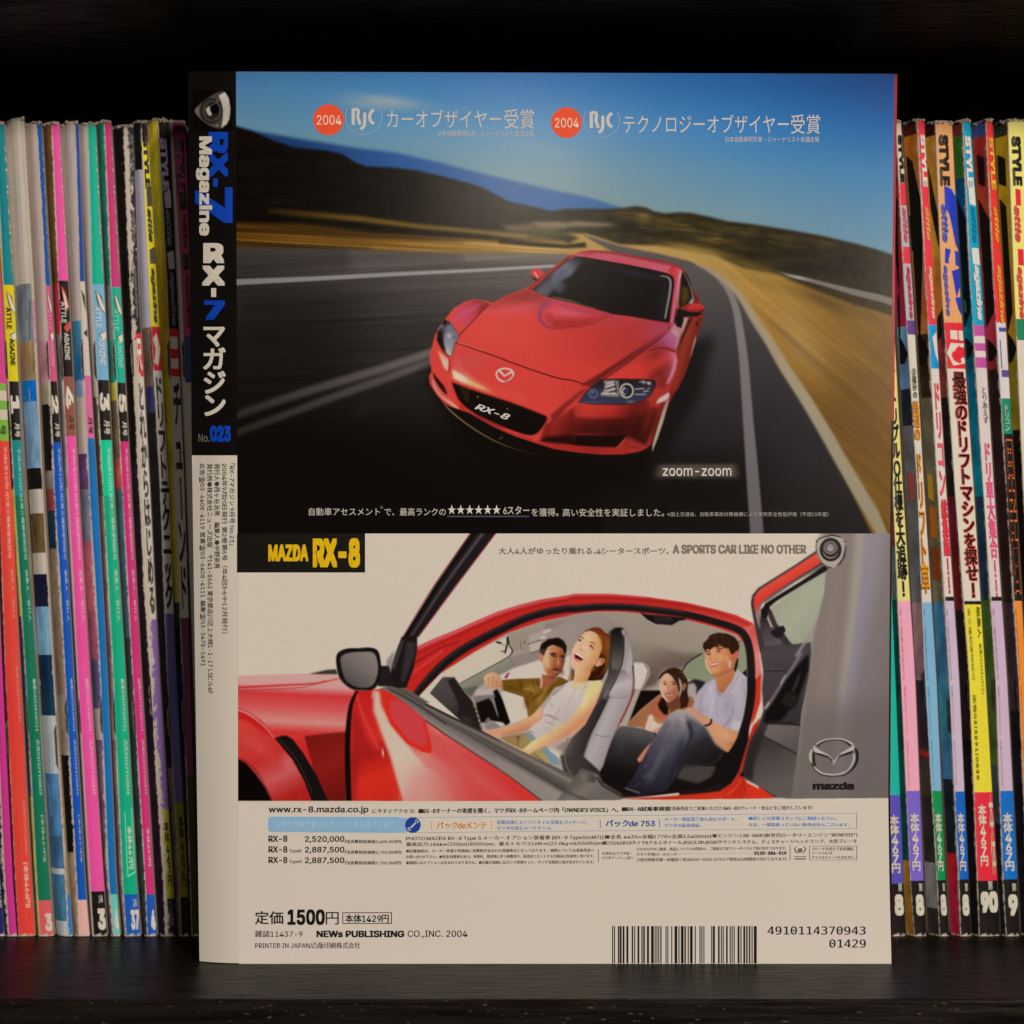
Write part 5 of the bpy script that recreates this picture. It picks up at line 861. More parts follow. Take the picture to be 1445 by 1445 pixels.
# spine strip, rounding away to the left
v, f, c = [], [], []; cols = 14; yr = np.concatenate([np.linspace(100.5, 642.6, 24), np.linspace(642.6001, BOT, 30)])
for y in yr:
    for j in range(cols+1):
        x = edge_l(y)+(fold(y)-edge_l(y))*j/cols; v.append(tuple(float(q) for q in spine_at(x, y)))
for i in range(len(yr)-1):
    for j in range(cols):
        a = i*(cols+1)+j; f.append((a, a+cols+1, a+cols+2, a+1)); m = (yr[i]+yr[i+1])/2
        cc = ink((17, 14, 12)) if m < 642.6 else ink((203, 187, 168)); c += [cc]*4
spine = mesh('spine', v, f, M_PIC, mag, np.array(c), smooth=True)
# pages and front cover behind
v, f = [], []
for i, t in enumerate(rows):
    y = 106+t*(BOT-106.5)
    for d, x in ((.0006, fold(y)+1), (.0006, edge_r(y)-1.5), (.0125, edge_r(y)-4), (.0125, edge_l(y)+14), (.0040, edge_l(y)+1)): v.append(at(x, min(y, PH+EYE/S/(1+d/D)), d))
for i in range(59):
    for j in range(5): a, b = i*5+j, i*5+(j+1) % 5; f.append((a, b, b+5, a+5))
f += [(0, 4, 3, 2, 1), tuple(range(59*5, 60*5))]
mesh('page_block', v, f, M_PAGES, mag)
v, f = [], []
for t in rows:
    y = 104.5+t*(BOT-104.5); xr = np.interp(y, [100, 340, 540, 740, 1130, 1360], [1266.4, 1263.2, 1262.4, 1259, 1256, 1260.5])
    for d in (.0128, .0132):
        yy = min(y, PH+EYE/S/(1+d/D)); v += [at(edge_l(y)+14, yy, d), at(PW+(xr-PW)/(1+0*d), yy, d)]
for i in range(59): a = i*4; f += [(a, a+4, a+5, a+1), (a+2, a+3, a+7, a+6), (a+1, a+5, a+7, a+3), (a, a+2, a+6, a+4)]
fcv = np.array([ink((150, 36, 42)) if (i % 4 != 9 and 104.5+(i//4+.5)/59*(BOT-104.5) < 600) else ink((44, 16, 18)) for i in range(59*4) for _ in range(4)])
mesh('front_cover', v, f, M_PIC, mag, fcv)
# printed pictures: a fine lattice of ink colours
def lattice(name, P, parent, surf, warp):
    print_grain(P); g = P.a.mean(-1, keepdims=True); P.a = np.clip(g+(P.a-g)*(1.06 if 'cabin' in name else .98), 0, 255)
    Y, X = np.meshgrid(np.arange(P.h)+P.y0, np.arange(P.w)+P.x0, indexing='ij'); X, Y = warp(X.astype(float), Y.astype(float))
    k = surf(X, Y); v = np.stack([(X-PW)*S*(1+k/D), k, np.maximum(EYE+(PH-Y)*S*(1+k/D), .0002)], -1).reshape(-1, 3)
    o = parent
    while o is not None: v = v-np.array(o.location); o = o.parent
    i = (np.arange(P.h-1)[:, None]*P.w+np.arange(P.w-1)[None]).ravel(); q = np.stack([i, i+P.w, i+P.w+1, i+1], 1)
    me = bpy.data.meshes.new(name); me.vertices.add(len(v)); me.vertices.foreach_set('co', v.astype(np.float32).ravel())
    me.loops.add(q.size); me.loops.foreach_set('vertex_index', q.astype(np.int32).ravel()); me.polygons.add(len(q))
    me.polygons.foreach_set('loop_start', np.arange(0, q.size, 4, dtype=np.int32)); me.update()
    a = me.color_attributes.new('ink', 'FLOAT_COLOR', 'POINT'); c = np.ones((len(v), 4), np.float32); c[:, :3] = ink(np.clip(P.a, 0, 255).reshape(-1, 3), 1.02, .0022); a.data.foreach_set('color', c.ravel())
    me.materials.append(M_PIC); ob = bpy.data.objects.new(name, me); col.objects.link(ob); ob.parent = parent; return ob
def warp_road(X, Y):
    xl, xr = fold(Y), edge_r(Y)
    X = np.where(X < 343, xl+(X-332)*(343-xl)/11, X); X = np.where(X > 1240, 1240+(X-1240)*(xr-1240)/24, X)
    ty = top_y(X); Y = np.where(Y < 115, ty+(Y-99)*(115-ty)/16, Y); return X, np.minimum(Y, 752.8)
def warp_cabin(X, Y):
    X = np.where(X > 1240, 1240+(X-1240)*(edge_r(Y)-1240)/23, X); return X, np.where(Y < 754, 752.85, Y)
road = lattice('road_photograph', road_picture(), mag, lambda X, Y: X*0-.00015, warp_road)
cabin = lattice('cabin_photograph', cabin_picture(), mag, lambda X, Y: X*0-.00015, warp_cabin)
def rotor_picture():
    Z = zoomed(255, 90, .1384); P = Print(272, 127, 328, 184, (17, 14, 12))
    body = Z((145,480),(200,410),(290,340),(380,290),(450,285),(490,360),(505,460),(495,560),(460,620),(410,660),(340,650),(260,610),(190,550))
    P.fill(body, [(274,155),(325,155),[(0,(112,100,88)),(.4,(80,71,63)),(1,(58,51,46))]], .5, True)
    P.spot(*Z((310,480))[0], 16, 18, (34,29,26), .9, 0, 3); P.spot(*Z((315,480))[0], 13, 15, (70,62,55), 1, 0, 1); P.spot(*Z((325,480))[0], 11, 13, (40,35,31), 1, 0, 1)
    P.fill(Z((385,325),(450,288),(490,350),(506,460),(496,560),(470,615),(412,655),(430,560),(432,470),(415,390)), [(320,130),(318,180),[(0,(196,184,168)),(.5,(172,160,146)),(1,(190,176,160))]], .5)
    P.spot(*Z((345,460))[0], 6.4, 7.6, (10,8,7), 1, 0, 1); P.fill(Z((255,460),(295,430),(300,480),(320,510),(300,535),(270,510)), (186,174,158), .6)
    P.line(Z((300,440),(360,400),(400,450),(395,530),(340,570)), 1.2, (96,85,76), .5); P.spot(*Z((160,480))[0], 2, 3, (130,118,104), .8); P.spot(*Z((370,630))[0], 2, 1.6, (150,136,120), .8); P.spot(*Z((375,375))[0], 2, 2, (110,98,86), .8)
    return P
rot = lattice('rotor_picture', rotor_picture(), spine, lambda X, Y: spine_d(X, Y)-.00012, lambda X, Y: (X, Y))
# lettering on the advert
PB = Print.__new__(Print)
W2, DK = (196, 184, 168), (48, 41, 33)
t = Sheet(cover_at)
for cx, cy in ((463.6, 169), (799.4, 173)): t.disc(cx, cy, 21.7, (226, 74, 40))
t.text('2004', 447, 162.5, 481.5, 176, (222, 206, 188), .0, lift=.0004); t.text('2004', 783, 166.5, 816.5, 180, (222, 206, 188), .0, lift=.0004)
for ox, oy in ((0, 0), (336, 4.6)):
    Z = zoomed(480+ox, 130+oy, .05536)
    def st(pts, wd, cl, lift=.0002):
        b = PB.band(Z(*pts), wd); n = len(b)//2; q = [tuple(p) for p in b]; t.quads(q[:n], q[n:][::-1], cl, lift)
    st(((332, 415), (332, 620), (332, 830)), 4.6, W2); st(((360, 440), (450, 450), (460, 540), (450, 640), (480, 740), (508, 830)), 4.4, W2, .00025)
    st(((625, 520), (627, 680), (620, 820), (590, 890), (520, 945)), 4.4, W2); st(((860, 450), (790, 510), (752, 610), (775, 730), (860, 810)), 4.4, W2)
    st(((190, 410), (140, 560), (160, 780), (280, 960), (460, 1070), (640, 1080), (830, 1010), (960, 890), (1045, 720), (1050, 550), (990, 410)), 1.3, (134, 150, 168))
t.text('カーオブザイヤー', 545.8, 154.5, 707, 180.6, W2); t.text('受賞', 711.5, 154, 753.8, 182, W2); t.text('日本自動車研究者・ジャーナリスト会議主催', 618, 184.6, 753, 192.4, W2)
t.text('テクノロジーオブザイヤー', 879.5, 161.6, 1113, 188, W2); t.text('受賞', 1116, 161.5, 1157.4, 189, W2); t.text('日本自動車研究者・ジャーナリスト会議主催', 1023.5, 192.6, 1156, 200.6, W2)
t.build('award_lettering', road)
t = Sheet(cover_at); C_0 = C_((522, 702))[0]
t.text('RX-8', 0, 0, 0, 0, (206, 194, 182), .02, skew=.3, aff=(C_0, (47.6, 16.6), (3.4, -8.2)))
t.text('zoom-zoom', 935, 660.6, 1032, 671.8, (210, 198, 186), .008); t.build('grille_and_slogan_lettering', road)
t = Sheet(cover_at)
t.text('自動車アセスメント', 436, 716.6, 536, 727.6, W2); t.text('※', 536.5, 714, 540.5, 718, (120, 110, 100)); t.text('で、最高ランクの', 542.5, 716.8, 629, 727.8, W2)
t.text('★★★★★★', 631.8, 712.2, 706.5, 725.6, (210, 198, 180)); t.text('6スター', 710, 714.2, 747, 726, W2, .01); t.rect(631, 727.9, 747, 729.5, (72, 78, 92))
t.text('を獲得。', 750, 717.2, 788, 728.6, W2); t.text('高い安全性を実証しました。', 794, 717.6, 937, 728.8, W2); t.text('※国土交通省、自動車事故対策機構による衝突安全性能評価（平成15年度）', 941.6, 722.4, 1169, 728.8, (158, 148, 138))
t.build('safety_lettering', road)
t = Sheet(cover_at); t.rect(334.6, 752.8, 515.2, 807.8, (20, 16, 13), .00022); bn = t.build('title_banner', mag)
t = Sheet(cover_at); YL = (222, 174, 12)
t.text('MAZDA', 378.6, 768.4, 435, 792, YL, .04, lift=.0004); t.text('RX-8', 441.4, 759.4, 508, 801, YL, .045, lift=.0004); t.build('title_lettering', bn)
t = Sheet(cover_at); G1 = (146, 133, 116)
t.text('大人4人がゆったり乗れる、4シータースポーツ、', 703.7, 772.4, 944, 782.2, (120, 108, 92), .012); t.text('A SPORTS CAR LIKE NO OTHER', 949.6, 768.4, 1138, 781.4, (130, 117, 100), .035)
t.text('mazda', 1147, 1103.6, 1205.4, 1114.4, (22, 17, 16), .045); t.build('slogan_lettering', cabin)
# fine print under the pictures
t = Sheet(cover_at); BL = (70, 128, 184)
t.text('www.rx-8.mazda.co.jp', 379.3, 1137.6, 520, 1148.4, DK, .012); t.text('に今すぐアクセス!', 525.5, 1141.2, 585, 1147.6, DK)
t.text("■RX-8オーナーの実感を聞く、マツダRX-8ホームページ内「OWNER'S VOICE」へ、", 591, 1140.6, 873, 1148, DK, .006, dy=-2); t.text('■RX-8試乗車検索', 878, 1138.4, 946, 1145, DK, .012, dy=-.6)
t.text('（各販売店でご試乗いただけるRX-8のグレード・色などをご紹介しています）', 946.6, 1138, 1147, 1143.8, DK, dy=-1.4)
t.text('[', 609, 1159, 611.4, 1170.6, (226, 172, 120)); t.text(']', 692.6, 1158.6, 695, 1170, (226, 172, 120)); t.text('パックdeメンテ', 617, 1159.4, 687, 1169.6, (222, 140, 64), .015)
t.text('定期点検とエンジンオイル交換をパッケージ。', 701.4, 1157.4, 829, 1163, BL); t.text('マツダの安心メンテナンス。', 701.4, 1165.6, 780, 1171.2, BL)
t.text('[', 847, 1157, 849.2, 1168, (150, 150, 176)); t.text(']', 929.6, 1156, 931.6, 1167, (150, 150, 176)); t.text('パックde 753', 855, 1157, 924.5, 1166.6, (76, 84, 150), .015)
t.text('メーカー保証満了後も安心サポート。', 938, 1153, 1040, 1158.6, BL); t.text('マツダの延長保証。', 938, 1162, 990, 1167.4, BL)
t.text('■詳しくは営業スタッフにご相談ください。', 1057.4, 1152, 1180.6, 1157.2, (40, 130, 196)); t.text('なお、一部取扱っていない販売会社もございます。', 1057, 1161, 1199, 1166.2, BL)
for i, (ty, pr, ex) in enumerate((('', '2,520,000', '2,400,000'), ('TypeE', '2,887,500', '2,750,000'), ('TypeS', '2,887,500', '2,750,000'))):
    y = 1179+i*15
    t.text('RX-8', 379.2, y, 405.6, y+9, DK, .015); t.text(pr, 430.6, y+.8, 486, y+10.6, DK, .01); t.text('円(消費税抜価格%s円)' % ex, 487, y+6, 566.4, y+11.4, DK)
    if ty: t.text(ty, 408.4, y+4.6, 426, y+9.8, DK)
FP = (72, 63, 52)
t.text('PHOTO:MAZDA RX-8 Type S メーカーオプション装着車 [RX-8 TypeS(6MT)]', 573.4, 1180, 851.6, 1187, FP, dy=-2); t.text('■全長 4435×全幅1770×全高1340(mm)', 854, 1177.8, 1003.6, 1184.2, FP, dy=-1.2); t.text('■エンジン:13B-MSP(新世代ロータリーエンジン "RENESIS")', 1006, 1176.4, 1210, 1182.4, FP, dy=-1.6)
t.text('最高出力:184kw(250ps)/8500rpm、最大トルク:216N·m(22.0kg·m)/5500rpm', 573.4, 1188.4, 849.6, 1195, FP, dy=-1.8); t.text('■225/45R18タイヤ&アルミホイール、DSC/LSD、BOSEサウンドシステム、ディスチャージヘッドランプ、大径ブレーキ', 850.6, 1186.4, 1209.6, 1192.4, FP, dy=-2.6)
for y, q in ((1198.4, '●記載価格は、メーカー希望小売価格に消費税が含まれた総額表示となっております。価格については各販売店へ'), (1206.7, 'お問い合わせ下さい。●税金(消費税を除く)、保険料、登録等に伴う諸費用や、販売店でセットする付属品は別途申し受けます。'), (1215, '●価格にはオプションは含まれておりません。●記載の価格にはパンク修理キット、タイヤ交換用工具が含まれています。')): t.text(q, 573.4, y, 839, y+4.8, FP, dy=-1.2)
t.rect(844.2, 1198, 845, 1217, (120, 108, 94)); t.text('お求めはマツダ店・', 850, 1202, 892, 1206.2, FP); t.text('マツダアンフィニ店へ', 850, 1208.2, 894, 1212.6, FP)
t.text('○カタログのご請求、商品についてのお問合せ、ご相談は下記フリーダイヤルで受け付けております。', 899, 1196, 1110.4, 1200.6, FP, dy=-1.6); t.text('○マツダ(株)コールセンター', 899, 1203, 960, 1208, FP); t.text('・'*34, 962, 1203.8, 1063, 1204.6, FP); t.text('0120-386-919', 1064.7, 1201.4, 1110, 1206.2, (40, 34, 28), .02)
t.text('○受付時間:月曜～金曜(除く祝日)8:00～18:00 [カタログ請求は24時間受け付けております]', 899, 1210.8, 1110, 1216, FP, dy=-1.4); t.rect(1114.8, 1192.6, 1115.5, 1213.4, (120, 108, 94))
t.disc(1129.3, 1200, 3.4, (110, 100, 90)); 
for sx in (-1, 1): t.quads([(1129.3+sx*6, 1194.5), (1129.3+sx*8.6, 1198), (1129.3+sx*6.6, 1202.5), (1129.3+sx*3, 1204.6)], [(1129.3+sx*4.4, 1193.6), (1129.3+sx*7, 1198), (1129.3+sx*5.2, 1201.6), (1129.3+sx*3, 1203.4)], (110, 100, 90))
t.rect(1121, 1208, 1138, 1209.2, (130, 118, 104)); t.rect(1121.5, 1211, 1137.5, 1213, (120, 108, 96))
t.frame(1142.4, 1193.6, 1209.6, 1213.8, .6, (120, 108, 94)); t.text('スピードを控えて安全運転。', 1146, 1195.4, 1206, 1200, FP); t.text('シートベルト&', 1146, 1201.6, 1175, 1205.6, FP); t.text('チャイルドシートも忘れずに。', 1146, 1207.4, 1207, 1212, FP)
t.frame(578, 1153.2, 1209.4, 1175.2, .7, (150, 156, 158), -6); t.build('fine_print', cover)
t = Sheet(cover_at); cap = [(379, 1156), (380, 1153.4), (383, 1152.2), (560, 1152.8), (574, 1154), (582, 1158), (584, 1164), (582, 1170), (574, 1174.6), (560, 1175), (383, 1173.6), (380, 1172.4), (379, 1170)]
t.poly(cap[::-1], (136, 170, 198), .00022); t.text('お得な価格で安心のサービスをお届けします。', 388, 1158.8, 560, 1168, (178, 194, 204), lift=.0004)
t.disc(582.7, 1164.2, 11, (30, 62, 136), .0003); t.quads([(577, 1169), (587.6, 1158.4)], [(578.6, 1170.6), (589.2, 1160)], (186, 190, 192), .0005)
for cx, cy in ((577.4, 1169.8), (588.2, 1159.2)): t.disc(cx, cy, 2.6, (186, 190, 192), .0005, 14)
t.disc(575.8, 1171.2, 1.3, (30, 62, 136), .0006, 10); t.disc(589.8, 1157.6, 1.3, (30, 62, 136), .0006, 10); t.build('service_banner', cover)
t = Sheet(cover_at); K = (26, 21, 17)
t.text('定価', 360, 1285.6, 400, 1304.2, K, .008); t.text('1500', 406, 1283.2, 458.4, 1305.2, K, .03); t.text('円', 460, 1287, 478, 1304.8, K); t.frame(483.4, 1287.4, 553, 1303.6, 1, K); t.text('本体1429円', 487.4, 1290, 548.8, 1302, K, .008)
t.text('雑誌11437-9', 360, 1313, 427, 1322.6, K); t.text('NEWs PUBLISHING', 447, 1313.2, 570.6, 1322.6, K, .028); t.text('CO.,INC. 2004', 575.6, 1313, 659.6, 1324, K); t.text('PRINTED IN JAPAN/凸版印刷株式会社', 360.4, 1329.6, 508.4, 1338.6, (70, 62, 52))
t.text('4910114370943', 1083.6, 1307.3, 1221.7, 1318.8, K, mono=True); t.text('01429', 1170.8, 1325.6, 1222, 1337.2, K, mono=True); t.build('price_lettering', cover)
t = Sheet(cover_at)
for x, wd in ((83,4),(92,4),(111,6),(120,8),(134,8),(152,9),(178,6),(190,4),(206,8),(225,5),(234,7),(252,9),(272,12),(289,4),(298,4),(307,4),(317,5),(342,4),(351,4),(370,4),(386,12),(405,4),(417,12),(434,6),(450,4),(461,12),(484,4),(507,4),(516,4),(526,4),(564,4),(572,9),(597,7),(611,4),(620,4),(636,7),(654,4),(663,4),(673,4),(692,8),(706,4),(720,8),(734,6),(747,6),(760,4),(771,13)): t.rect(840+x*.2907, 1306.8, 840+(x+wd)*.2907, BOT-.6, (24, 20, 17))
t.build('barcode', cover)
# lettering on the spine
t = Sheet(spine_at, 4); BU = (14, 62, 158); WT = (206, 190, 170)
t.text('RX', 294.4, 186.2, 321.6, 250.4, BU, .04, True); t.rect(300.7, 251.5, 307.4, 263.6, BU); t.text('7', 275.2, 264.2, 328.2, 314.6, BU, .035, True); t.text('Magazine', 276.6, 192.4, 299.4, 332.6, WT, .034, True, lift=.0005)
t.text('R', 286.8, 343, 316.4, 371.3, WT, .045); t.text('X', 284.8, 374.8, 317.6, 403, WT, .045); t.rect(298, 406.6, 305, 419, WT); t.text('7', 288, 424, 317.2, 451.4, BU, .045)
for ch, x0, y0, x1, y1 in (('マ', 287, 461, 317.4, 489.4), ('ガ', 286.6, 490.2, 318.4, 521.6), ('ジ', 287.6, 523.4, 318.4, 555.6), ('ン', 288.4, 557.6, 318.4, 587)): t.text(ch, x0, y0, x1, y1, WT, .026)
t.text('No.', 280, 612.6, 295.6, 623.6, (120, 108, 94)); t.text('023', 296.4, 600.6, 325.6, 623.6, BU, .05); t.build('masthead_lettering', spine)
t = Sheet(spine_at, 4); K2 = (66, 57, 48)
t.text('「RX-7マガジン 9月号 No.23」', 323.8, 654, 331.6, 768.8, K2, 0, True); t.text('2004年9月20日発行 第2巻第6号（年4回3・6・9・12月発行）', 313, 654, 320.8, 893.6, K2, 0, True, dx=.6)
t.text('発行人●西ヶ谷治男　編集人●中野英男', 302.4, 654, 310.4, 801.6, K2, 0, True); t.text('発行所●株式会社ニューズ出版　〒141-8662 東京都品川区上大崎1-1-17 LSビル4F', 292, 654, 300, 979, K2, 0, True, dx=1.4)
t.text('広告☎03-6408-4119　営業☎03-6408-4111　編集☎03-3478-1491', 281.2, 654, 289.4, 939.6, K2, 0, True, dx=1.6); t.build('imprint_lettering', spine)
# ---------------------------------------------------------------- the rows of used magazines behind
KY = [170, 400, 690, 950, 1240, 1322]; DB = .0484
BLK = (24, 19, 18); YLT = (206, 188, 160)
def old_magazine(label, top, xl, xf, xr, face, spine_c, wear=(3.5, 1.6), texts=(), price=(), face_shapes=(), shapes=(), staples=((482, 535), (988, 1035)), flap=.3):
    """one magazine, spine out: bands of print (y0, y1, colour) down the left face and the spine; x edges per KY in page pixels"""
    group = 'used magazines shelved to the left of the shown one' if xr[3] < 700 else 'used magazines shelved to the right of the shown one'
    f_ = lambda a, y: np.interp(y, KY, a)
    left = xr[3] < 700           # the covers of the left row roll away from the fold, those of the right row turn from the lamp
    if left: xr = [q-1.6 for q in xr]; xl = [q+.6 for q in xl]
    y_end = PH+EYE/S/(1+DB/D)
    zt = at(0, top, DB)[2]
    root = empty('magazine', label, 'magazine', (at(f_(xf, y_end), y_end, DB)[0], DB, 0), group)
    def P(side, u, y, lift=0.):
        """side 0: left face, u from its back edge to the fold; side 1: spine, u from the fold to the right edge"""
        z = np.maximum(at(0, y, DB)[2], .0002)
        if side == 0:
            wpx = f_(xf, y)-f_(xl, y); d = DB+((.9*(1-u)**3+.08*(1-u)) if left else (1-u)*1.15)*wpx*S; x = f_(xl, y)+u*wpx
        else:
            wpx = f_(xr, y)-f_(xf, y); d = DB+wpx*S*.22*u**2.4; x = f_(xf, y)+u*wpx
        k = 1+(d-lift)/D; return ((x-PW)*S*k, d-lift, z)
    def facet(name, side, bands, wr):
        ys = sorted(set([top, y_end]+[b[0] for b in bands if top < b[0] < y_end]+list(np.linspace(top, y_end, 30))))
        us = ((0, .12, .25, .42, .65, 1) if left else (0, 1)) if side == 0 else (0, .4, .75, 1); v, f, c, wv = [], [], [], []
        for i in range(len(ys)-1):
            m = (ys[i]+ys[i+1])/2; cc = next((b[2] for b in reversed(bands) if b[0] <= m < b[1]), bands[-1][2])
            for j in range(len(us)-1):
                n = len(v)
                for (u, y) in ((us[j], ys[i]), (us[j], ys[i+1]), (us[j+1], ys[i+1]), (us[j+1], ys[i])):
                    v.append(P(side, u, y)); wpx = f_(xf, y)-f_(xl, y) if side == 0 else f_(xr, y)-f_(xf, y)
                    wv.append((((1-u) if side == 0 else u)*wpx, min(y-top, (y_end-y)), wr))
                f.append((n, n+1, n+2, n+3)); c += [(*ink(cc, .98), .06 if side else (.55 if min(cc) < 150 else .12))]*4
        o = mesh(name, v, f, M_WORN, root, np.array(c)); at_ = o.data.attributes.new('wear', 'FLOAT_VECTOR', 'CORNER'); at_.data.foreach_set('vector', np.array(wv, np.float32).ravel()); return o
    fo = facet('front_cover', 0, face, wear[0]); so = facet('spine', 1, spine_c, wear[1])
    # pages: a leaning block straight back from the two facets, with a ragged head
    v, f = [], []; ys = np.linspace(top, y_end, 14); rg = random.Random(int(xf[0]*7+11))
    for i, y in enumerate(ys):
        jz = -rg.uniform(0, .0008) if i == 0 else 0
        a, b, c = P(0, 0, y), P(0, 1, y), P(1, 1, y)
        q = [(a[0]+.0002, a[1]+.0004, a[2]+jz), (b[0], b[1]+.0006, b[2]+jz), (c[0]-.0002, c[1]+.0004, c[2]+jz), (c[0]-.0002, DB+.2, c[2]+jz), (a[0]+.0002, DB+.2, a[2]+jz)]; v += q
    for i in range(13):
        for j in range(5): n = i*5; f.append((n+j, n+5+j, n+5+(j+1) % 5, n+(j+1) % 5))
    f += [(0, 1, 2, 3, 4), (65+4, 65+3, 65+2, 65+1, 65)]; mesh('page_block', v, f, M_PAGES, root)
    # frayed paper tufts at the head of the spine
    v, f = [], []
    for i in range(13):
        u = rg.random(); s = rg.choice((0, 1, 1)); p = np.array(P(s, u, top+rg.uniform(0, 4), .0003)); h = rg.uniform(.0003, .0009); n = len(v)
        for k in range(6): th = k*math.pi/3; v.append(tuple(p+np.array((math.cos(th)*h*rg.uniform(.5, 1.1), -abs(rg.gauss(0, .0003)), math.sin(th)*h*.7*rg.uniform(.4, 1.)))))
        v.append(tuple(p+np.array((0, -.0007, .0002)))); f += [(n+k, n+(k+1) % 6, n+6) for k in range(6)]
    mesh('frayed_head', v, f, M_TUFT, root)
    for y0, y1 in staples:
        y1b = y1; v, f = [], []; cc = []
        t = Sheet(lambda x, y, l: P(0, x, y, l)); wpx = max(f_(xf, y0)-f_(xl, y0), 5)
        for (ra, rb, e, cl, lf) in ((1-3.6/wpx, 1+.0, 2, (140, 124, 104), .00025), (1-2.5/wpx, 1-.3/wpx, 0, (22, 18, 16), .0005)):
            yy = np.linspace(y0-e, y1+e, 9); L = [(ra+(.5/wpx)*rg.uniform(-1, 1), q) for q in yy]; R = [(min(rb, 1), q) for q in yy]; L[0] = L[-1] = (0, 0)
            L[0] = (rb-.2/wpx, yy[0]); L[-1] = (rb-.2/wpx, yy[-1]); t.quads(L, R, cl, lf)
        yy = np.linspace(y0+4, y1-4, 2); t.quads([(1-1.7/wpx, q) for q in yy], [(1-1.1/wpx, q) for q in yy], (104, 97, 90), .0006)
        o = t.build('staple_slot', root)
    def surf(side): return lambda x, y, l: P(side, x, y, l)
    for nm, side, shp in (('cover_print', 0, face_shapes), ('spine_print', 1, shapes)):
        for k, (pts, cl) in enumerate(shp):
            t = Sheet(surf(side)); t.poly(pts, cl, .00015+k*.00001); t.build(nm, root)
    def letter(name, items):
        for it in items:
            t = Sheet(surf(1)); body, y0, y1, u0, u1, cl = it[:6]; mode = it[6] if len(it) > 6 else 'turn'; bold = it[7] if len(it) > 7 else .02; lf = it[8] if len(it) > 8 else .0003
            if mode == 'turn': t.text(body, u0, y0, u1, y1, cl, bold, True, lift=lf)
            elif mode == 'italic': t.text(body, u0, y0, u1, y1, cl, bold, True, skew=.28, lift=lf)
            elif mode == 'stack': t.text(body, u0, y0, u1, y1, cl, bold*.75, stack=True, lift=lf)
            else: t.text(body, u0, y0, u1, y1, cl, bold, lift=lf)
            t.build(name, root)
    letter('title_lettering', texts); letter('price_lettering', price); return root
M_TUFT = m_plain('torn_paper', (.62, .56, .47), .9, .05)
def swoosh(y0, c=(206, 190, 168), o=BLK):   # the white swash with a black outline above the title
    g = lambda e: [(.30-e*.6, y0-e*9), (.62+e, y0+6), (.95, y0+22+e*8), (1., y0+30+e*8), (.6-e, y0+22), (.42-e, y0+10)]
    k = lambda e: [(.45-e, y0+61-e*8), (.98, y0+56-e*8), (.98, y0+66+e*6), (.7, y0+69+e*6)]
    return [(g(.12)[::-1], o), (g(0)[::-1], c), (k(.1)[::-1], o), (k(0)[::-1], c)]
def battle(y, c): return [('バトルマガジン', 205, 385, .87, 1.0, (206, 190, 170), 'turn', .03), ('ATTLE', y+22, y+52, .12, .62, c, 'turn', .025), ('AGAZINE', y+66, y+104, .30, .80, c, 'turn', .025)]
LT = (186, 176, 160)
def months(n, y, c=(206, 190, 170)): return [(n, y-2, y+24, .12, 1., c, 'turn', .04), ('月号', y+37, y+57, .40, .92, c, 'turn', .02)]
POST = '平成6年10月13日第三種郵便物認可'
def dates(c, y=632): return [(POST, y, y+158, .58, .86, c, 'turn', 0), ('編集人／発行人', y+172, y+245, .60, .86, c, 'turn', 0), ('編集03(3291)0721', 958, 1032, .58, .86, c, 'turn', .01), ('広告03(3291)0835', 1044, 1122, .58, .86, c, 'turn', .01)]
W0 = (200, 182, 160)
old_magazine('navy magazine at the far left edge, only its bottom corner in view', 178, [-67,-55,-41,-28,-13,-9], [-61,-49,-35,-22,-8,-4], [-52,-40,-24,-11,2,8], [(0,1400,(40,36,60))], [(0,1400,(26,32,92))], price=[('本体467円', 1240, 1280, .5, .95, LT)])
old_magazine('bright magenta spine leaning at the lower left edge beside the red one', 176, [-57,-45,-30,-16,-2,7], [-47,-35,-20,-7,7,13], [-36,-24,-8,5,19.5,25.5], [(0,1400,(36,38,66)),(0,1000,(150,140,140))], [(0,1400,(196,48,128))], (7, 1.2), staples=((500, 540),))
old_magazine('red orange spine with a green and white label above, left edge', 174, [-34,-20,-5,3,17,23], [-28,-14,-1,8,22,27], [-9,2.5,18.5,29.5,45.5,51], [(0,1400,(96,30,40)),(0,540,(200,70,120)),(1000,1060,(70,40,30))],
    [(0,541,(206,62,130)),(541,551,(120,168,58)),(551,565,(200,186,160)),(565,578,(120,168,58)),(578,592,(200,186,160)),(592,622,(122,172,58)),(622,1400,(222,64,52))], (2, .6),
    [('号', 599, 614, .3, .8, (40, 60, 24)), (POST, 630, 788, .50, .74, (226, 190, 170), 'turn', 0), ('編集人／発行人', 804, 874, .64, .84, (206, 150, 130), 'turn', 0), ('編集03(3291)0721', 940, 1020, .72, .90, (206, 150, 130), 'turn', 0), ('広告03(3291)0835', 1130, 1205, .70, .88, (206, 150, 130), 'turn', 0)], [('(本体466円)', 1217, 1281, .52, .86, (214, 176, 150), 'turn', .02)], staples=((1018, 1066),))
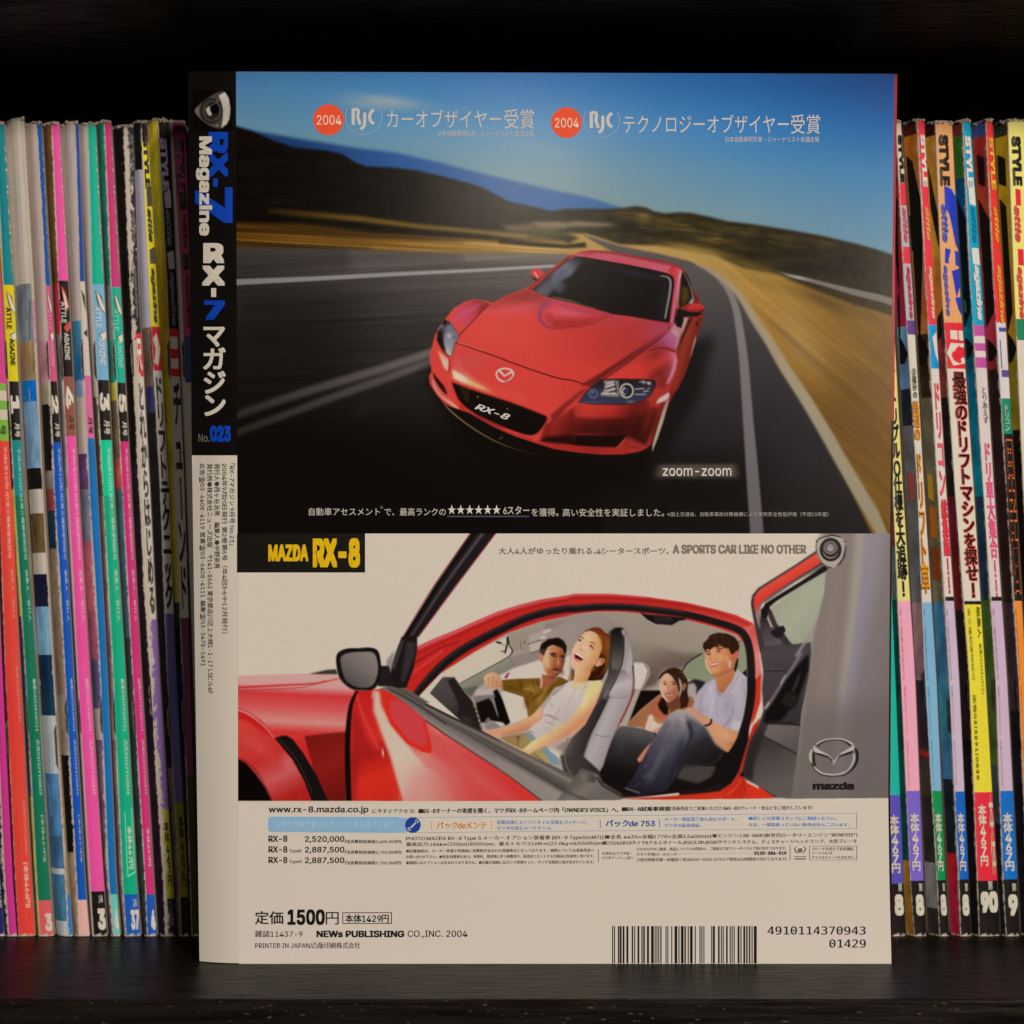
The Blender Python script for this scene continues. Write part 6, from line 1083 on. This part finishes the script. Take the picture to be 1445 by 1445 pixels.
old_magazine('teal and yellow spine with a coral bottom label, third from left edge', 171, [-12,0,15,32,48,53], [-7,5,20,36.5,52,57], [7.5,21,34.5,53.5,71,77], [(0,1400,(200,178,60)),(0,480,(196,140,50)),(480,536,(206,84,48)),(536,566,(206,92,134)),(566,690,(60,50,46)),(690,870,(206,184,60)),(870,1130,(90,66,110))],
    [(0,402,(12,124,126)),(402,538,(218,194,14)),(538,621,BLK),(621,700,(10,130,126)),(700,1271,(8,110,78)),(1271,1400,(216,86,88))], (3.6, 1.2), battle(412, (40, 34, 20))+months('1', 560)+dates((170, 206, 192)), [('(本体467円)', 1150, 1216, .6, .84, LT, 'turn', .01), ('3', 1289, 1314, .42, .98, W0, 'up', .05)], shapes=swoosh(412))
old_magazine('thick white creased magazine with pale blue photos down its cover', 166, [8,21,40,55,73,80], [31,44,60,75,92,96], [35.5,49,62.5,78,98,104],
    [(0,1400,(206,188,168)),(400,482,(128,128,134)),(482,536,(160,128,88)),(536,566,(14,120,196)),(566,660,(128,158,188)),(660,690,BLK),(690,724,(206,190,170)),(724,780,(112,90,54)),(780,810,(206,190,170)),(810,856,(24,30,48)),(856,924,(126,170,200)),(924,1010,(22,48,80)),(1010,1092,(184,188,188)),(1092,1180,(80,130,170)),(1180,1226,(66,108,142)),(1226,1234,(196,196,190)),(1234,1300,(70,116,152)),(1300,1400,(190,190,184))],
    [(0,1400,(186,166,150)),(424,484,(206,110,150)),(1000,1262,(150,120,84)),(1262,1400,(28,116,186))], (2.4, 5), [('円', 664, 686, .0, .9, LT)],
    face_shapes=[([(.3,404),(.2,480),(.75,480),(.9,425)],(104,104,112)),([(.1,560),(.5,548),(.5,566)][::-1],(190,176,160)),([(.05,735),(.9,724),(.95,778),(.15,770)][::-1],(134,110,70)),([(.1,870),(.95,876),(.9,922),(.2,905)][::-1],(160,190,206)),([(.0,960),(.95,946),(.95,952),(.0,968)][::-1],(150,176,190)),([(.1,1104),(.9,1110),(.8,1170),(.2,1150)][::-1],(110,156,188)),([(.05,1240),(.95,1246),(.95,1256),(.05,1250)][::-1],(120,160,186))], staples=((1024, 1084),))
old_magazine('blue spine below a pink band, its cover edge torn to tan', 172, [36,50,65,79,96,104], [51.5,64.5,77,92,108,112], [60,72,92,105,121,128], [(0,1400,(150,126,98)),(0,480,(196,170,158)),(480,540,(200,140,148)),(540,570,(170,150,120)),(570,664,(30,24,22)),(664,690,(130,118,110)),(690,720,(150,70,60)),(720,774,(28,44,72)),(774,980,(136,114,92)),(980,1066,(150,134,110)),(1066,1216,(22,18,16))],
    [(0,403,(8,80,150)),(403,538,(210,78,124)),(538,624,BLK),(624,1270,(4,80,172)),(1270,1400,(224,166,156))], (5, 2), battle(414, (226, 130, 160))+months('2', 560)+dates((176, 190, 212)), [('(本体467円)', 1150, 1216, .6, .84, LT, 'turn', .01)], shapes=swoosh(412))
old_magazine('hot pink spine with a brown 4 label under a black title band', 172, [60,75,91.5,107,123,129], [73,83,96.5,110,127,132.5], [85,98,112,128,147.5,153], [(0,1400,(186,168,154)),(0,400,(112,74,42)),(400,472,(186,52,38)),(472,700,(132,120,124))],
    [(0,396,(238,78,150)),(396,531,BLK),(531,615,(142,78,62)),(615,1258,(238,78,150)),(1258,1400,BLK)], (3.4, 1.4), battle(404, (196, 186, 174))+[('4', 545, 577, .15, .95, (206, 190, 170), 'turn', .03), ('月号', 586, 606, .4, .9, (50, 30, 26), 'turn', .02)]+dates((250, 176, 200)), [('弐', 1263, 1274, .55, .85, (190, 178, 160)), ('3', 1282, 1312, .38, .96, (206, 190, 170), 'up', .05)], shapes=[([(.25,402),(.6,410),(.98,432),(.7,440),(.4,425)][::-1],(190,50,40)),([(.35,408),(.6,416),(.85,434),(.6,434)][::-1],(214,190,170)),([(.3,462),(.98,452),(.98,462),(.6,470)][::-1],(190,50,40))])
old_magazine('pale mauve cover edge with a narrow blue spine and mint bottom', 171, [85,99,113,129,148,155], [106,113,126.5,142,153.5,161], [112,121,139,153,165,171], [(0,1400,(122,92,120)),(0,452,(192,172,162)),(452,500,(64,116,156)),(500,536,(34,120,172)),(536,560,(134,154,178)),(560,640,(200,178,160)),(640,690,(108,64,112)),(690,764,(126,116,138)),(764,860,(196,96,116)),(860,930,(172,86,106)),(930,1000,(96,78,120)),(1000,1062,(190,172,160))],
    [(0,397,(28,70,146)),(397,530,(204,186,170)),(530,618,(218,98,144)),(618,1262,(2,106,170)),(1262,1400,(98,194,170))], (6, 1.4), [('月号', 588, 612, .3, .9, (60, 30, 40), 'turn', .02)], [('4', 1284, 1312, .3, .95, (206, 196, 180), 'up', .05)], shapes=[([(.2,408),(.9,418),(.95,440),(.4,424)][::-1],BLK),([(.2,470),(.95,464),(.95,476)][::-1],BLK)])
old_magazine('green spine with a pale blue title band and a blue 37 at the foot', 173, [111,122,139,153,167,174], [123.5,130,145.5,160,173,178.5], [136,148,162,178.5,194,200], [(0,1400,(136,106,116)),(0,560,(194,174,166)),(560,700,(90,80,60)),(700,830,(126,104,96)),(1000,1060,(170,150,140))],
    [(0,401,(12,170,136)),(401,536,(118,168,210)),(536,621,BLK),(621,700,(4,196,146)),(700,1262,(2,166,122)),(1262,1400,(22,84,166))], (4.4, 1.4), battle(411, (196, 200, 196))+months('3', 556)+dates((196, 226, 208)), [('本体467円', 1166, 1226, .5, .84, (206, 206, 180), 'turn', .02), ('弐', 1268, 1280, .62, .9, (170, 180, 196), 'turn'), ('37', 1284, 1312, .40, .99, (206, 196, 180), 'up', .05)], shapes=swoosh(411)+[([(.36,1146),(.36,1238),(.42,1238),(.42,1146)],(130,214,180)),([(.9,1140),(.9,1232),(.95,1232),(.95,1140)],(130,214,180)),([(.36,1236),(.36,1238),(.95,1232),(.95,1230)],(130,214,180))])
old_magazine('magenta spine with a teal title band, green cover edge, blue 4', 170, [136,149,163,179,195,203], [147.5,157,173,187.5,205,208.5], [158,171,186,200.5,218,223], [(0,1400,(44,62,60)),(0,402,(34,120,98)),(402,480,(120,122,116)),(480,540,(24,150,124)),(540,565,(206,180,56)),(565,646,(120,96,70)),(646,690,(190,90,70)),(690,900,(66,98,110)),(900,1000,(56,64,58))],
    [(0,405,(198,54,110)),(405,540,(14,170,138)),(540,623,BLK),(623,1262,(204,44,112)),(1262,1400,(28,82,168))], (3.6, 1.4), battle(415, (120, 206, 180))+months('5', 558)+dates((236, 170, 194)), [('本体467円', 1168, 1222, .5, .84, (220, 170, 180), 'turn', .02), ('4', 1284, 1312, .45, .95, (206, 196, 180), 'up', .05)], shapes=swoosh(415))
old_magazine('battered black magazine with a long white tear down its spine', 176, [158,171,187,201,219,225], [175,184,196.5,212,231,234], [190,196.5,213,226,246,250], [(0,1400,(40,22,36)),(0,640,(26,19,19))],
    [(0,470,(32,32,36)),(470,531,(206,32,50)),(531,874,(198,184,168)),(874,1142,(132,92,154)),(1142,1268,(170,154,36)),(1268,1400,(40,36,34))], (4, 14), [('STYLE', 190, 262, .45, .95, (74, 74, 78), 'turn', .04), ('attle', 296, 342, .4, .9, (70, 70, 74), 'italic', .03), ('agazine', 378, 448, .4, .9, (70, 70, 74), 'italic', .03), ('尺', 478, 524, .4, .95, (206, 190, 170), 'up', .04), ('とれからはじめる', 540, 866, .36, .96, BLK, 'stack', .045)], [('本体467円', 1158, 1250, .4, .9, (36, 30, 14), 'stack', .03), ('4', 1278, 1308, .4, .9, (90, 84, 78), 'up', .03)], staples=((484, 530), (968, 1010)))
old_magazine('yellow STYLE spine with a red emblem, fourth to left of the shown magazine', 170, [185,197,213,227,247,251], [199,210,226,236,253,256], [209,223,240,250,266,268], [(0,1400,(130,110,92)),(0,239,(24,22,24)),(239,462,(176,166,176)),(462,545,(120,90,80)),(545,582,(60,62,110)),(582,1080,(36,32,36))],
    [(0,200,(30,24,22)),(200,461,(228,206,26)),(461,523,(206,34,52)),(523,866,(200,186,170)),(866,1132,(104,88,140)),(1132,1266,(132,120,30)),(1266,1400,(36,32,30))], (2.4, 1.6), [('STYLE', 192, 266, .18, .92, BLK, 'turn', .05), ('attle', 294, 342, .3, .9, BLK, 'italic', .03), ('agazine', 378, 456, .3, .9, BLK, 'italic', .03), ('ドリフトテクニック', 532, 858, .1, .98, BLK, 'stack', .05)], [('本体467円', 1150, 1250, .3, .9, (36, 30, 14), 'stack', .03)], shapes=[([(.3,266),(1,262),(1,290),(.3,292)][::-1],BLK),([(.3,352),(1,348),(1,372),(.3,372)][::-1],BLK),([(.15,478),(.6,470),(.95,492),(.6,516),(.15,512),(.4,492)][::-1],(206,190,170))], staples=((462, 520), (1000, 1040)))
old_magazine('black spine with lilac STYLE lettering beside a bright yellow cover edge', 168, [208,222,238,250,266,268], [223,236,246,258,268.5,271], [238,250,262,270,279,281], [(0,1400,(34,36,52)),(0,850,(206,176,40)),(850,880,(60,60,50))],
    [(0,464,(30,25,25)),(464,531,(200,34,50)),(531,872,(196,180,160)),(872,1095,(120,56,80)),(1095,1400,(70,60,30))], (2.6, 1.6), [('STYLE', 195, 270, .1, .8, (196, 160, 206), 'turn', .05), ('attle', 296, 348, .3, .9, (90, 90, 94), 'italic', .03), ('agazine', 384, 460, .3, .9, (100, 100, 104), 'italic', .03), ('チューンド', 540, 860, .2, .95, BLK, 'stack', .04)], shapes=[([(.2,272),(.9,268),(.95,292),(.3,294)][::-1],(180,170,164)),([(.2,357),(.9,353),(.95,378),(.3,380)][::-1],(170,160,156)),([(.1,475),(.9,475),(.9,492),(.1,492)][::-1],(200,184,164)),([(.1,506),(.9,506),(.9,520),(.1,520)][::-1],(200,184,164))])
old_magazine('dark magenta STYLE spine tucked right behind the shown magazine', 170, [239,249,262,272,282,284], [242,256,268,276,286,288], [263,270,282,290,298,300], [(0,1400,(196,182,164))],
    [(0,474,(170,58,98)),(474,540,(60,66,110)),(540,870,(190,174,152)),(870,1400,(100,40,62))], (2, 1), [('STYLE', 197, 272, .1, .85, (52, 20, 32), 'turn', .05), ('attle', 298, 350, .3, .9, (60, 22, 36), 'italic', .03), ('agazine', 384, 462, .3, .9, (60, 22, 36), 'italic', .03)], shapes=[([(.2,272),(.9,272),(.95,295),(.3,297)][::-1],BLK),([(.2,357),(.9,357),(.95,380),(.3,382)][::-1],BLK)])
# right-hand row
PR = lambda n, y=1147, c=(206, 192, 170): [('本体467円', y, y+82, .16, .86, c, 'stack', .05), ('第', 1246, 1258, .6, .9, (190, 178, 160), 'up', .02), (n, 1262, 1292, .3, .95, c, 'up', .05)]
def fine(c): return [('第三種郵便物認可', 858, 960, .16, .3, c, 'turn', 0), ('編集03(3291)0721', 968, 1036, .2, .34, c, 'turn', 0), ('広告03(3291)0835', 1044, 1108, .2, .34, c, 'turn', 0)]
old_magazine('teal spine with a purple price label, half hidden by the shown magazine', 174, [1206,1216,1228,1236,1248,1252], [1212,1222,1234,1243,1255,1259], [1229,1239,1252,1263,1274.5,1278], [(0,1400,(30,40,40))], [(0,1122,(26,172,150)),(1122,1247,(86,76,166)),(1247,1400,BLK)], (2, 1.2), fine((16, 110, 100)), PR('8', 1150), staples=((975, 1035),))
old_magazine('pink spine with yellow edged black lettering, just right of the shown magazine', 172, [1230,1241,1252,1263,1275,1279], [1240,1250,1260,1271,1284.5,1290.5], [1247,1258,1274,1291,1303,1307], [(0,1400,(16,84,76)),(0,480,(160,40,40)),(480,545,(24,20,22)),(545,700,(110,116,136)),(700,770,(150,60,50)),(770,850,(110,120,120)),(1215,1400,(176,130,40))],
    [(0,480,(190,50,56)),(480,848,(222,206,120)),(848,1116,(240,158,172)),(1116,1243,(122,94,186)),(1243,1400,BLK)], (3, 2), [('ニュートリプルO仕様を大追跡!', 482, 842, .12, .95, BLK, 'stack', .05)]+fine((200, 120, 136)), PR('8'), staples=((944, 990),))
old_magazine('white STYLE spine with red blocks above and a green price label', 170, [1254,1263,1279,1292,1306,1310], [1264,1275.5,1294.5,1305,1322,1326], [1271,1287,1304,1321,1334,1339], [(0,1400,(60,50,48)),(0,190,(46,130,150)),(190,460,(176,42,46)),(460,548,(112,152,206)),(548,600,(40,46,60)),(600,850,(116,112,114)),(850,960,(170,128,130)),(960,1055,(60,46,52)),(1055,1140,(70,60,48)),(1218,1300,(150,140,140))],
    [(0,258,(212,192,166)),(258,290,(222,50,70)),(290,348,(178,166,172)),(348,372,(222,50,70)),(372,452,(178,166,172)),(452,472,(96,62,130)),(472,850,(210,196,176)),(850,1116,(122,168,194)),(1116,1242,(4,136,70)),(1242,1400,BLK)], (3, 2.4), [('STYLE', 190, 258, .3, .98, BLK, 'turn', .05), ('attle', 292, 342, .4, .98, (214, 90, 106), 'italic', .03), ('agazine', 376, 450, .4, .98, (200, 66, 86), 'italic', .03), ('③磁砂の', 520, 562, .3, .85, (60, 54, 50), 'stack', .02), ('最速の', 566, 622, .05, .98, (230, 150, 24), 'stack', .09), ('ドリフト車', 640, 838, .05, .98, (230, 150, 24), 'stack', .09)]+[('最速の', 566, 622, .12, .9, (120, 60, 16), 'stack', .0, .0005), ('ドリフト車', 640, 838, .12, .9, (120, 60, 16), 'stack', .0, .0005)]+fine((90, 130, 150)), PR('8'),
    face_shapes=[([(.1,268),(.75,282),(.6,330),(.3,470),(.1,480)][::-1],(22,18,18)),([(.1,470),(.6,485),(.95,500),(.55,512),(.1,512)][::-1],(22,18,18)),([(.3,215),(.8,220),(.7,262),(.2,255)][::-1],(60,22,22)),([(.2,664),(.75,670),(.7,704),(.3,706)][::-1],(190,80,64)),([(.1,1058),(.9,1062),(.9,1070),(.1,1066)][::-1],(190,40,44))], staples=((946, 996),))
old_magazine('red STYLE spine with white lettering and a lavender band, worn white edge', 168, [1274,1290,1308,1323,1338,1342], [1294,1306,1323,1339,1352.5,1355.5], [1304,1317.5,1335,1353,1366.5,1370.5], [(0,1400,(40,36,40)),(0,188,(84,36,30)),(188,300,(200,110,36)),(300,350,(36,28,22)),(350,470,(190,124,48)),(470,560,(60,46,30)),(560,850,(120,112,84)),(850,1100,(66,122,166)),(1100,1205,(34,40,52)),(1205,1400,(196,36,46))],
    [(0,458,(228,52,72)),(458,520,(2,142,206)),(520,842,(214,198,182)),(842,848,BLK),(848,1117,(198,172,186)),(1117,1241,(14,94,182)),(1241,1400,BLK)], (5, 3), [('STYLE', 190, 264, .35, .98, (220, 204, 186), 'turn', .05), ('attle', 292, 340, .45, .98, (224, 150, 90), 'italic', .03), ('agazine', 376, 450, .45, .98, (224, 190, 150), 'italic', .03), ('ドリコン', 540, 700, .3, 1.0, (228, 80, 96), 'stack', .05), ('総集編!!', 704, 838, .3, 1.0, (220, 50, 66), 'stack', .06)]+fine((140, 118, 136)), PR('8'),
    face_shapes=[([(.1,215),(.5,225),(.95,280),(.95,345),(.3,470),(.1,470)][::-1],(24,19,17)),([(.1,466),(.6,480),(.98,496),(.5,512),(.1,514)][::-1],(22,18,18)),([(.1,666),(.6,672),(.6,708),(.1,702)][::-1],(196,150,40)),([(.1,712),(.8,716),(.7,760),(.1,758)][::-1],(190,110,30)),([(.1,770),(.8,776),(.8,820),(.1,816)][::-1],(150,70,30))], shapes=[([(.45,476),(.98,468),(.98,512),(.7,500)][::-1],(216,200,180))], staples=((985, 1035),))
old_magazine('tan and yellow STYLE spine with royal blue blocks, broadest in the right row', 170, [1305,1317,1337,1354,1367,1371], [1320,1328.5,1347.5,1367.5,1379,1382], [1343,1354,1374,1390,1407,1411], [(0,1400,(24,20,22)),(0,190,(60,26,26)),(190,470,(214,146,52)),(470,560,(150,60,60)),(560,700,(40,30,34)),(700,860,(120,30,34)),(860,1060,(40,28,30))],
    [(0,455,(224,156,98)),(455,520,(222,38,52)),(520,848,(214,200,178)),(848,853,BLK),(853,1118,(226,206,52)),(1118,1243,(222,40,58)),(1243,1400,BLK)], (4, 2.4), [('STYLE', 190, 262, .18, .74, BLK, 'turn', .05), ('attle', 288, 342, .18, .52, (34, 60, 170), 'italic', .03), ('agazine', 374, 446, .14, .42, (34, 60, 170), 'italic', .03), ('最強のドリフトマシンを探せ!', 524, 844, .26, 1.0, (226, 80, 74), 'stack', .09), ('最強のドリフトマシンを探せ!', 525, 843, .30, .97, BLK, 'stack', .035, .0005), ('編集人', 856, 900, .74, .94, (110, 96, 20), 'turn', .01), ('編集03(3291)0721', 908, 980, .74, .92, (110, 96, 20), 'turn', 0), ('第三種郵便物認可', 858, 960, .2, .36, (120, 104, 24), 'turn', 0), ('広告03(3291)0835', 980, 1100, .2, .38, (120, 104, 24), 'turn', .01)], [('本体467円', 1135, 1222, .18, .62, (216, 196, 170), 'stack', .05), ('本体', 1120, 1234, .76, 1.0, (210, 180, 150), 'stack', .03), ('第', 1243, 1256, .52, .76, (190, 178, 160), 'up', .02), ('90', 1258, 1288, .14, .98, (206, 192, 170), 'up', .06)],
    face_shapes=[([(.1,230),(.9,300),(.9,470),(.1,480)][::-1],(44,26,18))], shapes=[([(.38,262),(.8,266),(1.,276),(1.,350),(.9,345),(.62,302),(.38,292)][::-1],(36,58,176)),([(.3,350),(1.,354),(1.,375),(.25,371)][::-1],(36,58,176)),([(.62,382),(1.,378),(1.,405),(.8,420)][::-1],(36,58,176)),([(.72,420),(1.,418),(1.,444),(.86,436)][::-1],(36,58,176)),([(.3,466),(1.,466),(1.,480),(.3,478)][::-1],(214,198,176)),([(.06,498),(.3,484),(1.,484),(1.,512),(.35,516)][::-1],(216,200,180)),([(.5,494),(.7,488),(1.,490),(1.,504),(.62,506)][::-1],(222,40,54))], staples=((440, 488), (960, 990)))
old_magazine('teal STYLE spine with white lettering and a magenta checked band', 168, [1344,1356,1376,1392,1408,1413], [1358,1369,1387.5,1404.5,1415,1420], [1369,1385,1402.5,1420.5,1435.5,1439], [(0,1400,(30,34,40)),(0,190,(130,52,54)),(190,250,(56,120,44)),(250,460,(2,92,130)),(460,520,(0,110,140)),(520,700,(4,124,156)),(700,846,(36,62,88)),(846,1080,(72,106,48)),(1080,1180,(60,74,80))],
    [(0,459,(0,152,178)),(459,474,(190,76,150)),(474,484,(216,198,182)),(484,495,(190,76,150)),(495,504,(216,198,182)),(504,519,(190,76,150)),(519,842,(212,192,182)),(842,848,BLK),(848,1116,(200,168,184)),(1116,1241,(14,104,180)),(1241,1400,BLK)], (4, 2.6), [('STYLE', 192, 264, .2, .9, (216, 204, 188), 'turn', .05), ('attle', 290, 342, .5, .95, (6, 130, 160), 'italic', .03), ('agazine', 374, 452, .35, .95, (214, 204, 190), 'italic', .04), ('とりあえず', 546, 598, .45, .9, (70, 50, 54), 'stack', .0), ('ドリ車大集合!!', 625, 842, .3, .98, (230, 82, 122), 'stack', .04)]+fine((146, 118, 138)), PR('9'),
    face_shapes=[([(.1,276),(.85,310),(.85,440),(.1,460)][::-1],(12,22,34)),([(.1,474),(.6,482),(.98,490),(.5,502),(.1,506)][::-1],(20,18,20)),([(.2,420),(.4,424),(.4,440),(.2,438)][::-1],(60,120,60))], shapes=[([(.3,264),(.95,262),(.98,290),(.35,288)][::-1],(214,204,190)),([(.3,350),(.95,350),(.98,374),(.35,372)][::-1],(214,204,190))], staples=((955, 1005),))
old_magazine('red spine with yellow STYLE lettering, orange blocks on black lower down', 168, [1372,1387,1405,1423,1437,1441], [1391,1402,1420,1437,1450,1453], [1400,1415.5,1433,1447.5,1461,1465], [(0,1400,(30,26,34)),(0,190,(64,92,150)),(190,520,(186,50,52)),(520,850,(54,34,32)),(850,1000,(70,50,56))],
    [(0,455,(224,48,46)),(455,562,(212,196,190)),(562,612,(10,130,96)),(612,848,(26,20,18)),(848,1400,(228,132,46))], (4, 2.4), [('STYLE', 194, 268, .35, .95, (232, 170, 50), 'turn', .04), ('attle', 292, 342, .45, .95, (232, 150, 40), 'italic', .03), ('agazine', 374, 456, .4, .95, (232, 160, 50), 'italic', .03), ('ドリコン', 572, 608, .3, .8, (206, 196, 180), 'stack', .02), ('甲子園', 620, 838, .2, 1.0, (236, 110, 50), 'stack', .1), ('甲子園', 622, 836, .25, .97, BLK, 'stack', .05, .0005)]+fine((160, 84, 24)),
    face_shapes=[([(.2,214),(.75,222),(.7,262),(.2,255)][::-1],(24,20,20)),([(.1,276),(.9,310),(.9,440),(.1,460)][::-1],(28,20,18)),([(.1,476),(.6,484),(.98,496),(.5,508),(.1,508)][::-1],(20,18,18))], shapes=[([(.3,462),(1,462),(1,468),(.3,468)][::-1],(76,80,150)),([(.3,480),(.4,480),(.4,520),(.3,520)][::-1],(76,80,150)),([(.3,522),(1,522),(1,532),(.3,532)][::-1],(96,70,140))], staples=((955, 1005),))
old_magazine('pale yellow STYLE spine cut off by the right edge of the frame', 168, [1403,1416,1434,1450,1462,1465], [1422,1431,1444,1458,1470,1473], [1446,1456,1470,1485,1498,1501], [(0,1400,(24,20,18)),(0,190,(60,56,42)),(190,480,(196,150,24)),(480,620,(150,128,30))], [(0,450,(240,220,110)),(450,480,(10,120,80)),(480,1400,(214,196,170))], (4, 2), [('STYLE', 192, 262, .2, .72, BLK, 'turn', .05), ('attle', 290, 342, .2, .55, (214, 50, 66), 'italic', .03), ('agazine', 376, 450, .2, .55, (214, 50, 66), 'italic', .03)],
    face_shapes=[([(.1,214),(.7,222),(.7,262),(.1,255)][::-1],(26,20,16)),([(.1,276),(.6,290),(.75,440),(.1,470)][::-1],(26,20,16)),([(.1,466),(.6,478),(.98,492),(.5,508),(.1,512)][::-1],(20,18,16))], shapes=[([(.3,266),(1.,270),(1.,290),(.3,290)][::-1],(220,40,62)),([(.3,351),(1.,352),(1.,376),(.3,374)][::-1],(220,40,62))], staples=())
run_press()
